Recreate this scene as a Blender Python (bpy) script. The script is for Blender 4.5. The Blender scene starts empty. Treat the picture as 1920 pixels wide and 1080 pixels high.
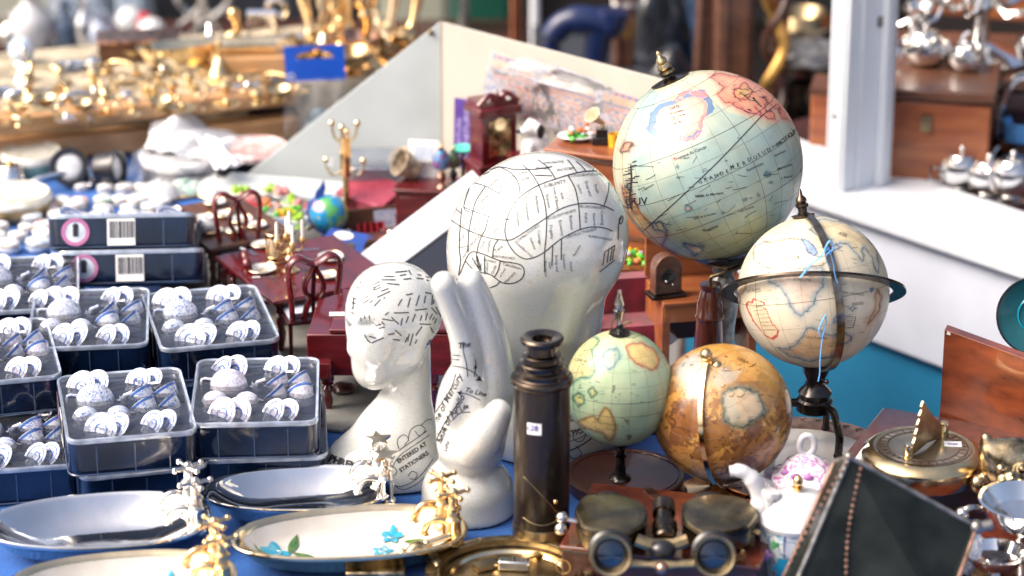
import bpy, math, random
import numpy as np
from mathutils import Vector, Matrix, Euler
from mathutils.bvhtree import BVHTree
import openvdb
rnd = random.Random(7)
R = math.radians
sc = bpy.context.scene
COL = sc.collection
# ---------------------------------------------------------------- camera
CAMZ = 1.087; PITCH = R(21); F = 5400.0
cam_d = bpy.data.cameras.new('camera'); cam = bpy.data.objects.new('camera', cam_d); COL.objects.link(cam)
cam.location = (0, 0, CAMZ); cam.rotation_euler = (R(90) - PITCH, 0, 0)
cam_d.sensor_width = 36; cam_d.lens = 36 * F / 1920; cam_d.clip_start = .05; cam_d.clip_end = 400
cam_d.dof.use_dof = True; cam_d.dof.focus_distance = 2.62; cam_d.dof.aperture_fstop = 4.2
sc.camera = cam
# ---------------------------------------------------------------- light
w = bpy.data.worlds.new('World'); sc.world = w; w.use_nodes = True
nt = w.node_tree; bg = nt.nodes['Background']; sky = nt.nodes.new('ShaderNodeTexSky')
SUN_EL, SUN_AZ = R(46), R(-104)      # azimuth measured from +Y towards +X
sky.sky_type = 'NISHITA'; sky.sun_disc = False; sky.sun_elevation = SUN_EL; sky.sun_rotation = SUN_AZ
sky.air_density = .65; sky.dust_density = 8; sky.ozone_density = .3
nt.links.new(sky.outputs[0], bg.inputs[0]); bg.inputs[1].default_value = .15
sd = bpy.data.lights.new('sun', 'SUN'); sun = bpy.data.objects.new('sun', sd); COL.objects.link(sun)
sd.energy = .75; sd.angle = R(40); sd.color = (1, .96, .90)
sv = Vector((math.sin(SUN_AZ) * math.cos(SUN_EL), math.cos(SUN_AZ) * math.cos(SUN_EL), math.sin(SUN_EL)))
sun.rotation_euler = sv.to_track_quat('Z', 'Y').to_euler()
sc.view_settings.view_transform = 'Standard'; sc.view_settings.look = 'None'
sc.view_settings.exposure = 1.22; sc.view_settings.gamma = 1
sc.cycles.max_bounces = 8; sc.cycles.transparent_max_bounces = 12; sc.cycles.sample_clamp_indirect = 4
sc.cycles.use_denoising = True
# ---------------------------------------------------------------- pixel -> world helpers (design time layout)
FWD = Vector((0, math.cos(PITCH), -math.sin(PITCH))); UPV = Vector((0, math.sin(PITCH), math.cos(PITCH))); CAM = Vector((0, 0, CAMZ))
def ray(px, py): return FWD + Vector((1, 0, 0)) * ((px - 960) / F) + UPV * ((540 - py) / F)
def P(px, py, z=0.0):
    d = ray(px, py); return CAM + d * ((z - CAMZ) / d.z)
def D(px, py, Y):
    d = ray(px, py); return CAM + d * (Y / d.y)
def S(p): return F / ((p - CAM).dot(FWD))
# ---------------------------------------------------------------- mesh builder
def TR(loc=(0, 0, 0), rx=0, ry=0, rz=0, s=1):
    m = Matrix.Translation(Vector(loc)) @ Euler((rx, ry, rz), 'XYZ').to_matrix().to_4x4()
    if s != 1:
        s = (s, s, s) if isinstance(s, (int, float)) else s
        m = m @ Matrix.Diagonal((s[0], s[1], s[2], 1))
    return m
class MB:
    def __init__(self): self.v = []; self.f = []
    def add(self, vs, fs, M=None):
        o = len(self.v)
        self.v += [tuple(M @ Vector(p)) for p in vs] if M is not None else [tuple(p) for p in vs]
        self.f += [tuple(i + o for i in f) for f in fs]; return self
    def box(self, c, s, rz=0, rx=0, ry=0, M=None, t=(1, 1)):
        x, y, z = s[0] / 2, s[1] / 2, s[2] / 2
        vs = [(-x, -y, -z), (x, -y, -z), (x, y, -z), (-x, y, -z), (-x * t[0], -y * t[1], z), (x * t[0], -y * t[1], z), (x * t[0], y * t[1], z), (-x * t[0], y * t[1], z)]
        m = TR(c, rx, ry, rz); m = M @ m if M is not None else m
        return self.add(vs, [(3, 2, 1, 0), (4, 5, 6, 7), (0, 1, 5, 4), (1, 2, 6, 5), (2, 3, 7, 6), (3, 0, 4, 7)], m)
    def lathe(self, prof, n=24, M=None, cap=True, sx=1, sy=1):
        vs = []; fs = []
        for r, z in prof:
            for k in range(n):
                a = 2 * math.pi * k / n; vs.append((r * math.cos(a) * sx, r * math.sin(a) * sy, z))
        for i in range(len(prof) - 1):
            for k in range(n):
                k2 = (k + 1) % n; fs.append((i * n + k, i * n + k2, (i + 1) * n + k2, (i + 1) * n + k))
        if cap:
            if prof[0][0] > 1e-6: fs.append(tuple(range(n - 1, -1, -1)))
            if prof[-1][0] > 1e-6: fs.append(tuple((len(prof) - 1) * n + k for k in range(n)))
        return self.add(vs, fs, M)
    def tube(self, pts, r, n=8, M=None, closed=False, flat=None):
        pts = [Vector(p) for p in pts]; m = len(pts)
        rs = r if isinstance(r, (list, tuple)) else [r] * m
        vs = []; up = None
        for i, p in enumerate(pts):
            a = pts[(i - 1) % m] if closed else pts[max(i - 1, 0)]; b = pts[(i + 1) % m] if closed else pts[min(i + 1, m - 1)]
            t = (b - a).normalized() if (b - a).length > 1e-9 else Vector((0, 0, 1))
            if up is None:
                up = Vector((0, 0, 1)) if abs(t.z) < .9 else Vector((1, 0, 0))
            x = t.cross(up)
            if x.length < 1e-6: x = t.cross(Vector((1, .3, .2)))
            x.normalize(); y = x.cross(t).normalized(); up = y
            for k in range(n):
                q = 2 * math.pi * k / n
                fx, fy = flat or (1, 1)
                vs.append(p + x * (math.cos(q) * rs[i] * fx) + y * (math.sin(q) * rs[i] * fy))
        fs = []
        for i in range(m if closed else m - 1):
            j = (i + 1) % m
            for k in range(n):
                k2 = (k + 1) % n; fs.append((i * n + k, i * n + k2, j * n + k2, j * n + k))
        if not closed:
            fs.append(tuple(range(n - 1, -1, -1))); fs.append(tuple((m - 1) * n + k for k in range(n)))
        return self.add(vs, fs, M)
    def ball(self, c, r, M=None, n=16, rz=0, rx=0, ry=0):
        r = (r, r, r) if isinstance(r, (int, float)) else r
        pr = [(max(math.sin(math.pi * i / (n // 2)), 1e-4), -math.cos(math.pi * i / (n // 2))) for i in range(n // 2 + 1)]
        m = TR(c, rx, ry, rz, r); return self.lathe(pr, n, M @ m if M is not None else m, cap=False)
    def prism(self, poly, h, M=None, z0=0):
        n = len(poly); vs = [(x, y, z0) for x, y in poly] + [(x, y, z0 + h) for x, y in poly]
        fs = [tuple(range(n - 1, -1, -1)), tuple(range(n, 2 * n))] + [(i, (i + 1) % n, n + (i + 1) % n, n + i) for i in range(n)]
        return self.add(vs, fs, M)
    def loft(self, rings, M=None, cap=(True, True)):
        n = len(rings[0]); vs = [p for r in rings for p in r]; fs = []
        for i in range(len(rings) - 1):
            for k in range(n):
                k2 = (k + 1) % n; fs.append((i * n + k, i * n + k2, (i + 1) * n + k2, (i + 1) * n + k))
        if cap[0]: fs.append(tuple(range(n - 1, -1, -1)))
        if cap[1]: fs.append(tuple((len(rings) - 1) * n + k for k in range(n)))
        return self.add(vs, fs, M)
    def build(self, name, mat, parent=None, smooth=True, bevel=0, loc=None, rz=0, sharp=40):
        me = bpy.data.meshes.new(name); me.from_pydata(self.v, [], self.f); me.update()
        o = bpy.data.objects.new(name, me); COL.objects.link(o)
        if mat: me.materials.append(mat)
        if smooth:
            me.polygons.foreach_set('use_smooth', [True] * len(me.polygons))
            try: me.set_sharp_from_angle(angle=R(sharp))
            except Exception: pass
        if bevel:
            b = o.modifiers.new('bevel', 'BEVEL'); b.width = bevel; b.segments = 2; b.limit_method = 'ANGLE'; b.angle_limit = R(35)
        if parent: o.parent = parent
        if loc is not None: o.location = loc
        if rz: o.rotation_euler.z = rz
        _last[0] = o
        return o
_last = [None]
def rrect(w, d, r, z, n=5):
    out = []
    for cx, cy, a0 in ((w / 2 - r, d / 2 - r, 0), (-w / 2 + r, d / 2 - r, 90), (-w / 2 + r, -d / 2 + r, 180), (w / 2 - r, -d / 2 + r, 270)):
        for k in range(n + 1):
            a = R(a0 + 90 * k / n); out.append((cx + r * math.cos(a), cy + r * math.sin(a), z))
    return out
def arc(c, r, a0, a1, n=10, plane='xz'):
    out = []
    for k in range(n + 1):
        a = R(a0 + (a1 - a0) * k / n); x, y = r * math.cos(a), r * math.sin(a)
        out.append(Vector(c) + (Vector((x, 0, y)) if plane == 'xz' else Vector((x, y, 0)) if plane == 'xy' else Vector((0, x, y))))
    return out
def spline(pts, n=8):
    pts = [Vector(p) for p in pts]; out = []
    for i in range(len(pts) - 1):
        p0, p1, p2, p3 = pts[max(i - 1, 0)], pts[i], pts[i + 1], pts[min(i + 2, len(pts) - 1)]
        for k in range(n):
            t = k / n; out.append(.5 * ((2 * p1) + (p2 - p0) * t + (2 * p0 - 5 * p1 + 4 * p2 - p3) * t * t + (3 * p1 - p0 - 3 * p2 + p3) * t ** 3))
    out.append(pts[-1]); return out
# ---------------------------------------------------------------- things
def tag(o, label=None, cat=None, group=None, kind=None):
    if label: o['label'] = label
    if cat: o['category'] = cat
    if group: o['group'] = group
    if kind: o['kind'] = kind
    return o
def thing(name, label, cat, loc=(0, 0, 0), rz=0, group=None):
    o = bpy.data.objects.new(name, None); COL.objects.link(o); o.location = loc; o.rotation_euler = (0, 0, rz)
    o.empty_display_size = .02
    return tag(o, label, cat, group)
def kids(o): return [c for c in bpy.data.objects if c.parent == o]
def tree(o): return [(c, tree(c)) for c in kids(o)]
def copy_tree(o, tr, parent=None):
    c = o.copy(); COL.objects.link(c)
    if parent: c.parent = parent
    for ch, t in tr: copy_tree(ch, t, c)
    return c
# ---------------------------------------------------------------- materials
def mat(name, col, rough=.5, metal=0, var=.12, scale=30, bump=0, bscale=None, coat=0, spec=.5, col2=None, lo=.35, hi=.65, stretch=None, sheen=0, rvar=.1, trans=0, ior=1.45, alpha=1, detail=4, aniso=0):
    m = bpy.data.materials.new(name); m.use_nodes = True; n = m.node_tree.nodes; l = m.node_tree.links
    b = n['Principled BSDF']; tc = n.new('ShaderNodeTexCoord'); mp = n.new('ShaderNodeMapping'); l.new(tc.outputs['Object'], mp.inputs[0])
    if stretch: mp.inputs['Scale'].default_value = stretch
    no = n.new('ShaderNodeTexNoise'); no.inputs['Scale'].default_value = scale; no.inputs['Detail'].default_value = detail; l.new(mp.outputs[0], no.inputs['Vector'])
    cr = n.new('ShaderNodeValToRGB'); l.new(no.outputs['Fac'], cr.inputs[0])
    c2 = col2 or tuple(max(0, c * (1 - var * 2)) for c in col); c1 = col if col2 else tuple(min(1, c * (1 + var * .6)) for c in col)
    cr.color_ramp.elements[0].position = lo; cr.color_ramp.elements[1].position = hi
    cr.color_ramp.elements[0].color = (*c2, 1); cr.color_ramp.elements[1].color = (*c1, 1)
    l.new(cr.outputs[0], b.inputs['Base Color'])
    mr = n.new('ShaderNodeMapRange'); mr.inputs['To Min'].default_value = max(.02, rough - rvar); mr.inputs['To Max'].default_value = min(1, rough + rvar)
    l.new(no.outputs['Fac'], mr.inputs[0]); l.new(mr.outputs[0], b.inputs['Roughness'])
    b.inputs['Metallic'].default_value = metal; b.inputs['Specular IOR Level'].default_value = spec
    b.inputs['Coat Weight'].default_value = coat; b.inputs['Coat Roughness'].default_value = .05
    b.inputs['Transmission Weight'].default_value = trans; b.inputs['IOR'].default_value = ior; b.inputs['Alpha'].default_value = alpha
    if sheen: b.inputs['Sheen Weight'].default_value = sheen; b.inputs['Sheen Roughness'].default_value = .4
    if bump:
        nb = n.new('ShaderNodeTexNoise'); nb.inputs['Scale'].default_value = bscale or scale * 3; nb.inputs['Detail'].default_value = 5; l.new(mp.outputs[0], nb.inputs['Vector'])
        bp = n.new('ShaderNodeBump'); bp.inputs['Strength'].default_value = bump; bp.inputs['Distance'].default_value = .002; l.new(nb.outputs['Fac'], bp.inputs['Height']); l.new(bp.outputs[0], b.inputs['Normal'])
    return m
def film(name, tint=(1, 1, 1), gloss=.25, rough=.08, bscale=60, bump=.4, haze=0):
    m = bpy.data.materials.new(name); m.use_nodes = True; n = m.node_tree.nodes; l = m.node_tree.links; n.clear()
    out = n.new('ShaderNodeOutputMaterial'); t = n.new('ShaderNodeBsdfTransparent'); g = n.new('ShaderNodeBsdfGlossy'); g.inputs['Roughness'].default_value = rough
    t.inputs[0].default_value = (*tint, 1); fr = n.new('ShaderNodeLayerWeight'); fr.inputs[0].default_value = gloss
    no = n.new('ShaderNodeTexNoise'); no.inputs['Scale'].default_value = bscale; tc = n.new('ShaderNodeTexCoord'); l.new(tc.outputs['Object'], no.inputs['Vector'])
    bp = n.new('ShaderNodeBump'); bp.inputs['Strength'].default_value = bump; bp.inputs['Distance'].default_value = .004; l.new(no.outputs['Fac'], bp.inputs['Height']); l.new(bp.outputs[0], g.inputs['Normal']); l.new(bp.outputs[0], fr.inputs['Normal'])
    mx = n.new('ShaderNodeMixShader'); l.new(fr.outputs['Fresnel'], mx.inputs[0]); l.new(t.outputs[0], mx.inputs[1]); l.new(g.outputs[0], mx.inputs[2])
    last = mx
    if haze:
        d = n.new('ShaderNodeBsdfDiffuse'); d.inputs[0].default_value = (.85, .87, .9, 1); m2 = n.new('ShaderNodeMixShader')
        mm = n.new('ShaderNodeMath'); mm.operation = 'MULTIPLY'; mm.inputs[1].default_value = haze * 2; l.new(no.outputs['Fac'], mm.inputs[0]); l.new(mm.outputs[0], m2.inputs[0])
        l.new(mx.outputs[0], m2.inputs[1]); l.new(d.outputs[0], m2.inputs[2]); last = m2
    l.new(last.outputs[0], out.inputs[0]); return m
def vcol_mat(name, rough=.3, coat=.3, bump=0, attr='Col', metal=0):
    m = bpy.data.materials.new(name); m.use_nodes = True; n = m.node_tree.nodes; l = m.node_tree.links; b = n['Principled BSDF']
    a = n.new('ShaderNodeAttribute'); a.attribute_name = attr
    no = n.new('ShaderNodeTexNoise'); no.inputs['Scale'].default_value = 60; no.inputs['Detail'].default_value = 6; tc = n.new('ShaderNodeTexCoord'); l.new(tc.outputs['Object'], no.inputs['Vector'])
    mx = n.new('ShaderNodeMix'); mx.data_type = 'RGBA'; mx.blend_type = 'MULTIPLY'; mx.inputs[0].default_value = .35
    cr = n.new('ShaderNodeValToRGB'); cr.color_ramp.elements[0].position = .3; cr.color_ramp.elements[0].color = (.55, .5, .42, 1); cr.color_ramp.elements[1].position = .6; l.new(no.outputs['Fac'], cr.inputs[0])
    l.new(a.outputs['Color'], mx.inputs[6]); l.new(cr.outputs[0], mx.inputs[7]); l.new(mx.outputs[2], b.inputs['Base Color'])
    b.inputs['Roughness'].default_value = rough; b.inputs['Coat Weight'].default_value = coat; b.inputs['Coat Roughness'].default_value = .12; b.inputs['Metallic'].default_value = metal
    return m
def ceramic():
    m = mat('crackle_ceramic', (.55, .575, .56), .10, var=.05, scale=14, coat=.9, col2=(.49, .49, .45), lo=.3, hi=.7, rvar=.03)
    n = m.node_tree.nodes; l = m.node_tree.links; b = n['Principled BSDF']; cr = [x for x in n if x.type == 'VALTORGB'][0]; tc = [x for x in n if x.type == 'TEX_COORD'][0]
    v = n.new('ShaderNodeTexVoronoi'); v.feature = 'DISTANCE_TO_EDGE'; v.inputs['Scale'].default_value = 300; l.new(tc.outputs['Object'], v.inputs['Vector'])
    r = n.new('ShaderNodeValToRGB'); r.color_ramp.elements[0].color = (.62, .58, .50, 1); r.color_ramp.elements[1].position = .05; l.new(v.outputs['Distance'], r.inputs[0])
    mx = n.new('ShaderNodeMix'); mx.data_type = 'RGBA'; mx.blend_type = 'MULTIPLY'; mx.inputs[0].default_value = .5
    l.new(cr.outputs[0], mx.inputs[6]); l.new(r.outputs[0], mx.inputs[7]); l.new(mx.outputs[2], b.inputs['Base Color']); return m
def bluewhite(name, pat=(.05, .13, .42), scale=230, th=.57, base=(.55, .58, .63)):
    m = mat(name, base, .15, coat=.6, scale=scale, col2=base, detail=2)
    cr = [x for x in m.node_tree.nodes if x.type == 'VALTORGB'][0]; e = cr.color_ramp.elements; th -= .05
    e[0].position = th - .05; e[0].color = (*base, 1); e[1].position = th + .05; e[1].color = (*base, 1); k = e.new(th); k.color = (*pat, 1); k = e.new(th + .11); k.color = (*base, 1); k = e.new(th + .2); k.color = (*pat, 1); return m
Mt = dict(
 cloth=mat('blue_tablecloth', (.018, .105, .37), .75, scale=9, var=.12, bump=.5, bscale=260, sheen=.15),
 cer=ceramic(), ink=mat('black_ink', (.02, .02, .025), .4, scale=40),
 tin=mat('navy_tin', (.005, .014, .042), .12, scale=25, coat=.7, var=.3, bump=.25, bscale=45, rvar=.06),
 plastic=mat('clear_plastic_rim', (.42, .48, .58), .12, scale=60, coat=1, var=.2, metal=.35),
 tray=mat('silver_grey_tray', (.46, .49, .56), .25, scale=30, var=.25, coat=.5, bump=.4, bscale=50),
 well=mat('tray_well_shade', (.10, .12, .19), .25, scale=60, coat=.6),
 film=film('clear_film', gloss=.3, rough=.05, bscale=40, bump=.7, haze=.02), bag=film('thin_plastic_bag', gloss=.2, rough=.2, bscale=35, bump=.6, haze=.08),
 whitebag=mat('white_plastic_bag', (.66, .67, .69), .5, scale=20, bump=.3, bscale=30, var=.03), china_blue=bluewhite('china_blue'), china_soft=bluewhite('china_soft', (.2, .26, .5), 200, .58), china_pink=bluewhite('china_pink', (.35, .25, .45), 210, .58),
 china_plain=mat('white_china', (.60, .60, .60), .15, scale=40, var=.04, coat=.6),
 silver=mat('polished_silver', (.80, .79, .77), .07, 1, var=.06, scale=20, bump=.12, bscale=35, rvar=.04), chrome=mat('worn_nickel', (.66, .62, .57), .14, 1, var=.2, scale=70, bump=.15, bscale=90, rvar=.06),
 gold=mat('polished_brass', (.80, .55, .27), .18, 1, var=.14, scale=50, bump=.15, bscale=80, rvar=.07), pale_gold=mat('pale_brass', (.83, .67, .42), .14, 1, var=.12, scale=30, bump=.12, bscale=60, rvar=.05),
 soft_gold=mat('satin_yellow_brass', (.80, .62, .34), .34, 1, scale=30, var=.2, rvar=.08), oldbrass=mat('aged_brass', (.42, .32, .17), .32, 1, var=.3, scale=60, col2=(.20, .15, .09), rvar=.14, bump=.2, bscale=90), bronze=mat('dark_bronze', (.085, .062, .045), .25, 1, var=.3, scale=50, rvar=.1, coat=.3), blackmetal=mat('black_bronze', (.045, .04, .036), .28, .9, var=.3, scale=60, coat=.4),
 leather=mat('black_leather', (.007, .005, .004), .2, scale=14, col2=(.026, .018, .012), bump=.35, bscale=190, coat=.0, spec=.42, rvar=.1, stretch=(1, 1, .25)),
 mahog=mat('red_mahogany', (.115, .008, .011), .22, scale=22, col2=(.06, .005, .007), coat=.5, stretch=(1, 5, 5), rvar=.05), brown=mat('walnut_wood', (.13, .055, .03), .35, scale=18, col2=(.07, .03, .018), coat=.2, stretch=(1, 7, 7), bump=.1),
 orange=mat('orange_cedar', (.30, .10, .035), .35, scale=12, col2=(.19, .052, .02), coat=.25, stretch=(1, 6, 6), bump=.1), rosew=mat('turned_rosewood', (.13, .03, .015), .2, scale=20, col2=(.07, .015, .01), coat=.6, stretch=(5, 5, 1)),
 burl=mat('burl_wood', (.26, .06, .018), .3, scale=24, col2=(.045, .010, .006), coat=.5, lo=.3, hi=.7, detail=9, stretch=(1, 1, 2.2)), darkwood=mat('dark_wood', (.06, .02, .014), .35, scale=18, col2=(.03, .01, .008), coat=.3, stretch=(1, 7, 7)),
 tan=mat('tan_oak', (.52, .30, .14), .4, scale=10, col2=(.36, .19, .08), coat=.2, stretch=(.6, 8, 8)), velvet=mat('crimson_velvet', (.17, .006, .022), .75, scale=40, var=.3, sheen=.6, bump=.2),
 white=mat('white_paint', (.62, .66, .70), .45, scale=5, var=.05, bump=.08, bscale=20), sillw=mat('sill_white', (.58, .61, .66), .4, scale=4, var=.03, bump=.05), panel=mat('white_panel', (.46, .50, .50), .5, scale=13, var=.05, detail=9, bump=.1, bscale=30), panelw=mat('warm_lit_panel', (.43, .40, .345), .5, scale=6, var=.06, bump=.1, bscale=30),
 teal=mat('teal_board', (.015, .19, .36), .5, scale=4, var=.12, bump=.1, bscale=50), enamel=mat('white_enamel', (.60, .575, .53), .22, scale=22, col2=(.50, .46, .40), coat=.5), eblue=mat('turquoise_enamel', (.01, .28, .42), .2, scale=80, coat=.7), egreen=mat('green_enamel', (.03, .11, .03), .2, scale=80, coat=.7, col2=(.1, .16, .02)), ered=mat('red_enamel', (.25, .01, .03), .2, scale=80, coat=.7),
 ground=mat('pale_paving', (.34, .33, .31), .9, scale=30, bump=.4), black=mat('black_plastic', (.012, .012, .014), .3, scale=60, coat=.3), dark=mat('dark_cloth', (.012, .014, .02), .7, scale=12, col2=(.03, .035, .05)), darkglass=mat('smoked_mirror', (.005, .007, .007), .16, .0, scale=22, coat=.0, col2=(.018, .022, .02), spec=.2, bump=.3, bscale=28), copper=mat('copper_edge', (.5, .3, .22), .3, 1, scale=80, var=.25), lead=mat('lead_came', (.33, .32, .3), .35, .8, scale=80, var=.3),
 navyglass=mat('dark_mirror_glass', (.006, .012, .025), .12, 0, scale=24, coat=.2, col2=(.03, .008, .018), lo=.3, hi=.5, spec=.4), seam=mat('shell_seam', (.035, .06, .12), .2, scale=60, coat=.8), tagw=mat('white_tag', (.8, .8, .78), .6, scale=60, var=.03), violet=mat('purple_ink', (.10, .06, .3), .6, scale=60), purple=mat('purple_card', (.07, .03, .22), .45, scale=60), bluecard=mat('blue_card', (.01, .085, .5), .35, scale=20, var=.06), bluecard2=mat('blue_leaflet', (.03, .08, .34), .35, scale=20, var=.06),
 green=mat('green_food', (.03, .3, .03), .35, scale=200, col2=(.1, .45, .03), coat=.3), lime=mat('lime_food', (.32, .5, .02), .35, scale=200, col2=(.18, .36, .02), coat=.3), redf=mat('red_food', (.5, .03, .04), .3, scale=200, coat=.3), pinkf=mat('pink_food', (.6, .22, .22), .35, scale=200, coat=.3), orangef=mat('orange_food', (.55, .17, .05), .35, scale=200, coat=.3), yellow=mat('yellow_plastic', (.75, .42, .02), .3, scale=60), aqua=mat('aqua_plastic', (.08, .55, .42), .3, scale=60),
 seatgrey=mat('pale_blue_fabric', (.5, .54, .62), .8, scale=160, bump=.4), pinkcard=mat('pink_red_card', (.33, .05, .08), .3, scale=30, coat=.3), greyplastic=mat('translucent_grey_plastic', (.30, .34, .42), .12, scale=18, coat=1, var=.25, alpha=.55), wicker=mat('pale_wicker', (.52, .42, .3), .7, scale=130, var=.3, bump=.6), candle=mat('white_candle', (.85, .85, .82), .4, scale=60, var=.03),
 pinkring=mat('pink_ring', (.48, .16, .34), .3, scale=60, coat=.5), skyb=mat('light_blue_badge', (.55, .62, .72), .3, scale=70, coat=.4), ribbon=mat('blue_ribbon', (.12, .38, .78), .35, scale=60), copperpl=mat('copper_plate', (.42, .24, .16), .3, .9, scale=60, var=.3), tealpl=mat('teal_plate', (.01, .12, .14), .3, scale=20, coat=.4),
 blueleather=mat('navy_leather', (.006, .016, .07), .35, scale=30, coat=.3), gilt=mat('gilt_wood', (.62, .36, .1), .35, .7, scale=40, var=.25), blackbag=mat('black_bag', (.015, .018, .025), .22, scale=20, coat=.4, bump=1, bscale=12), bluebag=mat('dull_blue_vinyl', (.05, .1, .2), .25, scale=12, coat=.5, bump=1, bscale=10, col2=(.01, .015, .03)),
)
def china(col, name):
    return mat(name, col, .18, scale=120, var=.1, coat=.6, col2=tuple(min(1, .35 * c + .5) for c in col), lo=.42, hi=.56)
# ================================================================ setting
g = MB().add([(-60, -30, -.78), (60, -30, -.78), (60, 120, -.78), (-60, 120, -.78)], [(0, 1, 2, 3)]).build('ground', Mt['ground'], smooth=False); tag(g, kind='structure')
# stall table with its blue cloth
tb = thing('stall_table', 'long market stall table covered with a plain blue cloth', 'table', (0, 2.4, 0))
TB0 = Vector((0, 2.4, 0)); EA = P(1470, 775) - TB0; EB = P(1622, 836) - TB0; ESL = (EB.y - EA.y) / (EB.x - EA.x)
def cloth_mesh():
    m = MB(); r2 = random.Random(3)
    # top sheet as a fine grid clipped to the plan, gentle undulation
    nx, ny = 260, 220; vs = []; fs = []
    for j in range(ny + 1):
        for i in range(nx + 1):
            x = -1.1 + 2.1 * i / nx; y = -.75 + 1.75 * j / ny
            z = .0006 * math.sin(x * 23 + y * 9) + .0005 * math.sin(y * 31 - x * 7) - .0012
            vs.append((x, y, z))
    def inside(x, y):
        if y > EA.y + (x - EA.x) * ESL: return False
        return True
    for j in range(ny):
        for i in range(nx):
            x = -1.1 + 2.1 * (i + .5) / nx; y = -.75 + 1.75 * (j + .5) / ny
            if inside(x, y): a = j * (nx + 1) + i; fs.append((a, a + 1, a + nx + 2, a + nx + 1))
    m.add(vs, fs); return m
MBx = cloth_mesh(); top = MBx.build('tablecloth', Mt['cloth'], tb)
sk = MB()
xe = EA.x + (1.0 - EA.y) / ESL
edge = [(1.0, EA.y + (1.0 - EA.x) * ESL), (xe, 1.0), (-1.1, 1.0), (-1.1, -.75), (1.0, -.75), (1.0, EA.y + (1.0 - EA.x) * ESL)]
for a, b in zip(edge, edge[1:]):
    n = 24
    for k in range(n):
        t0, t1 = k / n, (k + 1) / n; q = []
        for t in (t0, t1):
            x = a[0] + (b[0] - a[0]) * t; y = a[1] + (b[1] - a[1]) * t; wv = .008 * math.sin(t * 40)
            q.append((x, y, wv))
        sk.add([(q[0][0], q[0][1], -.001), (q[1][0], q[1][1], -.001), (q[1][0] + q[1][2], q[1][1] + q[1][2], -.5), (q[0][0] + q[0][2], q[0][1] + q[0][2], -.5)], [(0, 1, 2, 3)])
sk.build('cloth_skirt', Mt['cloth'], tb)
for x, y in ((-1.0, -.65), (.45, -.65), (-1.0, .9), (-.2, .85)): MB().box((x, y, -.4), (.05, .05, .75)).build('leg', Mt['darkwood'], tb)
# ---------------------------------------------------------------- shop front on the right: white window frame, sill, teal board
SA = R(41); SD = Vector((-math.sin(SA), math.cos(SA), 0)); SN = Vector((-SD.y, SD.x, 0))
W0 = D(1745, 690, 3.05); zb = W0.z; zt = zb + .168; W0.z = 0
sf = thing('shop_front', 'white painted shop window front with teal board under its sill', 'shop front', W0, math.atan2(SD.y, SD.x))
def W(px, py, z):                      # pixel at height z -> local coordinates of the shop front
    p = P(px, py, z) - W0; return Vector((p.dot(SD), p.dot(SN), z))
MB().box((-.45, -.035, zb / 2 - .39), (1.74, .03, zb + .78 - .002)).build('base_board', Mt['teal'], sf)
MB().box((-.45, -.060, zt - .012), (1.74, .132, .024)).build('sill', Mt['sillw'], sf, bevel=.005); MB().box((-.45, -.066, (zb + zt) / 2 - .012), (1.74, .116, zt - zb - .024)).build('fascia', mat('fascia_shade_white', (.56, .60, .68), .45, scale=9, var=.05, detail=8, bump=.08, bscale=20), sf, bevel=.003)  # bluish fascia tint paints the shade on the sill's front face
a = W(1577, 352, zt); b_ = W(1642, 342, zt)
m = MB().box((a.x, a.y, zt + .55), (.030, .026, 1.1)); m.box((a.x - .008, a.y + .0135, zt + .55), (.005, .004, 1.1)); m.box((a.x + .010, a.y + .0135, zt + .55), (.004, .004, 1.1)); m.build('post', Mt['white'], sf, bevel=.003)
m = MB().box((b_.x, b_.y, zt + .55), (.030, .020, 1.1)); m.build('sash', Mt['white'], sf, bevel=.003); MB().box(((a.x + b_.x) / 2 - .002, (a.y + b_.y) / 2 - .004, zt + .55), (.020, .040, 1.1)).build('jamb', Mt['white'], sf)
MB().lathe([(.003, 0), (.003, .001), (.0001, .0013)], 10, TR((a.x + .002, a.y + .013, zt + .09), rx=R(-90))).build('screw', Mt['lead'], sf)
MB().box((b_.x - .002, b_.y + .012, zt + .2), (.012, .008, .012)).build('latch', Mt['lead'], sf)
MB().add([(b_.x - .01, b_.y, zt), (-1.3, b_.y, zt), (-1.3, b_.y, zt + 1.1), (b_.x - .01, b_.y, zt + 1.1)], [(0, 1, 2, 3)]).build('glass_pane', film('window_glass', gloss=.06, rough=.02, bscale=5, bump=.02), sf, smooth=False)
# display floor and dark back of the shop window
m = MB().box((-.45, -.70, zt - .03), (1.74, 1.14, .03)); m.build('display_floor', Mt['darkwood'], sf)
m = MB().box((-.45, -1.28, .5), (1.74, .03, 2.2)); m.build('back_wall', mat('dark_brown_wall', (.07, .045, .035), .6, scale=6, var=.3), sf)
def on_display(px, py, z=None): return P(px, py, zt - .015 if z is None else z)
RZ = math.atan2(SD.y, SD.x)
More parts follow.
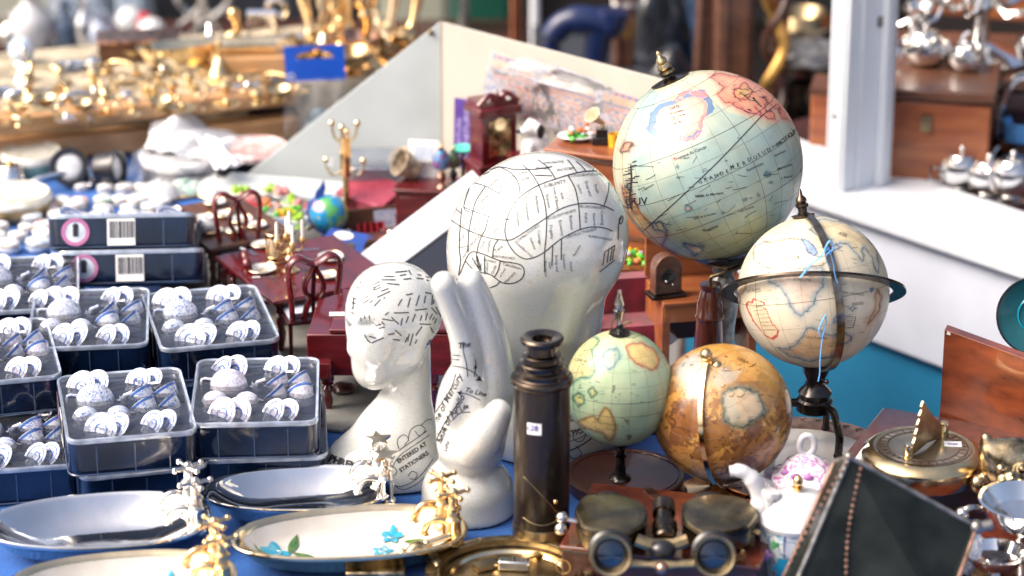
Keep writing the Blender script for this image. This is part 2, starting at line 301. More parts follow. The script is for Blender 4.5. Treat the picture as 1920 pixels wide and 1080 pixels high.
# wooden chests in the window
c0 = on_display(1728, 352); t = thing('wooden_chest', 'polished red brown wooden chest in the shop window right of the white post', 'chest', c0 + Vector((0.02, .085, 0)), R(-12))
MB().box((0, 0, .055), (.15, .2, .11)).build('body', Mt['orange'], t, bevel=.003); MB().box((0, 0, .119), (.158, .208, .012)).build('lid', Mt['brown'], t, bevel=.002)
MB().box((0, -.102, .085), (.012, .004, .02)).build('lock_plate', Mt['oldbrass'], t)
c1 = on_display(1860, 350); t = thing('wooden_chest', 'dark mahogany chest in the shop window under the silver epergne', 'chest', c1 + Vector((.0, .16, 0)), R(-8))
MB().box((0, 0, .05), (.2, .2, .1)).build('body', Mt['darkwood'], t, bevel=.003); MB().box((0, 0, .109), (.21, .21, .012)).build('lid', Mt['brown'], t, bevel=.002)
c2 = on_display(1541, 330); t = thing('wooden_box', 'narrow orange wooden box just left of the white window post', 'box', c2 + Vector((.012, .10, 0)), R(-12))
MB().box((0, 0, .04), (.03, .06, .08)).build('body', Mt['orange'], t, bevel=.003); MB().box((0, 0, .084), (.033, .063, .008)).build('lid', Mt['brown'], t)
c3 = on_display(1880, 60) ; t = thing('wooden_cabinet', 'orange brown cabinet at the back of the shop window behind the silver', 'cabinet', P(1850, 250, zt) + Vector((.16, .6, 0)), R(-20))
MB().box((0, 0, .22), (.3, .2, .44)).build('body', Mt['orange'], t, bevel=.004); [MB().box((0, -.102, z), (.28, .012, .012)).build('shelf', Mt['brown'], t) for z in (.2, .31)]
# silverware
def epergne(loc, label, s=1, arms=4):
    t = thing('silver_epergne', label, 'epergne', loc)
    MB().lathe([(.05, 0), (.052, .004), (.03, .012), (.01, .02), (.007, .05), (.012, .06), (.006, .08), (.006, .16), (.012, .17), (.02, .18), (.034, .2), (.03, .2), (.01, .185)], 20, TR(s=s)).build('stem', Mt['silver'], t)
    for k in range(arms):
        a = 2 * math.pi * k / arms + .5; c, q = math.cos(a), math.sin(a)
        MB().tube([(x * c * s, x * q * s, z * s) for x, z in ((.006, .07), (.03, .055), (.06, .065), (.075, .09))], .004 * s, 6).build('arm', Mt['silver'], t)
        MB().lathe([(.006, 0), (.012, .004), (.03, .02), (.034, .03), (.031, .03), (.01, .01)], 16, TR((.075 * c * s, .075 * q * s, .09 * s), s=s)).build('bowl', Mt['silver'], t)
    return t
def silver_pot(loc, label, s=1, rz=0):
    t = thing('silver_teapot', label, 'teapot', loc, rz)
    MB().lathe([(.02, 0), (.022, .003), (.014, .008), (.032, .02), (.038, .035), (.034, .05), (.022, .058), (.02, .062), (.001, .066)], 20, TR(s=s)).build('body', Mt['silver'], t)
    MB().ball((0, 0, .07 * s), .005 * s).build('knob', Mt['silver'], t)
    MB().tube([(x * s, 0, z * s) for x, z in ((.034, .03), (.05, .035), (.058, .055), (.066, .062))], [.006 * s, .005 * s, .003 * s, .003 * s], 8).build('spout', Mt['silver'], t)
    MB().tube([(x * s, 0, z * s) for x, z in ((-.034, .045), (-.055, .05), (-.058, .03), (-.036, .022))], .003 * s, 6).build('handle', Mt['silver'], t)
q = c1 + Vector((0, .16, .116)); epergne(q + Vector((-.0, -.02, 0)), 'large silver epergne with small bowls on the dark chest in the shop window', 1.15, 5)
for k_, (dx, s_2) in enumerate(((-.075, .8), (.065, .9), (-.03, .6))): silver_pot(q + Vector((dx, -.07 - .01 * k_, 0)), ['silver pot at the left foot of the large epergne', 'silver pot at the right foot of the large epergne', 'tiny silver pot in front of the large epergne'][k_], s_2, k_)
q = c0 + Vector((.02, .12, .126)); epergne(q + Vector((-.02, .02, 0)), 'silver branched centrepiece on the red brown chest beside the window post', .6, 3)
for i, (px, py, z, s, rz, l) in enumerate([(1800, 362, None, .8, .5, 'small silver teapot on the sill floor right of the wooden chest'), (1850, 372, None, .75, 2.2, 'silver creamer pot between two others at the lower right of the shop window'), (1895, 378, None, .85, 4, 'silver pot nearest the right edge in the shop window')]):
    silver_pot(on_display(px, py), l, s, rz)
t = thing('silver_basket', 'tall arched silver basket with a blue glass liner at the right edge of the window', 'basket', on_display(1908, 330))
MB().lathe([(.02, 0), (.022, .004), (.008, .01), (.02, .02), (.03, .05), (.027, .05), (.004, .02)], 20).build('bowl', Mt['silver'], t)
MB().tube(arc((0, 0, .05), .028, 0, 180, 12) , .003, 6, TR(s=(1, 1, 2.6)) @ TR((0, 0, -.03))).build('handle', Mt['silver'], t)
MB().lathe([(.014, .02), (.018, .04), (.022, .07), (.019, .07), (.01, .03)], 16).build('liner', Mt['ribbon'], t)
# dim clutter left of the post inside the window
for i, (px, py, Y, w_, h_, c) in enumerate([(1500, 60, 3.9, .1, .03, 'oldbrass'), (1515, 115, 3.8, .12, .02, 'lead'), (1500, 235, 3.7, .05, .06, 'bronze')]):
    p = D(px, py, Y); l = ['old brass dish hanging in the dim window left of the post', 'dull grey shelf strip with silver in the dim window', 'dark bronze urn standing in the dim window left of the post'][i]
    t = thing(['brass_dish', 'metal_tray', 'bronze_urn'][i], l, ['dish', 'tray', 'urn'][i], p)
    MB().lathe([(.3 * w_, 0), (.5 * w_, h_ * .5), (.4 * w_, h_), (.36 * w_, h_), (.02, h_ * .3)], 20).build('body', Mt[c], t)
    MB().box((0, 0, -p.z / 2 - .4 + .0), (.012, .012, p.z + .78)).build('stand', Mt['darkwood'], t)
# ---------------------------------------------------------------- far backdrop: dark shop behind the market
bw = thing('dark_facade', 'dark shadowy shop facade behind the stalls across the top of the picture', 'building', (0, 5.6, -.78))
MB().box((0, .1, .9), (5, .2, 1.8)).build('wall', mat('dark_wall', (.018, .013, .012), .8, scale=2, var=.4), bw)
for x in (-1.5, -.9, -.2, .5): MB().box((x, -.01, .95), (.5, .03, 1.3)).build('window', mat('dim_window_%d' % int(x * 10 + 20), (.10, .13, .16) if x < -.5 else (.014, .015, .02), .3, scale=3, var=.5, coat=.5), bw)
# ---------------------------------------------------------------- wooden furniture behind the white display box
def column(px, py0, Y, w_, label, matn, lean=0, name='wooden_post', cat='post', bands=None, zt_=None):
    b0 = D(px, 300, Y); b0.z = -.78; t = thing(name, label, cat, b0)
    top = D(px, -80, Y).z + .78
    M = TR(ry=lean); 
    MB().box((0, 0, top / 2), (w_, w_, top), M=M).build('shaft', Mt[matn], t, bevel=.004)
    m = MB(); m.box((-w_ * .28, -w_ / 2 - .002, top / 2), (w_ * .12, .006, top * .98), M=M); m.box((w_ * .28, -w_ / 2 - .002, top / 2), (w_ * .12, .006, top * .98), M=M); m.build('moulding', Mt['brown'], t)
    for (py, h, mn) in bands or []:
        z = D(px, py, Y).z + .78; MB().box((0, 0, z), (w_ * 1.08, w_ * 1.08, h), M=M).build('collar', Mt[mn], t, bevel=.002)
column(1166, 0, 3.9, .03, 'reddish wooden post with brass and white collars at top centre right', 'brown', 0, 'turned_post', 'post', [(45, .035, 'gilt'), (5, .008, 'tagw'), (20, .008, 'blackmetal')])
column(1288, 0, 3.8, .026, 'slim dark red wooden upright above the large globe', 'brown', R(1.5), 'chair_upright')
column(1378, 0, 3.7, .05, 'broad dark red wooden upright behind the large globe', 'brown', R(-.5), 'cabinet_upright')
column(1455, 0, 3.75, .022, 'plain brown upright beside the gilt barley twist', 'brown', 0, 'mirror_upright')
column(968, 0, 4.1, .016, 'thin orange brown upright right of the white board corner', 'orange', 0, 'screen_upright')
b0 = D(1445, 300, 3.62); b0.z = -.78; t = thing('barley_twist_column', 'gilt barley twist column behind the large globe beside the dark window', 'column', b0)
zz0, zz1 = D(1445, 260, 3.62).z + .78, D(1445, -60, 3.62).z + .78
MB().tube([(.013 * math.cos(z * 46), .013 * math.sin(z * 46), z) for z in np.linspace(0, zz1, 90)], .008, 8).build('twist', Mt['gilt'], t)
MB().tube([(-.013 * math.cos(z * 46), -.013 * math.sin(z * 46), z) for z in np.linspace(0, zz1, 90)], .006, 8).build('core', Mt['darkwood'], t)
MB().lathe([(.04, 0), (.04, .02), (.02, .04)], 16).build('base', Mt['darkwood'], t)
# navy leather arm
b0 = D(1085, 140, 3.75); b0.z = -.78; t = thing('leather_armchair', 'navy blue leather chair arm curving over beside the reddish post', 'armchair', b0)
def L(px, py, Y=3.75): p = D(px, py, Y) - b0; return p
MB().tube(spline([L(1040, 130), L(1035, 75), L(1060, 42), L(1100, 38), L(1140, 48), L(1150, 20)], 5), [.012] * 6 + [.018] * 6 + [.02] * 8 + [.022] * 6, 12).build('arm', Mt['blueleather'], t)
MB().tube([L(1125, 55), L(1115, 130), L(1115, 200)], [.02, .016, .014], 12).build('arm_support', Mt['blueleather'], t)
z1 = L(1115, 180).z; MB().box((.02, .2, z1 / 2), (.16, .3, z1)).build('frame', Mt['dark'], t)
# bagged dark goods between the uprights
for i, (px, py, Y, r, mn, l) in enumerate([(1230, 90, 4.0, (.045, .05, .1), 'blackbag', 'crumpled shiny black bag hanging between two red uprights'), (1325, 60, 4.0, (.03, .05, .12), 'bluebag', 'dull blue crumpled vinyl bag between the slim and broad uprights'), (1215, 20, 4.1, (.04, .05, .06), 'bluebag', 'blue grey crumpled bag near the top behind the reddish post'), (1235, 190, 3.9, (.06, .05, .08), 'blackbag', 'dark bag bulging low behind the large globe')]):
    p = D(px, py, Y); t = thing('crumpled_bag', l, 'bag', p)
    m = MB(); m.ball((0, 0, 0), r, n=28); r3 = random.Random(i)
    m.v = [tuple(Vector(v) * (1 + .16 * math.sin(v[0] * 90 + i) * math.sin(v[2] * 70 + 2 * i))) for v in m.v]; m.build('body', Mt[mn], t)
    MB().tube([(0, 0, r[2] * .9), (.005, 0, r[2] + .08), (0, 0, .5)], .003, 6).build('strap', Mt['black'], t)
# green and grey glimpses
for i, (px, Y, w_, h_, mn, l, py) in enumerate([(905, 4.4, .1, .5, 'greenboard', 'dark green panel standing behind the white board corner', 40), (870, 4.3, .015, .5, 'lead', 'pale grey metal pole left of the dark green panel', 40), (780, 4.6, .12, .5, 'greywall', 'grey green cabinet side behind the brass candlesticks', 40), (1003, 4.2, .014, .4, 'white', 'narrow white strip of wood beside the thin orange upright', 60), (60, 4.9, .16, .5, 'greywall', 'pale cream cabinet in the far top left corner', 40), (150, 4.8, .1, .5, 'bluepale', 'pale blue cabinet beside the cream one at far top left', 40), (250, 4.7, .05, .5, 'bluepale', 'narrow pale blue door at the top left', 40), (450, 4.9, .3, .55, 'dark', 'black cabinet at the top left behind the trinket stall', 40)]):
    if mn == 'greenboard' and mn not in Mt: Mt[mn] = mat('green_board', (.01, .09, .06), .4, scale=4)
    if mn == 'greywall' and mn not in Mt: Mt[mn] = mat('grey_cream_wall', (.34, .35, .28), .6, scale=4)
    if mn == 'bluepale' and mn not in Mt: Mt[mn] = mat('pale_blue_wood', (.34, .42, .52), .5, scale=5)
    b0 = D(px, py, Y); t = thing(['green_panel', 'metal_pole', 'cabinet', 'wood_strip', 'cabinet', 'cabinet', 'pale_door', 'cabinet'][i], l, ['panel', 'pole', 'cabinet', 'strip', 'cabinet', 'cabinet', 'door', 'cabinet'][i], (b0.x, b0.y, -.78))
    MB().box((0, 0, .45 + h_ / 2), (w_, .04, .9 + h_)).build('body', Mt[mn], t, bevel=.003)
    MB().box((0, -.02, .45 + h_ / 2), (w_ * .8, .012, (.9 + h_) * .9)).build('front_panel', Mt[mn], t, bevel=.003)
# ================================================================ SDF modelling for the ceramic pieces
class SDF:
    def __init__(self, lo, hi, h):
        self.lo = np.array(lo); self.h = h; n = [int((b - a) / h) + 1 for a, b in zip(lo, hi)]
        ax = [lo[i] + h * np.arange(n[i]) for i in range(3)]
        self.X, self.Y, self.Z = np.meshgrid(*ax, indexing='ij'); self.d = np.full(self.X.shape, 1.0)
    def _loc(self, c, rx=0, ry=0, rz=0):
        m = np.array(Euler((rx, ry, rz)).to_matrix()); x, y, z = self.X - c[0], self.Y - c[1], self.Z - c[2]
        return (m[0, 0] * x + m[1, 0] * y + m[2, 0] * z, m[0, 1] * x + m[1, 1] * y + m[2, 1] * z, m[0, 2] * x + m[1, 2] * y + m[2, 2] * z)
    def ell(self, c, r, rx=0, ry=0, rz=0):
        x, y, z = self._loc(c, rx, ry, rz)
        k0 = np.sqrt((x / r[0]) ** 2 + (y / r[1]) ** 2 + (z / r[2]) ** 2); k1 = np.sqrt((x / r[0] ** 2) ** 2 + (y / r[1] ** 2) ** 2 + (z / r[2] ** 2) ** 2)
        return k0 * (k0 - 1) / np.maximum(k1, 1e-6)
    def cap(self, a, b, ra, rb, sy=1):
        a, b = np.array(a, float), np.array(b, float); ab = b - a; px, py, pz = self.X - a[0], (self.Y - a[1]), self.Z - a[2]
        t = np.clip((px * ab[0] + py * ab[1] + pz * ab[2]) / (ab @ ab), 0, 1)
        return np.sqrt((px - t * ab[0]) ** 2 + ((py - t * ab[1]) / sy) ** 2 + (pz - t * ab[2]) ** 2) - (ra + (rb - ra) * t)
    def add(self, e, k=.004):
        hh = np.clip(.5 + .5 * (self.d - e) / k, 0, 1); self.d = self.d * (1 - hh) + e * hh - k * hh * (1 - hh); return self
    def sub(self, e, k=.004):
        hh = np.clip(.5 - .5 * (self.d + e) / k, 0, 1); self.d = self.d * (1 - hh) + (-e) * hh + k * hh * (1 - hh); return self
    def flat(self, z=0): self.d = np.maximum(self.d, z - self.Z); return self
    def mesh(self, name, mat, parent, it=3):
        gr = openvdb.FloatGrid(background=1.0); gr.copyFromArray(self.d.astype(np.float32)); v, q = gr.convertToQuads(isovalue=0.0)
        v = v * self.h + self.lo
        me = bpy.data.meshes.new(name); me.from_pydata(v.tolist(), [], q[:, ::-1].tolist()); me.update()
        # laplacian relax
        co = np.empty(len(me.vertices) * 3); me.vertices.foreach_get('co', co); co = co.reshape(-1, 3)
        ed = np.empty(len(me.edges) * 2, int); me.edges.foreach_get('vertices', ed); ed = ed.reshape(-1, 2)
        cnt = np.bincount(ed.ravel(), minlength=len(co))[:, None]
        for _ in range(it):
            s = np.zeros_like(co); np.add.at(s, ed[:, 0], co[ed[:, 1]]); np.add.at(s, ed[:, 1], co[ed[:, 0]]); co = co * .4 + .6 * s / np.maximum(cnt, 1)
        me.vertices.foreach_set('co', co.ravel()); me.update()
        # outward orientation
        cc = co.mean(0); nn = np.array([p.normal[:] for p in list(me.polygons)[::50]]); pc = np.array([p.center[:] for p in list(me.polygons)[::50]])
        if ((pc - cc) * nn).sum() < 0: me.flip_normals()
        me.polygons.foreach_set('use_smooth', [True] * len(me.polygons)); me.materials.append(mat)
        o = bpy.data.objects.new(name, me); COL.objects.link(o); o.parent = parent; return o
# ---------------------------------------------------------------- drawing on surfaces
def bvh_of(o, root):
    M = Matrix.Translation(root.location) @ root.rotation_euler.to_matrix().to_4x4()
    if o is not root: M = M @ o.matrix_basis
    me = o.data; return BVHTree.FromPolygons([M @ v.co for v in me.vertices], [tuple(p.vertices) for p in me.polygons]), M
def hit(bv, px, py, off=.0003):
    d = ray(px, py).normalized(); h = bv.ray_cast(CAM, d)
    if h[0] is None: return None, None
    n = h[1]; n = -n if n.dot(d) > 0 else n
    return h[0] + n * off, n
class Ink:
    def __init__(self, bv): self.bv = bv; self.v = []; self.f = []
    def line(self, pts, w=1.6, step=4, smooth=True):
        if smooth and len(pts) > 2: pts = [(p.x, p.y) for p in spline([(a, b, 0) for a, b in pts], 6)]
        q = []
        for (x0, y0), (x1, y1) in zip(pts, pts[1:]):
            n = max(1, int(math.hypot(x1 - x0, y1 - y0) / step)); q += [(x0 + (x1 - x0) * k / n, y0 + (y1 - y0) * k / n) for k in range(n)]
        q.append(pts[-1]); L_ = []
        for i, (x, y) in enumerate(q):
            a, b = q[max(i - 1, 0)], q[min(i + 1, len(q) - 1)]; dx, dy = b[0] - a[0], b[1] - a[1]; l = math.hypot(dx, dy) or 1
            nx, ny = -dy / l * w / 2, dx / l * w / 2
            h0, h1 = hit(self.bv, x + nx, y + ny)[0], hit(self.bv, x - nx, y - ny)[0]
            if h0 is None or h1 is None or (L_ and (h0 - L_[-1][0]).length > .012): L_ = self._flush(L_); continue
            L_.append((h0, h1))
        self._flush(L_)
    def _flush(self, L_):
        if len(L_) > 1:
            o = len(self.v)
            for a, b in L_: self.v += [a, b]
            self.f += [(o + 2 * i, o + 2 * i + 1, o + 2 * i + 3, o + 2 * i + 2) for i in range(len(L_) - 1)]
        return []
    def text(self, s, x, y, size, ang=0, bold=.0, shear=0, wide=1):
        c = bpy.data.curves.new('t', 'FONT'); c.body = s; c.size = size; c.shear = shear; c.offset = bold; c.resolution_u = 2; c.align_x = 'CENTER'; c.align_y = 'CENTER'
        o = bpy.data.objects.new('t', c); me = bpy.data.meshes.new_from_object(o); ca, sa = math.cos(R(ang)), math.sin(R(ang)); idx = {}
        for v in me.vertices:
            u, t = v.co.x * wide, v.co.y; px = x + u * ca - t * sa * -1 * -1; py = y - (u * sa + t * ca); h, _ = hit(self.bv, px, py, .00035)
            if h is not None: idx[v.index] = len(self.v); self.v.append(h)
        for p in me.polygons:
            if all(i in idx for i in p.vertices):
                f = tuple(idx[i] for i in p.vertices)
                if max((self.v[f[0]] - self.v[k]).length for k in f) < .01: self.f.append(f)
        bpy.data.objects.remove(o); bpy.data.curves.remove(c); bpy.data.meshes.remove(me)
    def poly(self, pts):
        o = len(self.v); hs = [hit(self.bv, x, y)[0] for x, y in pts]
        if any(h is None for h in hs): return
        self.v += hs; self.f.append(tuple(range(o, o + len(hs))))
    def build(self, name, mat, parent, M):
        mi = M.inverted(); m = MB(); m.v = [tuple(mi @ v) for v in self.v]; m.f = self.f; return m.build(name, mat, parent, smooth=False)
# ---------------------------------------------------------------- large phrenology head
BH = P(1012, 838); bh = thing('phrenology_head', 'large white crackle glazed phrenology head mapped with outlined named regions', 'ceramic head', BH)
s_ = S(BH); cy_ = math.cos(PITCH)
def bl(px, py, y=0.0):   # local point in the upright plane at depth offset y
    p = D(px, py, BH.y + y) - BH; return (p.x, y, p.z)
sd_ = SDF((-.10, -.10, -.004), (.10, .115, .325), .0024)
c = bl(1005, 448, .0); sd_.add(sd_.ell(c, (.0755, .066, .0735), ry=R(-8)), .002)
c = bl(1035, 440, .0); sd_.add(sd_.ell(c, (.062, .066, .066)), .03)
c = bl(935, 500, -.004); sd_.add(sd_.ell(c, (.038, .052, .058)), .03)           # brow and cheek
c = bl(930, 600, -.006); sd_.add(sd_.ell(c, (.034, .040, .055)), .03)           # lower face
c = bl(1000, 590, 0); sd_.add(sd_.ell(c, (.052, .05, .06)), .03)
c = bl(880, 600, -.004); sd_.add(sd_.ell(c, (.010, .010, .020)), .012)          # nose
c = bl(900, 668, -.004); sd_.add(sd_.ell(c, (.018, .022, .018)), .02)           # chin
c = bl(873, 555, -.03); sd_.sub(sd_.ell(c, (.012, .012, .012)), .014)           # eye hollow
c = bl(890, 562, -.033); sd_.add(sd_.ell(c, (.009, .008, .009)), .006)          # eye
a = bl(1032, 600, .01); b = bl(1020, 800, .012); sd_.add(sd_.cap(a, b, .044, .046), .024)   # neck
a = bl(1096, 475, -.048); b = bl(1056, 628, -.042); sd_.add(sd_.cap(a, b, .0145, .008), .014)   # ear
sd_.add(sd_.ell((.01, .012, .03), (.077, .062, .05)), .035)
sd_.flat(0)
bho = sd_.mesh('body', Mt['cer'], bh, 4)
bv, Mx = bvh_of(bho, bh); ink = Ink(bv)
def cv(pts, sc_=4, ox=820, oy=270): return [(x / sc_ + ox, y / sc_ + oy) for x, y in pts]
for l in [[(105,570),(170,615),(250,655),(340,690),(430,712),(540,720),(600,695),(700,630),(815,555),(930,485),(1060,448),(1180,448),(1260,470),(1325,500)],
 [(1240,212),(1170,202),(1040,218),(890,262),(755,312),(650,375),(580,445),(530,540),(507,640),(522,720),(560,790),(610,840),(670,862),(740,845),(810,805),(870,755),(930,710),(1000,672),(1070,642),(1160,622),(1250,630),(1315,655)],
 [(640,160),(700,215),(760,310),(800,420),(818,550),(815,700),(805,800),(803,960)], [(980,240),(1030,330),(1055,440),(1065,540),(1070,640)], [(1280,255),(1285,340),(1250,460)], [(755,120),(830,180),(885,262)], [(975,120),(1010,160),(1045,215)], [(1040,130),(1080,165),(1110,200)], [(1180,140),(1165,205)],
 [(460,170),(540,210),(590,260),(615,320),(618,375)], [(270,290),(370,320),(460,370),(590,440)], [(200,475),(300,515),(420,550),(545,568)], [(240,330),(200,475),(255,515)], [(360,320),(290,430),(260,540),(235,680),(232,810)], [(185,480),(172,620),(165,780),(175,870),(160,985)], [(385,540),(360,640),(320,720),(300,800),(295,850),(320,960)], [(455,720),(425,770),(415,850)],
 [(165,990),(200,900),(235,830),(275,808),(350,828),(470,875),(560,890),(630,910),(652,960),(630,1010),(580,1040),(520,1045),(470,1030),(400,980),(320,960),(260,930),(215,880)], [(355,840),(355,970)], [(472,878),(455,950),(425,1000)], [(260,850),(320,950)], [(300,840),(330,950)], [(470,1030),(440,1060),(390,1078)], [(865,765),(858,915)], [(930,715),(928,870)],
 [(1385,535),(1360,600),(1355,720)], [(1380,540),(1392,560),(1375,600),(1362,570),(1380,540)], [(1255,810),(1240,910)], [(1285,795),(1270,890)], [(1310,775),(1295,880)], [(1330,760),(1310,870)], [(1255,810),(1330,760)], [(1215,960),(1330,870)], [(340,220),(460,175),(560,190)], [(300,250),(390,210)], [(560,190),(740,190),(860,170)], [(730,235),(860,240)], [(130,480),(180,520)]]:
    ink.line(cv(l), 1.9)
for wd, x, y, a, sz in [('SUBLIMITY', 880, 300, 14, 9), ('IDEALITY', 665, 400, 40, 8), ('CONSCIENTIOUSNESS', 1125, 232, 4, 7), ('SECRETIVENESS', 1160, 475, -4, 7), ('COMBATIVENESS', 680, 670, 36, 7), ('ACQUISITIVENESS', 930, 530, 18, 7), ('DESTRUCTIVENESS', 1080, 668, 16, 7), ('ALIMENTIVENESS', 1220, 705, -10, 6), ('CONSTRUCTIVE', 645, 790, -42, 6), ('Tune', 460, 785, 38, 9), ('Calculation', 560, 915, -16, 8), ('Number', 395, 875, -12, 7), ('Order', 425, 940, 70, 7), ('Colour', 372, 925, 85, 7), ('Size', 325, 910, 80, 6), ('Form', 283, 890, 70, 6), ('Memory', 545, 1000, 48, 8), ('of Facts', 490, 965, 60, 6),
  ('MIRTHFULNESS', 500, 850, -6, 6), ('Time', 340, 760, 72, 8), ('Locality', 385, 765, 78, 8), ('Wit', 440, 650, 50, 8), ('CAUSALITY', 310, 600, 52, 8), ('COMPARISON', 280, 730, 50, 7), ('EVENTS', 200, 690, 48, 7), ('Human', 200, 770, 10, 6), ('BENEVOLENCE', 400, 430, 42, 7), ('AGREEABLE', 345, 420, 42, 7), ('IMITATION', 520, 290, 42, 7), ('VENERATION', 450, 270, 42, 6), ('HOPE', 660, 265, 14, 7), ('FIRMNESS', 790, 185, -3, 6), ('SELF ESTEEM', 960, 190, 8, 6), ('APPROBATIVE', 870, 140, 4, 6), ('MORAL', 640, 220, 14, 6), ('Reason', 220, 590, 40, 7), ('Language', 205, 830, 60, 6)]:
    ink.text(wd, x / 4 + 820, y / 4 + 270, sz, a)
for wd, x, y, a, sz in [('Spirituality', 605, 560, -84, 7), ('Refinement', 675, 510, -82, 7), ('Perfection', 750, 455, -80, 8), ('Courage', 765, 700, -84, 8), ('Defence', 715, 745, -68, 7), ('Grandeur', 830, 430, -80, 7), ('Love of Beauty', 890, 410, -80, 7), ('Awe', 935, 390, -72, 7), ('Frugality', 855, 660, -85, 8), ('Economy', 928, 630, -82, 8), ('Business', 1003, 590, -84, 8), ('Justice', 1068, 340, -70, 7), ('Duty and', 1130, 335, -72, 8), ('Truth', 1190, 335, -70, 8), ('Policy', 1113, 555, -84, 8), ('Reserve', 1175, 565, -86, 7), ('Cunning', 1235, 555, -88, 8), ('Energy and', 895, 895, -86, 7), ('Executive', 950, 880, -86, 7), ('Appetite', 1045, 800, 58, 7), ('Power', 1003, 920, -80, 7), ('Resistance', 812, 935, -86, 7), ('Anger', 845, 910, -80, 6)]:
    ink.text(wd, x / 4 + 820, y / 4 + 270, sz, a)
ink.text('ENTERED AT', 1060, 790, 15, 24, .2); ink.text('STATION', 1075, 812, 15, 16, .3)
ink.line([(1040, 850), (1075, 842), (1108, 822), (1125, 800)], 2.4); ink.line([(1050, 832), (1085, 822), (1112, 806)], 1.4); ink.line([(1088, 800), (1098, 815), (1088, 828), (1075, 822), (1078, 808), (1092, 806)], 1.6); ink.line([(1080, 836), (1090, 850), (1078, 860), (1064, 852)], 1.6)
ink.build('printed_map', Mt['ink'], bh, Mx)
# ---------------------------------------------------------------- small phrenology head
SH = P(718, 892); sh = thing('phrenology_head', 'small white crackle glazed phrenology bust marked with short black dashes, facing left', 'ceramic head', SH)
def sl(px, py, y=0.0):
    p = D(px, py, SH.y + y) - SH; return (p.x, y, p.z)
q = SDF((-.065, -.065, -.003), (.065, .07, .225), .0016)
q.add(q.ell(sl(742, 580), (.0415, .040, .0425)), .002)
q.add(q.ell(sl(712, 588, -.006), (.0265, .030, .036)), .015)
q.add(q.ell(sl(706, 646, -.006), (.0240, .027, .037)), .014)      # face
q.add(q.ell(sl(735, 650, 0), (.024, .028, .030)), .014)
q.add(q.ell(sl(698, 694, -.006), (.0155, .019, .0145)), .012); q.add(q.cap(sl(700, 702, -.012), sl(768, 668, -.020), .009, .011), .008)        # chin and jaw
a, b = sl(672, 622, -.012), sl(664, 654, -.014); q.add(q.cap(a, b, .0034, .0062), .005)   # nose
q.add(q.ell(sl(675, 681, -.015), (.0055, .0075, .0027)), .003); q.add(q.ell(sl(676, 690, -.015), (.005, .0065, .0027)), .003); q.add(q.cap(sl(668, 603, -.006), sl(700, 600, -.030), .004, .004), .006); q.add(q.ell(sl(706, 655, -.024), (.012, .008, .013)), .012)     # lips
q.sub(q.ell(sl(689, 618, -.039), (.0095, .011, .0070), ry=R(10)), .007); q.add(q.ell(sl(692, 622, -.0325), (.0068, .0055, .0042)), .005)  # eye
q.sub(q.ell(sl(658, 614, -.018), (.0028, .008, .004)), .006)
a, b = sl(792, 610, -.026), sl(778, 668, -.022); q.add(q.cap(a, b, .0065, .0035), .009)    # ear
q.add(q.cap(sl(764, 660, .002), sl(762, 800, .002), .0205, .0235), .007)           # neck
c = sl(735, 840); q.add(q.ell((c[0], 0, .030), (.038, .034, .042)), .022)
q.add(q.ell((.0, 0, .0), (.056, .040, .030)), .02); q.add(q.cap(sl(660, 868, -.006), sl(775, 868, -.006), .022, .024), .02)
q.flat(0)
sho = q.mesh('body', Mt['cer'], sh, 3); bv, Mx = bvh_of(sho, sh); ink = Ink(bv)
for l in [(640,132,785,118),(800,105,832,162),(695,172,770,158),(740,216,832,206),(510,182,632,182),(475,222,648,222),(540,265,690,278),(345,300,460,240),(360,320,460,285),(372,350,470,312),(380,340,415,300),(470,358,560,325),(425,430,580,358),(280,438,330,405),(258,502,340,450),(340,496,375,462),(390,535,468,455),(500,440,525,432),(770,402,850,384),(675,530,722,450),(790,548,822,432),(888,530,928,404),(985,500,1003,408),(995,370,1075,388),(625,615,806,610),(878,582,1022,566),(1070,552,1142,630),(520,640,562,605),(486,685,620,708),(595,665,684,748),(708,765,728,675),(770,732,800,655),(845,718,882,625),(940,708,958,640),(1000,705,1024,615),(1048,692,1085,625),(1085,700,1105,660),(1108,740,1135,680),(932,745,1068,752),(885,885,962,775),(1058,782,1102,858),(410,768,478,745),(482,718,515,758),(448,800,518,780),(230,668,238,718),(275,645,285,682),(333,645,342,705),(370,715,400,678),(275,865,300,915),(300,925,350,970),(330,892,415,915),(362,970,505,908),(556,872,632,858),(640,818,716,885),(615,928,697,938),(815,1005,855,858),(880,980,898,932),(760,968,785,900),(790,950,802,890),(800,900,810,860),(895,200,980,212),(905,160,950,166),(1005,182,1050,195),(1012,222,1046,232),(135,435,188,455),(125,490,175,505),(150,430,140,560),(120,555,155,565),(118,600,155,628),(190,300,215,330),(225,240,240,268),(1085,400,1075,520),(1100,460,1095,510),(1120,540,1185,660),(1030,995,1060,930),(1080,960,1102,905)]:
    ink.line([(l[0] / 6.355 + 640, l[1] / 6.355 + 490), (l[2] / 6.355 + 640, l[3] / 6.355 + 490)], 2.1, smooth=False)
ink.build('printed_dashes', Mt['ink'], sh, Mx)
ink = Ink(bv)
for ch, x, y, a in zip('PHRENOLOGY', [622, 632, 642, 652, 663, 675, 687, 699, 711, 723], [860, 864, 867, 870, 873, 876, 878, 880, 881, 881], [-25, -20, -17, -15, -13, -10, -8, -5, -3, 0]): ink.text(ch, x, y, 17, a, 1.1)
ink.text('ENTERED AT', 772, 849, 11, 33, .35); ink.text('STATIONERS', 776, 866, 11, 33, .35)
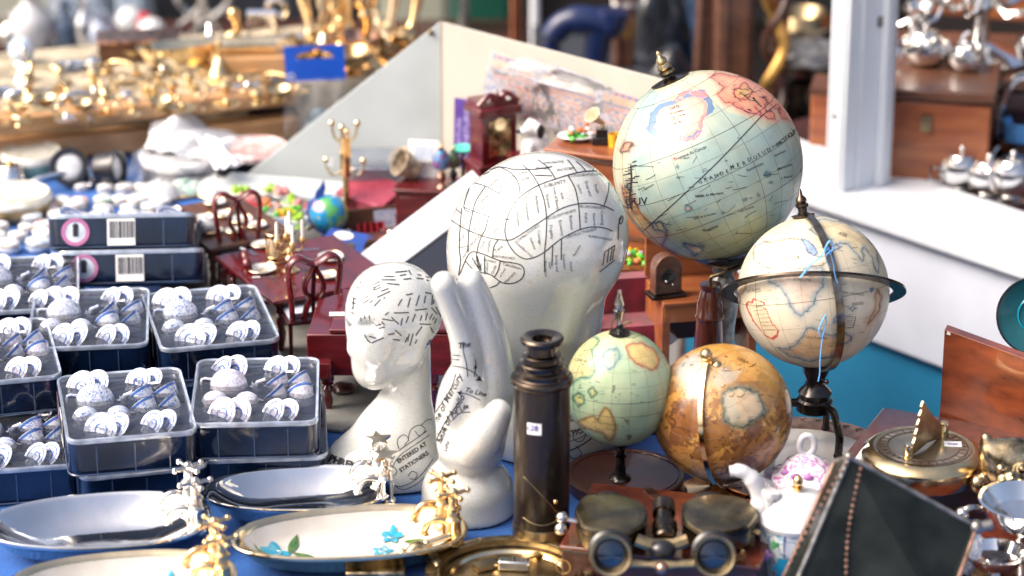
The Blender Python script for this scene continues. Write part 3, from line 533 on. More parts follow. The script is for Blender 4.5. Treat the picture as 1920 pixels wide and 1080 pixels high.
for l in [[(727,898),(731,870),(748,845),(775,826),(800,808)], [(733,902),(736,876),(752,852),(778,834),(806,815)], [(730,905),(750,912),(775,902),(795,884),(812,860)], [(738,908),(755,918),(780,908),(800,890)], [(748,842),(745,825),(757,815),(766,824),(758,834)], [(765,825),(770,806),(786,797),(797,806),(786,817),(778,808)], [(730,880),(738,876),(744,884),(738,892)], [(765,893),(772,884),(782,888),(778,898),(768,897)], [(790,797),(800,788),(810,786)]]: ink.line(l, 1.3)
ink.build('printed_scroll', Mt['ink'], sh, Mx)
# ---------------------------------------------------------------- palmistry hand
PH = P(873, 955); ph = thing('palmistry_hand', 'white ceramic palmistry hand pointing up with black lines and writing on its palm', 'ceramic hand', PH)
def hl(px, py, y=0.0):
    p = D(px, py, PH.y + y) - PH; return (p.x, y, p.z)
q = SDF((-.055, -.065, -.003), (.065, .06, .25), .0016)
def chain(pts, rs, k=.004, y=None):
    pts = spline(pts, 4); n = len(pts); rr = np.interp(np.linspace(0, len(rs) - 1, n), range(len(rs)), rs)
    e = None
    for i in range(n - 1):
        c_ = q.cap(pts[i], pts[i + 1], rr[i], rr[i + 1]); e = c_ if e is None else np.minimum(e, c_)
    q.add(e, k)
chain([hl(908, 800, .01), hl(926, 720, .010), hl(922, 650, .004), hl(902, 580, -.004), hl(883, 528, -.010)], [.020, .0185, .0165, .0138, .0112], .004)      # index finger
chain([hl(878, 790, -.002), hl(880, 720, -.004), hl(872, 640, -.008), hl(852, 580, -.015), hl(832, 532, -.022)], [.015, .0140, .0132, .0122, .0110], .0035)   # middle finger
chain([hl(878, 790, .02), hl(886, 700, .024), hl(872, 625, .020), hl(850, 570, .010), hl(842, 548, .004)], [.016, .013, .012, .0105, .009], .0035)   # ring finger
chain([hl(868, 800, .03), hl(872, 720, .036), hl(866, 650, .034), hl(856, 600, .028)], [.014, .0115, .0105, .0085], .0035)   # little finger
q.add(q.ell(hl(886, 765, .010), (.030, .027, .050), ry=R(6)), .012)      # palm
q.add(q.ell(hl(858, 765, .0), (.0165, .022, .040), ry=R(8)), .012)
q.add(q.ell(hl(884, 836, -.010), (.029, .025, .023)), .010); chain([hl(884, 842, -.020), hl(905, 820, -.027), hl(924, 792, -.031), hl(935, 772, -.032)], [.020, .0175, .0140, .0112], .006)   # thumb
q.sub(q.ell(hl(873, 765, -.030), (.008, .010, .028), ry=R(14)), .010)
q.add(q.cap(hl(882, 860, .0), (.0, 0, .03), .025, .027), .012)        # wrist
q.add(q.ell((.002, 0, .018), (.0405, .040, .034)), .007); q.add(q.ell((.002, 0, .0), (.041, .041, .020)), .01)
q.flat(0); pho = q.mesh('body', Mt['cer'], ph, 2); bv, Mx = bvh_of(pho, ph); ink = Ink(bv)
def hc(pts): return [(x / 2.077 + 600, y / 2.077 + 480) for x, y in pts]
for l in [[(518,385),(545,388)],[(516,402),(543,404)],[(515,428),(560,435),(600,455),(625,482)],[(535,530),(580,540),(625,562)],[(530,458),(512,510),(480,565),(450,610),(436,650)],[(540,570),(505,620),(475,670),(455,720),(450,790)],[(515,640),(545,612),(585,608)],[(556,340),(560,380),(570,420),(575,470)],[(600,470),(607,425),(603,400)],[(440,660),(436,720),(448,760)]]: ink.line(hc(l), 1.7)
for pts in ([(630, 488), (605, 485), (622, 466)], [(535, 532), (552, 522), (548, 545)], [(605, 418), (597, 440), (612, 436)]): ink.poly(hc(pts))
for s, x, y, a, z in [('Line of Mercury', 492, 565, 62, 17), ('Line of Apollo', 505, 632, 60, 17), ('The', 560, 347, 10, 15), ('To Line', 605, 530, -14, 13), ('Life', 560, 592, 30, 12), ('Saturn', 478, 700, 65, 12), ('Luna', 492, 742, 70, 11)]: ink.text(s, x / 2.077 + 600, y / 2.077 + 480, z, a, .25, .3)
ink.build('printed_palm_lines', Mt['ink'], ph, Mx)
# ---------------------------------------------------------------- telescope
t = thing('brass_telescope', 'upright black leather and bronze telescope with a white price tag', 'telescope', P(1015, 1020))
MB().lathe([(.0235, 0), (.0248, .001), (.0248, .020), (.0242, .022)], 48).build('objective_band', Mt['oldbrass'], t)
MB().lathe([(.0236, .0218), (.0238, .024), (.0238, .150), (.0236, .151)], 48).build('barrel', Mt['leather'], t)
MB().lathe([(.0236, .150), (.026, .1505), (.0268, .152), (.0268, .1545), (.0255, .1565), (.0235, .157), (.0225, .158), (.0225, .1605), (.0228, .1615), (.0222, .163), (.0195, .164), (.0192, .167), (.0196, .1685), (.019, .1695), (.016, .1705), (.0155, .174), (.0165, .175), (.016, .176), (.0125, .177), (.0120, .184)], 48).build('draw_tubes', Mt['bronze'], t)
MB().lathe([(.012, .1835), (.0155, .185), (.0182, .187), (.0184, .190), (.0172, .1915), (.0150, .1918), (.0085, .1895), (.0080, .186), (.0001, .1855)], 48, cap=False).build('eyepiece', Mt['bronze'], t)
pt = MB(); pt.add([(x, -math.sqrt(.02405 ** 2 - x * x), z) for z in (.112, .1225) for x in np.linspace(-.0125, -.0005, 5)], [(i, i + 1, i + 6, i + 5) for i in range(4)])
pt.build('price_tag', Mt['tagw'], t, smooth=False)
bpy.context.view_layer.update()
def stick_text(s, px, py, size, ang, obj, root, matn, name='printed_text', bold=.2):
    bv, Mx = bvh_of(obj, root); k = Ink(bv); k.text(s, px, py, size, ang, bold); return k.build(name, Mt[matn], root, Mx)
tagobj = [c for c in kids(t) if c.name.startswith('price_tag')][0]
stick_text('k28', 998, 803, 15, -6, tagobj, t, 'violet', 'price_writing', .3)
m = MB()
arcpts = [(.0242 * math.sin(a), -.0242 * math.cos(a), .072 - (a + .7) ** 1.3 * .024) for a in np.linspace(-.7, .55, 12)]
m.tube(arcpts, .0005, 5); arc2 = [(.0242 * math.sin(a), -.0242 * math.cos(a), .034 + .012 * math.sin((a + .7) * 2.2) * -.4) for a in np.linspace(-.7, .55, 12)]; m.tube(arc2, .0004, 5); m.build('etched_outline', Mt['oldbrass'], t)
MB().ball((.0242 * math.sin(.5), -.0242 * math.cos(.5), .050), .0022).build('stud', Mt['gold'], t)
# ================================================================ globes
def nz(N, f, seed, octv=4):
    r = np.random.RandomState(seed); o = np.zeros(len(N)); a = 1; tot = 0
    for k in range(octv):
        for j in range(5):
            d = r.normal(size=3); d /= np.linalg.norm(d); o += a * np.sin(N @ d * f * (2.03 ** k) * (.7 + .6 * r.rand()) + r.rand() * 6.28)
        tot += a * 2.2; a *= .62
    return o / tot
def inpoly(u, v, poly):
    c = np.zeros(len(u), bool); n = len(poly)
    for i in range(n):
        x0, y0 = poly[i]; x1, y1 = poly[(i + 1) % n]
        if y0 == y1: continue
        k = ((y0 > v) != (y1 > v)) & (u < (x1 - x0) * (v - y0) / (y1 - y0) + x0); c ^= k
    return c
def sphere(Rr, nlat=260, nlon=520, st=1):
    la = np.linspace(0, math.pi, nlat + 1); lo = np.linspace(0, 2 * math.pi, nlon, endpoint=False)
    LA, LO = np.meshgrid(la, lo, indexing='ij'); N = np.stack([np.sin(LA) * np.cos(LO), np.sin(LA) * np.sin(LO), -np.cos(LA)], -1).reshape(-1, 3)
    i = np.arange(nlat)[:, None] * nlon; j = np.arange(nlon)[None, :]; j2 = (j + 1) % nlon
    f = np.stack([i + j, i + j2, i + nlon + j2, i + nlon + j], -1).reshape(-1, 4)
    return N, f
def make_ball(name, root, c, Rr, paint, view, mt, st=1, nlat=260):
    """c centre local to root; paint(N, u, v, w) -> colours"""
    N, f = sphere(Rr, nlat, nlat * 2)
    cw = Vector(c) + root.location; z = (CAM - cw).normalized(); x = Vector((1, 0, 0)); x = (x - z * x.dot(z)).normalized(); y = z.cross(x)
    A = np.array([x[:], y[:], z[:]]); q = N @ A.T
    col = paint(N, q[:, 0], q[:, 1], q[:, 2])
    V = N * Rr; V[:, 2] *= st; V += np.array(c)
    me = bpy.data.meshes.new(name); me.vertices.add(len(V)); me.vertices.foreach_set('co', V.ravel())
    me.loops.add(len(f) * 4); me.loops.foreach_set('vertex_index', f.ravel().astype(np.int32)); me.polygons.add(len(f)); me.polygons.foreach_set('loop_start', np.arange(len(f), dtype=np.int32) * 4)
    me.update(calc_edges=True); me.polygons.foreach_set('use_smooth', [True] * len(f))
    at = me.color_attributes.new('Col', 'FLOAT_COLOR', 'POINT'); at.data.foreach_set('color', np.concatenate([np.clip(col, 0, 1), np.ones((len(V), 1))], 1).astype(np.float32).ravel())
    me.materials.append(mt); o = bpy.data.objects.new(name, me); COL.objects.link(o); o.parent = root
    return o, (x, y, z)
def axis_of(fr, u, v, w): return (fr[0] * u + fr[1] * v + fr[2] * w).normalized()
def circles(c, Rr, ax, lats, lons, r, st=1, n=96):
    m = MB(); a = ax; b = a.cross(Vector((0, 1, .2))).normalized(); d = a.cross(b); c = Vector(c)
    def put(pts): m.tube([(c.x + p.x, c.y + p.y, c.z + p.z * st) for p in pts], r, 4, closed=True)
    for la in lats:
        s, k = math.sin(R(la)) * Rr, math.cos(R(la)) * Rr
        put([a * s + (b * math.cos(2 * math.pi * i / n) + d * math.sin(2 * math.pi * i / n)) * k for i in range(n)])
    for lo in lons:
        e = b * math.cos(R(lo)) + d * math.sin(R(lo)); put([(a * math.cos(2 * math.pi * i / n) + e * math.sin(2 * math.pi * i / n)) * Rr for i in range(n)])
    return m
def mixc(a, b, t): t = np.clip(t, 0, 1)[:, None]; return np.array(a) * (1 - t) + np.array(b) * t
class Paint:
    def __init__(s, N, u, v, w, base): s.N, s.u, s.v, s.w = N, u, v, w; s.c = base; s.du = nz(N, 22, 5) * .022; s.dv = nz(N, 22, 6) * .022
    def poly(s, pts, col, k=1, jit=1, var=.12, grow=1.0, o=(0, 0), seed=9):
        pts = [((x - o[0]), (o[1] - y)) for x, y in pts] if False else pts
        cx = sum(p[0] for p in pts) / len(pts); cy = sum(p[1] for p in pts) / len(pts)
        pp = [(cx + (x - cx) * grow, cy + (y - cy) * grow) for x, y in pts]
        ins = inpoly(s.u + s.du * jit, s.v + s.dv * jit, pp) & (s.w > 0)
        t = nz(s.N, 30, seed, 3)[ins]; s.c[ins] = s.c[ins] * (1 - k) + k * np.array(col) * (1 + var * t[:, None]); return ins
    def land(s, pts, col, edge, ew=.035, jit=1):
        P_ = np.stack([s.u + s.du * jit, s.v + s.dv * jit], 1)[s.w > 0]; dmin = np.full(len(P_), 9.)
        for (x0, y0), (x1, y1) in zip(pts, pts[1:] + pts[:1]):
            ab = np.array([x1 - x0, y1 - y0]); ap = P_ - np.array([x0, y0]); t = np.clip(ap @ ab / (ab @ ab + 1e-9), 0, 1)
            dmin = np.minimum(dmin, np.hypot(ap[:, 0] - t * ab[0], ap[:, 1] - t * ab[1]))
        idx = np.where(s.w > 0)[0]; ins = inpoly(P_[:, 0], P_[:, 1], pts); sd_ = np.where(ins, dmin, -dmin)
        m1 = ins; t = nz(s.N[idx[m1]], 30, 4, 3)[:, None]; s.c[idx[m1]] = np.array(col) * (1 + .15 * t)
        k = np.exp(-(np.abs(sd_) / ew) ** 2)[:, None]; inner = np.where(ins, 1., .75)[:, None]; s.c[idx] = s.c[idx] * (1 - k * inner) + np.array(edge) * k * inner
        k2 = (np.abs(sd_) < .006); s.c[idx[k2]] *= .35
def px2(pts, c, r, sc_=1, ox=0, oy=0): return [((x / sc_ + ox - c[0]) / r, (c[1] - (y / sc_ + oy)) / r) for x, y in pts]
back_lands = lambda N, seed, th=.12: nz(N, 3.2, seed, 5) > th
MG = vcol_mat('varnished_map_paper', .4, .22); MG2 = vcol_mat('matt_map_paper', .45, .2); MGg = vcol_mat('glossy_map_paper', .32, .5)
# ---- large globe
GB = P(1350, 738); r_ = 178 / S(D(1327, 310, GB.y)); gl = thing('desk_globe', 'largest globe, pale green and blue antique world map with salmon coloured North America', 'globe', GB)
cc = D(1327, 310, GB.y) - GB; C1 = (1327, 310)
def paintL(N, u, v, w):
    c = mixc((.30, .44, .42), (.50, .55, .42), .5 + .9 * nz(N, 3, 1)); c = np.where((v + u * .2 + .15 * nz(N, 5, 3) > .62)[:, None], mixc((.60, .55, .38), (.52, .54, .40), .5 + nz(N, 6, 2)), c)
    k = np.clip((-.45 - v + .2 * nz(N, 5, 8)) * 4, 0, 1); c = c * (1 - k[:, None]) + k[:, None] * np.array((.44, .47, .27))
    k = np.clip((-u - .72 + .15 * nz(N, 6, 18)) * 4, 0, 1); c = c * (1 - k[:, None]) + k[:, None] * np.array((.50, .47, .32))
    bl_ = back_lands(N, 21) & (w < 0); c[bl_] = (.55, .36, .22)
    p = Paint(N, u, v, w, c); f = lambda pts: px2(pts, C1, 178, 2.348, 1100, 100)
    p.land(f([(545,105),(600,95),(680,105),(740,130),(800,170),(840,205),(870,240),(905,262),(935,290),(940,325),(900,300),(870,292),(850,282),(835,240),(815,255),(790,230),(775,200),(790,250),(820,275),(825,305),(790,290),(760,262),(745,240),(760,280),(700,268),(655,235),(610,225),(580,190),(600,160),(560,125)]), (.72, .36, .22), (.72, .22, .17), .035)
    p.land(f([(640,160),(700,140),(730,180),(700,210),(650,200)]), (.66, .40, .16), (.7, .2, .15), .02)
    p.land(f([(165,590),(215,640),(240,700),(300,760),(340,750),(360,790),(330,850),(400,880),(330,880),(250,800),(180,690)]), (.62, .42, .17), (.40, .16, .06), .03)
    p.land(f([(285,745),(330,735),(360,770),(345,780),(300,770)]), (.62, .47, .22), (.15, .22, .22), .02)
    p.land(f([(430,830),(470,840),(520,845),(500,870),(480,885),(450,860)]), (.62, .36, .16), (.10, .16, .16), .025)
    p.land(f([(150,430),(180,395),(205,400),(190,430),(160,445)]), (.55, .3, .18), (.25, .12, .1), .02)
    # cartouche
    f2 = f([(290,330),(295,280),(335,240),(390,215),(430,190),(480,178),(520,190),(540,225),(535,270),(510,300),(500,345),(470,370),(440,385),(400,372),(350,365),(310,360)])
    sc_b = lambda kk, cl, e: p.poly([(sum(q[0] for q in f2) / len(f2) + (x - sum(q[0] for q in f2) / len(f2)) * kk, sum(q[1] for q in f2) / len(f2) + (y - sum(q[1] for q in f2) / len(f2)) * kk) for x, y in f2], cl, 1, e)
    ins = sc_b(1.12, (.35, .15, .32), 1.3); t = nz(N, 14, 31)[ins]; c2 = p.c[ins]; c2[t > .12] = (.62, .22, .22); c2[t < -.12] = (.12, .22, .36); c2[(t > -.02) & (t < .06)] = (.35, .42, .22); p.c[ins] = c2
    sc_b(.88, (.56, .34, .28), .8); sc_b(.78, (.58, .45, .34), .4); p.c *= .82
    for (x, y, s, cl) in [(395,467,11,(.75,.2,.15)),(405,495,12,(.05,.12,.15)),(403,540,10,(.05,.12,.15)),(450,680,17,(.06,.16,.2)),(449,682,8,(.8,.3,.2)),(785,527,17,(.04,.12,.15)),(797,565,10,(.04,.12,.15)),(690,640,13,(.05,.12,.15)),(712,632,8,(.05,.12,.15)),(755,622,14,(.1,.15,.2)),(600,690,9,(.04,.1,.12)),(930,515,10,(.05,.1,.1)),(225,695,13,(.6,.15,.08)),(215,700,18,(.2,.1,.05)),(905,600,8,(.05,.1,.2)),(660,375,8,(.04,.1,.12))]:
        uu, vv = px2([(x, y)], C1, 178, 2.348, 1100, 100)[0]; d = np.hypot(u + p.du - uu, v + p.dv - vv) * 178 * 2.348; k = np.clip((s - d) / 5, 0, 1)[:, None] * (w > 0)[:, None] * .85; p.c = p.c * (1 - k) + np.array(cl) * k
    d = np.hypot((u - px2([(190, 620)], C1, 178, 2.348, 1100, 100)[0][0]) * 1.6, (v - px2([(190, 620)], C1, 178, 2.348, 1100, 100)[0][1]) * .6)
    k = (np.clip((.14 - d) * 9, 0, 1) * np.clip(.5 + 2 * nz(N, 40, 77), 0, 1))[:, None] * (w > 0)[:, None]; p.c = p.c * (1 - k) + np.array((.05, .05, .04)) * k
    return p.c
go, fr = make_ball('map_sphere', gl, cc, r_, paintL, None, MG, nlat=330)
ax = axis_of(fr, -.40, .90, .17)
inkc = mat('faded_map_ink', (.10, .11, .08), .5, scale=50)
circles(cc, r_ * 1.0008, ax, [23.5, 0, -23.5, 62, -62], [35, 125], .00022).build('graticule', mat('brown_map_ink', (.07, .045, .03), .5, scale=50), gl)
circles(cc, r_ * 1.0004, ax, [12, -12, 36, 48, -36, -48, 75], [5, 20, 50, 65, 80, 95, 110, 140, 155, 170], .00014).build('fine_graticule', inkc, gl)
ex = (ax * .9 + fr[0] * -.25 + fr[1] * .1).normalized(); ecl = axis_of(fr, -.66, .52, .02)
bpy.context.view_layer.update(); bv, Mx = bvh_of(go, gl); ink = Ink(bv)
f3 = lambda x, y: (x / 2.348 + 1100, y / 2.348 + 100)
ink.line([f3(235, 795), f3(420, 628), f3(590, 465), f3(770, 275)], 1.7); ink.line([f3(770, 275), f3(835, 225), f3(890, 175)], 1.4)
for s, a, b, z in [('GRANDE', (500, 565), (618, 520), 10), ('MER', (640, 500), (692, 484), 10), ('DU', (716, 468), (742, 458), 10), ('SUD', (758, 448), (800, 425), 10), ('ou', (818, 410), (830, 404), 8), ('PACIFIQUE', (842, 402), (915, 345), 11)]:
    n = len(s)
    for i, ch in enumerate(s):
        k = i / max(1, n - 1); x, y = f3(a[0] + (b[0] - a[0]) * k, a[1] + (b[1] - a[1]) * k); ink.text(ch, x, y, z, math.degrees(math.atan2(a[1] - b[1], b[0] - a[0])), .1)
rr = random.Random(5)
for s, x, y, a, z in [('Tropique du Cancer', 455, 440, 22, 8), ('Equinoctiale', 740, 500, 24, 7), ('Isles', 500, 625, 10, 7), ('Route de Mendana', 540, 622, 8, 7), ('Tropique', 545, 770, 20, 8), ('I. Pascal', 880, 545, 14, 7), ('Marquises', 870, 500, 22, 7), ('Isles de la Societe', 520, 715, 14, 6), ('CARTE', 385, 240, 14, 7), ('du monde', 405, 275, 14, 6), ('des nouvelles', 395, 258, 14, 5), ('par M.', 400, 305, 14, 6), ('terres', 390, 290, 14, 5), ('NOUV', 200, 655, 4, 20), ('I. Salomon', 270, 590, 30, 6), ('California', 700, 190, -40, 6), ('Mexique', 750, 215, -45, 7), ('Amerique', 850, 440, 26, 6), ('Capricorne', 700, 685, 18, 7)]:
    ink.text(s, *f3(x, y), z, a, .05)
for k in range(46):   # wandering ship tracks, soundings and small coast names
    x, y = rr.uniform(200, 860), rr.uniform(430, 800); l = rr.uniform(14, 70); an = R(rr.gauss(14, 18)); ink.line([f3(x, y), f3(x + l * .5 * math.cos(an), y - l * .5 * math.sin(an) + rr.uniform(-4, 4)), f3(x + l * math.cos(an), y - l * math.sin(an))], rr.uniform(.6, 1.1))
for k in range(26):
    x, y = 190 + rr.gauss(0, 16), 480 + k * 8; ink.line([f3(x - 8, y), f3(x + rr.uniform(4, 30), y - rr.uniform(0, 7))], rr.uniform(1, 2.4))
ink.line([f3(195, 492), f3(198, 560), f3(190, 640), f3(200, 690)], 3)
for k in range(22): x, y = rr.uniform(630, 790), rr.uniform(140, 260); ink.line([f3(x, y), f3(x + rr.uniform(5, 25), y + rr.uniform(-9, 14))], .9)
ink.build('printed_writing', Mt['ink'], gl, Mx)
# finial and stand
def along(a): return Vector(a).to_track_quat('Z', 'Y').to_matrix().to_4x4()
M_ = Matrix.Translation(cc + ax * (r_ - .001)) @ along(ax)
MB().lathe([(.0001, .0), (.0185, -.0015), (.0190, .0005), (.012, .002), (.004, .0035), (.004, .006)], 24, M_, cap=False).build('polar_cap', Mt['bronze'], gl)
Mt['oldbrass2'] = mat('worn_finial_brass', (.55, .42, .24), .25, 1, scale=90, var=.4)
MB().lathe([(.004, .005), (.0075, .007), (.0078, .0095), (.005, .0105), (.0072, .0125), (.0065, .016), (.004, .0175), (.0052, .019), (.0048, .0215), (.0025, .024), (.0022, .028), (.0001, .030)], 20, M_, cap=False).build('finial', Mt['oldbrass2'], gl)
zb_ = cc.z - r_
MB().lathe([(.0001, zb_ - .006), (.03, zb_ - .004), (.042, zb_ + .006), (.046, zb_ + .012), (.0445, zb_ + .012), (.03, zb_ + .002), (.0001, zb_ - .0025)], 32, cap=False).build('cradle', Mt['blackmetal'], gl)
MB().lathe([(.05, 0), (.052, .006), (.046, .012), (.02, .016), (.014, .022), (.010, .03), (.0125, zb_ * .5), (.016, zb_ * .7), (.0145, zb_ - .03), (.009, zb_ - .02), (.012, zb_ - .012), (.01, zb_ - .004)], 28).build('column', Mt['lead'], gl)
# turned wooden post with bent brass rod: leg of the large globe's own stand
tp = P(1326, 752) - GB; zt2 = D(1326, 532, tp.y + GB.y).z
MB().lathe([(.012, 0), (.013, .004), (.0095, .012), (.0135, .03), (.0145, .05), (.0125, zt2 - .035), (.0142, zt2 - .033), (.0142, zt2 - .031), (.0128, zt2 - .029), (.0122, zt2 - .016), (.0085, zt2 - .006), (.0098, zt2 - .003), (.0095, zt2)], 28, TR(tp)).build('wooden_post', Mt['rosew'], gl)
p0 = Vector((tp.x, tp.y, zt2)); e = D(1392, 500, tp.y + GB.y - .02) - GB
MB().tube(spline([p0 + Vector((0, 0, -.004)), p0 + Vector((.0005, 0, .006)), p0 + Vector((.008, -.004, .011)), e], 5), .0018, 8).build('brass_rod', Mt['oldbrass'], gl)
MB().tube([p0 + Vector((0, 0, -.02)), Vector((0, 0, zt2 - .01))], .003, 6).build('cross_bar', Mt['rosew'], gl)
# ---- medium globe with horizon ring
GM = P(1524, 838); r_ = 142 / S(D(1525, 545, GM.y)); gm = thing('armillary_globe', 'cream antique globe inside a dark bronze horizon ring, tied with blue ribbon', 'globe', GM)
cc = D(1525, 547, GM.y) - GM; C2 = (1525, 547)
def paintM(N, u, v, w):
    c = mixc((.52, .48, .37), (.62, .55, .42), .5 + .8 * nz(N, 4, 11)); k = np.clip((v - .2 + u * .3 + .2 * nz(N, 4, 12)) * 2, 0, 1)[:, None]; c = c * (1 - k * .5) + k * .5 * np.array((.58, .50, .33))
    b = back_lands(N, 23) & (w < 0); c[b] = (.5, .36, .2)
    p = Paint(N, u, v, w, c); f = lambda pts: px2(pts, C2, 142, 3.167, 1340, 380)
    p.land(f([(325,420),(400,400),(520,395),(640,390),(650,430),(640,500),(605,540),(590,600),(550,640),(510,675),(470,640),(440,590),(420,540),(400,500),(330,470)]), (.58, .46, .36), (.24, .32, .36), .045)
    p.land(f([(375,400),(300,380),(230,330),(250,250),(360,235),(480,220),(540,225),(570,300),(620,330),(700,300),(640,380)]), (.62, .55, .44), (.42, .36, .28), .02)
    p.land(f([(520,210),(560,230),(610,310),(590,320),(550,290),(530,250)]), (.24, .34, .5), (.20, .28, .42), .02)
    p.poly(f([(240,235),(300,205),(400,180),(470,170),(520,180),(500,200),(430,210),(330,225),(250,245)]), (.30, .40, .50), 1, 2)
    p.poly(f([(455,135),(520,125),(560,130),(500,142)]), (.3, .4, .5), 1, 1); p.poly(f([(615,135),(680,128),(660,140)]), (.3, .4, .5), 1, 1)
    p.land(f([(690,290),(740,240),(790,250),(820,290),(850,330),(865,350),(880,320),(875,270),(930,330),(945,400),(960,420),(975,380),(960,300),(900,200),(780,120),(680,100),(600,110),(560,170),(640,210),(700,230)]), (.58, .48, .30), (.30, .36, .36), .03)
    p.land(f([(690,290),(720,255),(750,262),(720,285)]), (.62, .4, .25), (.2, .3, .4), .02)
    p.land(f([(380,860),(450,860),(500,830),(550,740),(580,730),(640,760),(690,790),(760,770),(810,790),(780,830),(740,850),(720,900),(560,935),(440,900)]), (.64, .42, .22), (.26, .30, .32), .035)
    p.land(f([(150,560),(130,520),(160,470),(240,450),(200,480),(140,600),(160,720)]), (.56, .44, .30), (.34, .24, .12), .02)
    p.land(f([(960,520),(985,560),(970,640),(920,700),(900,720),(940,620)]), (.62, .45, .28), (.5, .3, .18), .03)
    p.land(f([(700,480),(740,485),(735,510),(705,535)]), (.62, .40, .2), (.2, .3, .4), .02); p.land(f([(790,620),(820,605),(835,620),(810,640)]), (.62, .40, .16), (.2, .3, .35), .02)
    p.poly(f([(915,510),(935,505),(945,525),(930,538),(915,530)]), (.12, .18, .25), 1, 1)
    p.poly(f([(700,690),(720,660),(745,665),(735,690),(715,720),(698,710)]), (.20, .28, .35), 1, 1); p.poly(f([(715,682),(732,672),(736,682),(722,692)]), (.6, .4, .25), 1, 1)
    # red bordered cartouche
    f2 = f([(190,610),(200,585),(230,590),(235,570),(280,575),(300,590),(295,610),(320,640),(350,720),(385,760),(385,790),(350,810),(300,790),(270,750),(230,700),(210,650)])
    p.poly(f2, (.45, .07, .05), 1, 1); cx = sum(q_[0] for q_ in f2) / 16; cy = sum(q_[1] for q_ in f2) / 16; p.poly([(cx + (x - cx) * .87, cy + (y - cy) * .90) for x, y in f2], (.62, .52, .36), 1, .4)
    return p.c
go, fr = make_ball('map_sphere', gm, cc, r_, paintM, None, MG2, nlat=280)
ax = axis_of(fr, -.13, .985, .12)
circles(cc, r_ * 1.0006, ax, [0], [40], .00025).build('graticule', inkc, gm); circles(cc, r_ * 1.0003, ax, [-60, -40, -20, 20, 40, 60], range(0, 180, 20), .00010).build('fine_graticule', inkc, gm)
bv, Mx = bvh_of(go, gm); ink = Ink(bv); f3 = lambda x, y: (x / 3.167 + 1340, y / 3.167 + 380)
for pts in ([(765,672),(838,680),(820,742),(750,732),(765,672)],): ink.line([f3(*p) for p in pts], 1.4, smooth=False)
for k in range(4): ink.line([f3(765, 684 + k * 12), f3(822, 690 + k * 12)], .9)
for k in range(7): ink.line([f3(225 + k * 12, 620 + k * 22), f3(285 + k * 13, 610 + k * 24)], .7)
rr = random.Random(8)
for k in range(60): x, y = rr.uniform(180, 900), rr.uniform(250, 860); l = rr.uniform(8, 40); ink.line([f3(x, y), f3(x + l, y - rr.uniform(-8, 8))], rr.uniform(.5, .9))
for s, x, y, a, z in [('AFRIQUE', 450, 330, 4, 9), ('ETHIOPIE', 520, 460, -4, 8), ('OCEAN', 230, 520, 10, 8), ('INDES', 850, 600, 6, 8), ('Terra Australis', 600, 800, -4, 7), ('ASIE', 760, 190, -20, 9), ('MER DES INDES', 820, 540, -6, 6)]: ink.text(s, *f3(x, y), z, a)
ink.build('printed_writing', inkc, gm, Mx)
# rings
bm_ = Mt['bronze']
M_ = TR(cc, rx=R(-33), ry=R(1))
m = MB(); ro, ri, h = r_ * 1.22, r_ * 1.045, .0022; m.lathe([(ri, -h / 2), (ro, -h / 2), (ro, h / 2), (ri, h / 2), (ri, -h / 2)], 72, M_, cap=False); m.build('horizon_ring', bm_, gm, sharp=30)
e1 = fr[2] * .953 + fr[0] * .30; e1 = (e1 - ax * e1.dot(ax)).normalized()
rings = []; n = 40
for k in range(n + 1):
    a = R(-94 + 188 * k / n); d = ax * math.sin(a) + e1 * math.cos(a); s = ax.cross(e1) * .0036; rings.append([Vector(cc) + d * (r_ * 1.035) + s, Vector(cc) + d * (r_ * 1.035) - s, Vector(cc) + d * (r_ * 1.062) - s, Vector(cc) + d * (r_ * 1.062) + s])
MB().loft(rings).build('meridian_band', mat('light_bronze', (.30, .25, .19), .22, 1, scale=60, var=.3), gm, sharp=30)
M_ = Matrix.Translation(Vector(cc) + ax * r_ * 1.0) @ along(ax)
MB().lathe([(.010, .0), (.011, .002), (.004, .003), (.004, .008), (.0058, .0095), (.0058, .012), (.0038, .0125), (.0050, .0145), (.0045, .017), (.0018, .020), (.0014, .025), (.0001, .0265)], 20, M_).build('finial', Mt['bronze'], gm)
zb_ = cc.z - r_ * 1.06; zh = zb_ * .0
z1 = D(1522, 745, GM.y).z
MB().lathe([(.012, z1 - .014), (.0165, z1 - .012), (.0165, z1 - .002), (.0145, z1), (.0145, z1 + .004), (.0155, z1 + .0055), (.010, z1 + .012), (.0085, z1 + .018), (.0125, zb_ - .004), (.0125, zb_ + .004), (.004, zb_ + .006)], 28).build('hub', Mt['blackmetal'], gm)
for an in (-15, 105, 225):
    ca, sa = math.cos(R(an - 40)), math.sin(R(an - 40)); pts = spline([(x * ca, x * sa, z) for x, z in ((.014, z1 - .005), (.026, z1 - .006), (.034, z1 - .022), (.036, .02), (.035, .004))], 6)
    MB().tube(pts, .0042, 8, flat=(.8, 1)).ball((.035 * ca, .035 * sa, .004), .0045).build('leg', Mt['blackmetal'], gm)
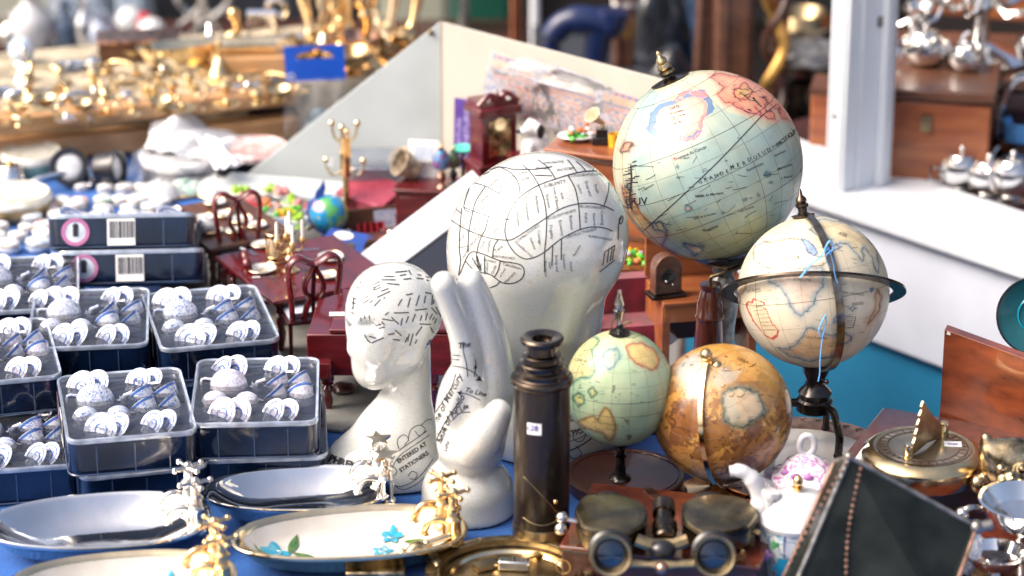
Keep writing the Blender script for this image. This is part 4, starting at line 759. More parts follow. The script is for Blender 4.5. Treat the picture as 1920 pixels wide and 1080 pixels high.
# blue ribbon
rb = MB(); q0 = lambda px, py, off=.0: (D(px, py, GM.y - r_ * 1.12 - off) - GM)
for pts in [[(1552, 465), (1535, 485), (1518, 498), (1510, 512)], [(1552, 462), (1562, 490), (1565, 512), (1570, 530)], [(1545, 470), (1555, 452), (1562, 466), (1548, 480), (1556, 500)], [(1512, 505), (1505, 515), (1500, 520)]]:
    rb.tube(spline([q0(*p) for p in pts], 5), .0017, 6, flat=(1, .35))
rb.build('ribbon_tie', Mt['ribbon'], gm); rb = MB()
for pts in [[(1548, 590), (1536, 615), (1540, 632), (1548, 610), (1548, 590)], [(1542, 632), (1538, 670), (1537, 700), (1534, 715)]]: rb.tube(spline([q0(*p) for p in pts], 5), .0017, 6, flat=(1, .35))
rb.build('ribbon_end', Mt['ribbon'], gm)
MB().tube([q0(1540, 712), q0(1549, 716)], .0015, 6).ball(q0(1550, 716), .0022).build('set_screw', Mt['bronze'], gm)
# ---- small green globe
zdisc = .013
GS = P(1163, 896, zdisc); gs = thing('desk_globe', 'small pale green globe showing Australia, on a round dark wooden box', 'globe', GS)
r_ = 102 / S(D(1161, 727, GS.y)); stz = 1.085; cc = D(1161, 727, GS.y) - GS; C3 = (1161, 727)
def paintS(N, u, v, w):
    c = mixc((.32, .46, .30), (.48, .55, .33), .5 + .8 * nz(N, 3, 14)); k = np.clip((v - .72 + .1 * nz(N, 6, 3)) * 4, 0, 1)[:, None]; c = c * (1 - k) + k * np.array((.55, .54, .26))
    b = back_lands(N, 25) & (w < 0); c[b] = (.5, .45, .18)
    p = Paint(N, u, v, w, c); f = lambda pts: [(x_, y_ / 1.085) for x_, y_ in px2(pts, C3, 102, 2.842, 1040, 560)]
    p.land(f([(385,265),(420,240),(470,245),(520,275),(555,320),(550,360),(520,385),(470,370),(430,350),(400,320)]), (.62, .47, .18), (.50, .20, .10), .035)
    p.land(f([(120,660),(180,640),(210,625),(235,655),(250,620),(265,590),(290,600),(315,640),(330,690),(320,740),(290,765),(255,720),(200,705),(150,690)]), (.62, .47, .18), (.35, .22, .08), .03)
    p.land(f([(65,340),(75,280),(130,215),(200,190),(240,230),(200,280),(210,330),(215,400),(185,430),(120,430),(80,480)]), (.52, .50, .24), (.10, .26, .18), .03)
    p.land(f([(100,535),(125,505),(155,520),(160,560),(130,580)]), (.50, .48, .2), (.08, .22, .14), .03); p.land(f([(260,300),(290,270),(340,280),(345,330),(320,370),(285,385),(262,350)]), (.40, .48, .33), (.16, .28, .28), .04)
    p.land(f([(180,500),(205,480),(225,510),(200,540)]), (.5, .5, .2), (.08, .2, .12), .03); p.land(f([(375,650),(395,655),(385,675)]), (.6, .45, .15), (.2, .2, .1), .02); p.land(f([(385,735),(408,735),(395,755)]), (.3, .3, .1), (.1, .15, .08), .02)
    p.land(f([(300,190),(380,170),(470,190),(420,215),(330,215)]), (.45, .52, .28), (.3, .36, .2), .02); p.poly(f([(290,265),(300,255),(350,262),(355,340),(300,385),(265,380)]), (.16, .28, .28), .25, 3)
    p.land(f([(570,280),(600,300),(620,330),(600,340)]), (.62, .35, .18), (.4, .15, .1), .02)
    return p.c
go, fr = make_ball('map_sphere', gs, cc, r_, paintS, None, MG, st=stz, nlat=240)
ax = axis_of(fr, .02, .95, .30)
circles(cc, r_ * 1.0008, ax, [0, -14, -60], [30], .00022, st=stz).build('graticule', inkc, gs); circles(cc, r_ * 1.0004, ax, [-45, -30, 15, 30, 45], range(0, 180, 20), .0001, st=stz).build('fine_graticule', inkc, gs)
bv, Mx = bvh_of(go, gs); ink = Ink(bv); f3 = lambda x, y: (x / 2.842 + 1040, y / 2.842 + 560); rr = random.Random(3)
for k in range(55): x, y = rr.choice([(rr.uniform(90, 250), rr.uniform(430, 600)), (rr.uniform(80, 230), rr.uniform(230, 420)), (rr.uniform(250, 500), rr.uniform(250, 700))]); l = rr.uniform(6, 26); ink.line([f3(x, y), f3(x + l, y + rr.uniform(-8, 8))], rr.uniform(.5, 1.2))
ink.text('MER', *f3(315, 480), 8, 80); ink.text('NOUVELLE HOLLANDE', *f3(270, 665), 5, -8); ink.text('CHINE', *f3(140, 330), 8, -10); ink.text('ASIE', *f3(330, 205), 8, 0); ink.build('printed_writing', inkc, gs, Mx)
zb_ = cc.z - r_ * stz
MB().lathe([(.010, 0), (.0085, .002), (.005, .004), (.0048, .010), (.0042, .012), (.0042, .02), (.0058, .022), (.0035, .024), (.0038, zb_ - .006), (.0056, zb_ - .004), (.0056, zb_ + .001), (.003, zb_ + .002)], 20).build('stem', Mt['blackmetal'], gs)
zt3 = cc.z + r_ * stz; MB().lathe([(.0092, -.0012), (.0088, .0015), (.0055, .003), (.0035, .0045), (.0028, .008), (.0001, .009)], 20, TR((cc.x, cc.y, zt3))).build('polar_cap', Mt['blackmetal'], gs)
MB().tube(spline([(cc.x + x, cc.y, zt3 + z) for x, z in ((.001, .004), (.004, .009), (.007, .0105), (.010, .010))], 4), .0011, 6).build('hook', Mt['oldbrass'], gs)
MB().lathe([(.0001, .006), (.0022, .006), (.0015, .012), (.0035, .013), (.0048, .020), (.0052, .0215), (.0035, .0225), (.0035, .026), (.0046, .0265), (.0044, .0275), (.0020, .0365), (.0016, .040), (.0001, .0405)], 18, TR((cc.x - .001, cc.y, zt3))).build('finial', Mt['chrome'], gs)
MB().tube(spline([(cc.x + x, cc.y, zt3 + z) for x, z in ((-.0015, .022), (-.0065, .012), (-.0085, .002), (-.0105, -.004))], 4), .0007, 6).build('chain_wire', Mt['oldbrass'], gs)
t = thing('round_wooden_box', 'round dark mahogany box under the small pale green globe', 'box', P(1172, 912, 0))
MB().lathe([(.051, 0), (.052, .002), (.052, zdisc * .8), (.054, zdisc * .82), (.054, zdisc * .97), (.052, zdisc), (.049, zdisc), (.0485, zdisc - .0006), (.0001, zdisc - .0006)], 64).build('body', Mt['darkwood'], t); MB().lathe([(.047, zdisc - .0009), (.0475, zdisc + .0004), (.048, zdisc - .0009)], 64, cap=False).build('bead_ring', Mt['rosew'], t)
# ---- brown globe
GR = P(1340, 922); gr_ = thing('desk_globe', 'amber brown antique globe with a brass meridian facing front, beside the green one', 'globe', GR)
r_ = 131 / S(D(1354, 775, GR.y)); cc = D(1354, 775, GR.y) - GR; C4 = (1354, 775)
def paintB(N, u, v, w):
    n1 = nz(N, 4, 41, 5); n2 = nz(N, 9, 42, 5); c = mixc((.44, .19, .04), (.66, .36, .09), .5 + 1.3 * n1)
    k = (n2 > .10) & (v < .45); c[k] = c[k] * np.array((.52, .45, .5)); k = (np.abs(n2 - .10) < .025) & (v < .5); c[k] *= .45
    k = (nz(N, 15, 43, 4) > .22); c[k] *= np.array((.55, .48, .5)); k = np.clip((v - .3 + u * .5 + .3 * nz(N, 4, 44)) * 2, 0, 1)[:, None]; c = c * (1 - k * .6) + .6 * k * np.array((.62, .34, .07))
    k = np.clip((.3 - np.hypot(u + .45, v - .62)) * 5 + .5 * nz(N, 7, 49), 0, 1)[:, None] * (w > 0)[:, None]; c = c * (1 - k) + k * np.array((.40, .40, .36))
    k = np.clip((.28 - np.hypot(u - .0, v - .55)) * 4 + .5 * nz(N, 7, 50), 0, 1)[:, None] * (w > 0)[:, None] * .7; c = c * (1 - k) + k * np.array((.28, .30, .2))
    p = Paint(N, u, v, w, c); f = lambda pts: px2(pts, C4, 131, 2.842, 1040, 560)
    p.land(f([(890,560),(905,510),(950,480),(1010,470),(1070,500),(1105,550),(1105,610),(1070,650),(1010,680),(950,670),(910,640),(900,600)]), (.56, .42, .26), (.13, .17, .13), .045, 2.2)
    p.poly(f([(905,540),(940,520),(960,560),(980,600),(990,640),(940,655),(910,610)]), (.44, .46, .36), .5, 2)
    p.poly(f([(900,480),(1000,400),(900,380),(850,420),(880,520)]), (.45, .40, .34), .5, 2)
    for x, y, s, cl in [(1052, 860, 24, (.20, .09, .03)), (560, 500, 30, (.3, .2, .1))]:
        uu, vv = f([(x, y)])[0]; d = np.hypot(u - uu, v - vv) * 131 * 2.842; k = (d < s) & (w > 0); p.c[k] = np.array(cl) * (1 + .3 * (d[k] > s * .8))[:, None]
    p.c *= .92; return p.c
go, fr = make_ball('map_sphere', gr_, cc, r_, paintB, None, MGg, nlat=270)
ax = axis_of(fr, -.20, .71, .67)
circles(cc, r_ * 1.0005, ax, [0, 23, -23], [35], .00018).build('graticule', mat('dark_brown_ink', (.12, .06, .03), .4, scale=60), gr_); circles(cc, r_ * 1.0003, ax, [-60, -45, 45, 60], range(0, 180, 30), .0001).build('fine_graticule', mat('dark_brown_ink_fine', (.16, .08, .035), .4, scale=60), gr_)
bv, Mx = bvh_of(go, gr_); ink = Ink(bv); rr = random.Random(4)
for k in range(110): x, y = rr.uniform(560, 1240), rr.uniform(290, 920); l = rr.uniform(6, 40); an = rr.gauss(.2, .5); ink.line([(x / 2.842 + 1040, y / 2.842 + 560), ((x + l * .5) / 2.842 + 1040, (y + rr.uniform(-5, 5)) / 2.842 + 560), ((x + l) / 2.842 + 1040, (y - l * an) / 2.842 + 560)], rr.uniform(.5, 1.3))
for s, x, y, a, z in [('AMERICA', 1010, 740, 14, 9), ('MARE', 700, 700, -20, 8), ('INDIA', 1120, 640, -60, 8), ('TERRA', 1000, 330, -20, 8), ('Oceanus', 640, 860, -30, 8)]: ink.text(s, x / 2.842 + 1040, y / 2.842 + 560, z, a)
ink.build('printed_writing', mat('sepia_ink', (.10, .045, .02), .4, scale=60), gr_, Mx)
sp = ax.cross(fr[2]); e1 = (fr[2] * .4 - fr[1] * 1 - fr[0] * .12); e1 = (e1 - ax * e1.dot(ax)).normalized(); rings = []
for k in range(41):
    a = R(93 - 186 * k / 40); d = ax * math.sin(a) + e1 * math.cos(a); s = ax.cross(e1) * .0021; rings.append([Vector(cc) + d * (r_ * 1.045) + s, Vector(cc) + d * (r_ * 1.045) - s, Vector(cc) + d * (r_ * 1.075) - s, Vector(cc) + d * (r_ * 1.075) + s])
MB().loft(rings).build('meridian_band', Mt['pale_gold'], gr_, sharp=30)
pt_ = Vector(cc) + ax * r_ * 1.09; MB().tube([Vector(cc) + ax * r_, pt_], .0045, 10).ball(pt_ + fr[1] * .003, .0056).ball(Vector(cc) + ax * r_ * 1.02 + fr[0] * .0085 - fr[1] * .004, .0052).build('pole_knob', Mt['gold'], gr_)
zb_ = cc.z - r_ * 1.075
bt = Vector(cc) + e1 * 0 - Vector((0, 0, r_ * 1.06)); MB().lathe([(.030, 0), (.031, .002), (.014, .004), (.005, .006), (.004, max(zb_, .0075))], 28).build('foot', Mt['gold'], gr_); MB().tube([(0, 0, max(zb_, .006)), (cc.x, cc.y, cc.z - r_ + .001)], .0035, 8).build('support', Mt['gold'], gr_)
# ================================================================ tins of miniature tea sets
Mt['cobalt'] = mat('cobalt_paint', (.06, .15, .45), .25, scale=120, coat=.5)
def kids_last(): return bpy.data.objects[-1] if False else _last[0]
TW, TD, TH = .112, .148, .0345
def make_tin(seed, chn, w_=TW, d_=TD):
    r = random.Random(seed); t = thing('tea_set_tin', 'x', 'tin', (0, 0, 0))
    def ribbed(w, d, z, amp):
        out = []
        for i, (x, y, _) in enumerate(rrect(w, d, .010, 0, 6)): out.append((x, y, z))
        return out
    m = MB(); m.loft([rrect(w_ - .006, d_ - .006, .010, z) for z in (0,)] + [rrect(w_ - .003, d_ - .003, .0105, .0015), rrect(w_ - .001, d_ - .001, .011, .006), rrect(w_, d_, .011, TH - .006), rrect(w_ + .001, d_ + .001, .0115, TH - .003)], cap=(True, True)); m.build('tin_body', Mt['tin'], t, sharp=50)
    m = MB()   # moulded seams of the clear shell
    for k in range(3):
        x = (-.27 + .27 * k) * w_ + r.uniform(-.002, .002)
        for s in (-1, 1): m.tube([(x, s * (d_ / 2), .003), (x, s * (d_ / 2 + .0003), TH - .005)], .00075, 5)
        y = (-.29 + .29 * k) * d_
        for s in (-1, 1): m.tube([(s * (w_ / 2), y, .003), (s * (w_ / 2 + .0003), y, TH - .005)], .00075, 5)
    m.tube([Vector(p) for p in rrect(w_ + .0005, d_ + .0005, .011, .0022)], .0008, 5, closed=True); m.build('shell_seams', Mt['seam'], t)
    zi = TH - .006
    m = MB(); m.loft([rrect(w_ + .001, d_ + .001, .0115, TH - .003), rrect(w_ + .002, d_ + .002, .012, TH), rrect(w_ + .0005, d_ + .0005, .0115, TH + .0016), rrect(w_ - .003, d_ - .003, .010, TH + .0014), rrect(w_ - .005, d_ - .005, .009, TH - .0008), rrect(w_ - .006, d_ - .006, .008, zi)], cap=(False, False)); m.build('rim', Mt['plastic'], t, sharp=60)
    m = MB(); m.loft([rrect(w_ - .0061, d_ - .0061, .008, zi)], cap=(False, True)); m.f = [tuple(range(len(m.v)))]; m.build('tray', Mt['tray'], t, smooth=False)
    W_, D_ = w_ - .014, d_ - .016
    well_shades = MB(); X = lambda u: (u - .5) * W_; Y = lambda v: (v - .5) * D_
    def well(u, v, a, b): well_shades.lathe([(1, zi + .0004), (.9, zi + .0009), (.0001, zi + .0009)], 20, TR((X(u), Y(v), 0)), cap=False, sx=a, sy=b)  # flat dark ellipses paint the shade of the tray's recesses
    cm = Mt[chn]
    def saucers(u, v, s):
        u += r.uniform(-.025, .025); v += r.uniform(-.012, .012)
        well(u, v, .021 * s, .0125 * s)
        for k in (0, 1):
            M = TR((X(u) + (-.0065 + .0125 * k) * s, Y(v) + .001, zi + .0042), rx=R(26 + r.uniform(-6, 6)), ry=R(-40 + 8 * k), rz=R(r.uniform(-12, 12)), s=1.2)
            MB().lathe([(.0001, 0), (.006 * s, 0), (.0125 * s, .0018), (.013 * s, .0022), (.0125 * s, .0026), (.006 * s, .0010), (.0001, .0008)], 24, M, cap=False, sy=1.08).build('saucer', cm, t); MB().tube([M @ Vector((q * math.cos(a) * s, q * 1.08 * math.sin(a) * s, .0014 + (q - .006) * .18)) for q, a in [(.0098, k_ * 2 * math.pi / 24) for k_ in range(24)]], .0005, 4, closed=True).tube([M @ Vector((.0045 * math.cos(a) * s, .0055 * math.sin(a) * s, .0012)) for a in [k_ * 2 * math.pi / 8 for k_ in range(8)]], .0009, 4, closed=True).build('painted_band', Mt['cobalt'], kids_last())
    saucers(.22, .87, 1.0); saucers(.75, .87, .86); saucers(.3, .12, 1.0); saucers(.76, .12, .86)
    def cup(u, v, s=1):
        u += r.uniform(-.015, .015); v += r.uniform(-.015, .015)
        M = TR((X(u), Y(v), zi + .001), rx=R(r.uniform(-50, -25)), ry=R(-34), rz=R(r.uniform(-10, 35)), s=1.36)
        MB().lathe([(.0001, -.009), (.0035 * s, -.009), (.004 * s, -.007), (.0075 * s, -.002), (.0092 * s, .0055), (.0086 * s, .0055), (.006 * s, -.002), (.0001, -.005)], 20, M, cap=False).tube([M @ Vector(p) for p in ((.0, .008 * s, .002), (0, .0125 * s, .001), (0, .0115 * s, -.005), (0, .006 * s, -.005))], .0009, 5).build('cup', cm, t); MB().lathe([(.0086 * s, .0030), (.0091 * s, .0044), (.0093 * s, .0050)], 20, M, cap=False).tube([M @ Vector((.0068 * s * math.cos(a), .0068 * s * math.sin(a), -.001 + .0012 * math.sin(a * 5))) for a in [k_ * 2 * math.pi / 24 for k_ in range(24)]], .0006, 4, closed=True).build('painted_band', Mt['cobalt'], kids_last())
    for u in (.69, .91):
        for v in (.46, .665): well(u, v, .0105, .0125); cup(u, v)
    # teapot, sugar bowl and creamer lying on their sides
    well(.25, .665, .027, .0135); M = TR((X(.24), Y(.655), zi + .001), rx=R(78), rz=R(r.uniform(-8, 4)), s=1.22)
    m = MB().lathe([(.0001, -.009), (.007, -.009), (.008, -.0075), (.0145, 0), (.013, .007), (.008, .010), (.0001, .0105)], 24, M @ TR(rz=0), cap=False)
    m.tube([M @ Vector(p) for p in spline([(.012, -.003, 0), (.019, 0, .001), (.022, .004, 0), (.0275, .0065, 0)], 3)], [.0035] * 4 + [.0024] * 3 + [.0018] * 3, 8); m.tube([M @ Vector(p) for p in spline([(-.012, .006, 0), (-.020, .006, 0), (-.019, -.003, 0), (-.012, -.005, 0)], 3)], .0013, 6); m.build('teapot', cm, t)
    M2 = TR((X(.47), Y(.60), zi + .002), ry=R(80)); MB().lathe([(.0001, .003), (.0035, .002), (.0075, 0), (.0001, 0)], 18, M2, cap=False).build('teapot_lid', cm, t)
    for u, v, s in ((.13, .40, .82), (.42, .385, .78)):
        well(u, v, .0165 * s * 1.2, .0125 * s * 1.1); M = TR((X(u), Y(v), zi - .001), rx=R(76), rz=R(r.uniform(-14, 14)), s=1.25)
        m = MB().lathe([(.0001, -.008 * s), (.006 * s, -.008 * s), (.0125 * s, 0), (.010 * s, .008 * s), (.0085 * s, .009 * s), (.0001, .009 * s)], 20, M, cap=False); m.tube([M @ Vector(p) for p in ((.011 * s, .005 * s, 0), (.018 * s, .003 * s, 0), (.013 * s, -.004 * s, 0))], .0011, 5); m.build('sugar_bowl' if u < .3 else 'creamer', cm, t)
    well_shades.build('well_shades', Mt['well'], t)
    MB().loft([rrect(w_ - .004, d_ - .004, .009, TH + .0009)], cap=(False, False)).v
    m = MB(); m.loft([rrect(w_ - .004, d_ - .004, .009, TH + .0008)], cap=(False, False)); m.f = [tuple(range(len(m.v)))]; m.build('clear_lid', Mt['film'], t, smooth=False)
    # badge and barcode on the long left side
    x = -w_ / 2 - .0013
    def disc(y, z, ra, rb, xx, n=36):
        m = MB(); vs = [(xx, y + ra * math.cos(2 * math.pi * k / n), z + ra * math.sin(2 * math.pi * k / n)) for k in range(n)]
        if rb: vs += [(xx, y + rb * math.cos(2 * math.pi * k / n), z + rb * math.sin(2 * math.pi * k / n)) for k in range(n)]; fs = [(k, (k + 1) % n, n + (k + 1) % n, n + k) for k in range(n)]
        else: fs = [tuple(range(n))]
        return m.add(vs, fs)
    bd = disc(d_ * .31, TH * .52, .0135, 0, x).build('round_badge', Mt['skyb'], t, smooth=False); disc(d_ * .31, TH * .52, .0142, .0104, x - .0004).build('badge_ring', Mt['pinkring'], bd, smooth=False)
    m = MB(); m.box((x - .0006, d_ * .31, TH * .52), (.0004, .005, .009)); m.ball((x - .0006, d_ * .31, TH * .52 + .006), (.0004, .003, .003)); m.build('badge_figure', Mt['ink'], bd)
    lb = MB().box((x, 0, TH * .5), (.0004, .028, .027)).build('barcode_label', Mt['tagw'], t, smooth=False); m = MB(); yy = -.0125
    while yy < .0125:
        bw_ = r.choice((.0004, .0007, .0011)); m.box((x - .0004, yy, TH * .5 + .0025), (.0003, bw_, .017)); yy += bw_ + r.choice((.0005, .0009))
    m.build('bars', Mt['ink'], lb, smooth=False)
    # corner sticker
    MB().box((X(.80), Y(.80), TH + .0016), (.0065, .0055, .0003), rz=.1).build('price_sticker', Mt['tagw'], t, smooth=False)
    return t
protos = [make_tin(1, 'china_blue'), make_tin(2, 'china_soft'), make_tin(3, 'china_pink')]; ptree = [tree(p) for p in protos]; usedp = [0, 0, 0]
def place_tin(px, py, level, rz, kind, label, lower=None):
    """px, py: centre of the top face"""
    z = (TH + .0028) * (level + 1); p = P(px, py, z); p.z -= z
    for lv in range(level + 1):
        k = kind if lv == level else (kind + 1) % 3
        if usedp[k] == 0: o = protos[k]; usedp[k] = 1
        else: o = copy_tree(protos[k], ptree[k])
        o.location = (p.x + (.005 if lv == 0 and level else 0), p.y + (.008 if lv == 0 and level else 0), (TH + .003) * lv + .0002); o.rotation_euler.z = R(rz + (2 if lv == 0 and level else 0)); o['group'] = 'tins of miniature porcelain tea sets'
        o['label'] = label if lv == level else lower
place_tin(480, 728, 1, 3, 2, 'tin of pale floral mini tea set beside the small phrenology head, top of its stack', 'bottom tin under the topmost tin beside the small phrenology head')
place_tin(235, 753, 1, 12, 0, 'tin of bright blue patterned tea set behind the left silver dish, top of stack', 'bottom tin directly behind the left silver dish')
place_tin(168, 592, 1, 6, 1, 'tin with glaring white porcelain in the middle of the left tin cluster, upper one', 'lower tin under the middle tin of the left cluster')
place_tin(393, 590, 1, 14, 0, 'upper tin with a pink ring badge on its left side, near the doll chairs', 'lower tin under the one with the pink ring badge near the doll chairs')
place_tin(-12, 655, 1, 14, 2, 'tin cut by the left edge at mid height, its cups in a column, upper one', 'lower tin cut by the left edge at mid height')
place_tin(24, 812, 0, 10, 0, 'single tin nearest the camera at the lower left edge')
place_tin(40, 528, 1, 8, 1, 'tin farthest back at the left edge partly hidden by the middle tin, upper one', 'lower tin farthest back at the left edge')
z2 = TH + .003
# pair of tins turned sideways at the back
p = P(240, 470, 2 * z2); p.z = 0
for lv in (0, 1):
    o = copy_tree(protos[1], ptree[1]); o.location = (p.x - .008 * lv, p.y + .03 + .013 * lv, .024 + .034 * lv); o.rotation_euler = (0, R(23), R(94 - lv * 1)); o['group'] = 'tins of miniature porcelain tea sets'
    o['label'] = ['lower of two tins turned sideways at the back of the tin cluster', 'upper of two sideways tins at the back, badge and barcode facing front'][lv]
# ================================================================ bathtub shaped soap dishes with taps
def plan(a, b, z, n=56, ex=2.35, tp=.10, off=0):
    out = []
    for k in range(n):
        t = 2 * math.pi * k / n; c, s = math.cos(t), math.sin(t); x = a * math.copysign(abs(c) ** (2 / ex), c); y = b * math.copysign(abs(s) ** (2 / ex), s); y *= 1 + tp * x / a
        out.append((x + off, y, z))
    return out
def cross_tap(root, x, y, z, mt, s=1, star=False, rz=0):
    M = TR((x, y, z), rz=rz, s=s)
    tp = MB().lathe([(.0085, 0), (.0085, .002), (.0062, .004), (.0068, .010), (.0062, .020), (.0072, .022), (.0055, .024), (.0052, .030), (.0068, .031), (.0068, .033), (.004, .035), (.0038, .042)], 20, M).tube([M @ Vector(p) for p in spline([(0, 0, .016), (-.009, 0, .022), (-.019, 0, .021), (-.024, 0, .013), (-.0245, 0, .008)], 4)], [.0036] * 8 + [.0032] * 8 + [.0042], 10).build('tap', mt, root)
    h = MB(); 
    if star:
        pts = []
        for k in range(10): a = 2 * math.pi * k / 10 + .3; q = .0125 if k % 2 == 0 else .006; pts.append((q * math.cos(a), q * math.sin(a)))
        h.prism(pts, .003, M @ TR((0, 0, .043), rx=R(10))); h.lathe([(.004, .040), (.005, .043)], 12, M)
    else:
        for k in range(4):
            a = R(90 * k + 25); c, q = math.cos(a), math.sin(a); h.tube([M @ Vector((0, 0, .045)), M @ Vector((.0125 * c, .0125 * q, .0458))], [.0024 * s, .0016 * s], 8); h.ball(tuple(M @ Vector((.0135 * c, .0135 * q, .0459))), .0027 * s, n=10)
        h.ball(tuple(M @ Vector((0, 0, .0465))), .0042 * s, n=12); h.lathe([(.004, .040), (.0045, .043), (.003, .046)], 12, M)
    h.build('handle', mt, tp, sharp=50)
def soap_dish(px, py, a, b, rz, mt, label, enamel=False, h=.022, star=False, tmt=None, tapx=.80, z0=.0):
    zr = h + .004; p = P(px, py, zr); p.z = z0; t = thing('soap_dish', label, 'soap dish', p, R(rz), 'bathtub shaped soap dishes with taps')
    m = MB(); R_ = [plan(a * .50, b * .45, 0), plan(a * .66, b * .62, .002), plan(a * .84, b * .82, h * .5), plan(a * .955, b * .95, h), plan(a * .99, b * .99, h + .0012), plan(a, b, h + .0035), plan(a * .99, b * .985, h + .005), plan(a * .955, b * .94, h + .0042)] + ([plan(a * .90, b * .87, h + .001), plan(a * .80, b * .76, h * .55), plan(a * .66, b * .60, .006), plan(a * .4, b * .36, .0042), plan(a * .1, b * .1, .0040)] if enamel else [plan(a * f, b * f, .0025 + (h + .001) * f ** 3.4 / .78) for f in (.92, .89, .86, .82, .77, .70, .62, .54, .46, .36, .25, .12)])
    m.loft(R_); m.build('bowl', mt, t, sharp=75)
    if enamel:
        m = MB(); rr = [plan(a * .885, b * .83, h + .0020), plan(a * .80, b * .75, h * .58 + .001), plan(a * .66, b * .60, .0072), plan(a * .4, b * .36, .0054), plan(a * .1, b * .1, .0052)]; m.loft(rr, cap=(False, True)); m.build('enamel_lining', Mt['enamel'], t)
        def zf(x, y):
            q = math.sqrt((x / a) ** 2 + (y / b) ** 2); return np.interp(q, [.1, .4, .63, .77, .86], [.0056, .0058, .0078, h * .58 + .0018, h + .0030])
        def flower(x, y, s, mtn, n=6):
            pts = [(x + s * (1 + .25 * math.cos(n * q)) * math.cos(q), y + s * (1 + .25 * math.cos(n * q)) * math.sin(q)) for q in np.linspace(0, 2 * math.pi, 36, endpoint=False)]
            m = MB(); m.add([(x, y, zf(x, y) + .0006)] + [(u, v, zf(u, v) + .0004) for u, v in pts], [(0, 1 + k, 1 + (k + 1) % 36) for k in range(36)]); f_ = m.build('painted_flower', Mt[mtn], t)
            m = MB(); ring = [(x + s * .42 * math.cos(q), y + s * .42 * math.sin(q), zf(x, y) + .0009) for q in np.linspace(0, 2 * math.pi, 14, endpoint=False)]; m.tube(ring, .0004, 4, closed=True); m.build('flower_eye', Mt['enamel'], f_)
        def leaf(x, y, l, w_, an, mtn='egreen'):
            c, s = math.cos(R(an)), math.sin(R(an)); pts = [(x + u * c - v * s, y + u * s + v * c) for u, v in [(l * (k / 10 - .5), w_ * math.sin(math.pi * k / 10)) for k in range(11)] + [(l * (.5 - k / 10), -w_ * math.sin(math.pi * k / 10)) for k in range(1, 10)]]
            m = MB(); m.add([(x, y, zf(x, y) + .0006)] + [(u, v, zf(u, v) + .0005) for u, v in pts], [(0, 1 + k, 1 + (k + 1) % len(pts)) for k in range(len(pts))]); m.build('painted_leaf', Mt[mtn], t)
        flower(-a * .62, b * .12, .0105, 'eblue', 4); leaf(-a * .46, b * .36, .026, .0042, 68); leaf(-a * .38, b * .02, .026, .0042, -35); leaf(-a * .74, -b * .02, .018, .003, 130); leaf(-a * .66, -b * .24, .016, .0022, 140, 'ered')
        flower(a * .38, b * .46, .0080, 'eblue', 5); flower(a * .28, b * .02, .0080, 'eblue', 5); leaf(a * .56, b * .22, .020, .0032, -18); leaf(a * .46, -b * .18, .014, .0016, 22); leaf(a * .64, -b * .34, .012, .004, 95, 'ered')
    tm = tmt or mt; X0 = a * tapx
    cross_tap(t, X0 + .001, .017, h * .8, tm, 1.0, star, R(8)); cross_tap(t, X0 + .006, -.016, h * .8, tm, 1.0, star, R(-6))
    MB().box((X0 + .004, 0, h * .85), (.012, .036, .004)).build('tap_bridge', tm, t, bevel=.001)
    return t
soap_dish(560, 915, .0835, .0455, 5, Mt['silver'], 'polished silver bathtub soap dish with star handled taps below the small phrenology head', star=True, tmt=Mt['chrome'], tapx=.83)
soap_dish(184, 975, .096, .0540, 8, Mt['silver'], 'polished silver bathtub soap dish with cross handled taps at the lower left', tmt=Mt['chrome'], tapx=.80, h=.024)
soap_dish(655, 998, .1005, .0500, 9, Mt['pale_gold'], 'brass bathtub soap dish with white enamel and turquoise flowers in front of the ceramic hand', True, tmt=Mt['gold'], tapx=.80)
soap_dish(232, 1083, .0925, .0480, 7, Mt['pale_gold'], 'brass enamelled bathtub soap dish cut off by the bottom edge at lower left', True, tmt=Mt['gold'], tapx=.80)
# ================================================================ nautical pieces along the bottom
t = thing('brass_compass_dial', 'round aged brass dial with inner rings at the bottom edge in front of the telescope', 'dial', P(955, 1098))
MB().lathe([(.066, 0), (.070, .002), (.070, .012), (.0685, .013), (.064, .0128), (.062, .012), (.061, .011), (.0600, .0135), (.058, .0135), (.0572, .006), (.0001, .0055)], 72).build('case', Mt['oldbrass'], t)
m = MB(); [m.box((.0645 * math.cos(a), .0645 * math.sin(a), .0132), (.007, .003, .001), rz=a) for a in np.linspace(0, 6.28, 16, endpoint=False)]; m.build('engraved_ticks', Mt['pale_gold'], t)
m = MB().lathe([(.052, .0058), (.054, .008), (.050, .0085), (.048, .006)], 60, cap=False); m.box((.004, .03, .009), (.05, .006, .002), rz=.5); m.box((-.02, .02, .009), (.02, .012, .004), rz=.5); m.build('inner_ring', Mt['pale_gold'], t); MB().box((.004, .018, .011), (.026, .010, .008), rz=-.1).build('level_vial', Mt['silver'], t, bevel=.001)
t = thing('brass_bracket', 'pale brass angle bracket with lever at the bottom edge beside the brass dial', 'bracket', P(755, 1076))
MB().box((-.022, -.006, .006), (.05, .03, .012)).build('plate', Mt['oldbrass2'], t, bevel=.002)
MB().tube(spline([(.004, .004, .012), (.012, .01, .020), (.024, .006, .016), (.030, -.006, .008)], 5), .0055, 12).build('curved_arm', Mt['oldbrass2'], t); MB().tube([(.020, .012, .022), (.042, .020, .027)], .0030, 10).ball((.020, .012, .022), .004).build('lever', Mt['pale_gold'], t); MB().tube([(.022, .01, .002), (.022, .01, .020)], .0028, 10).build('pin', Mt['gold'], t); MB().ball((.0, .006, .016), .0045).build('knob', Mt['pale_gold'], t)
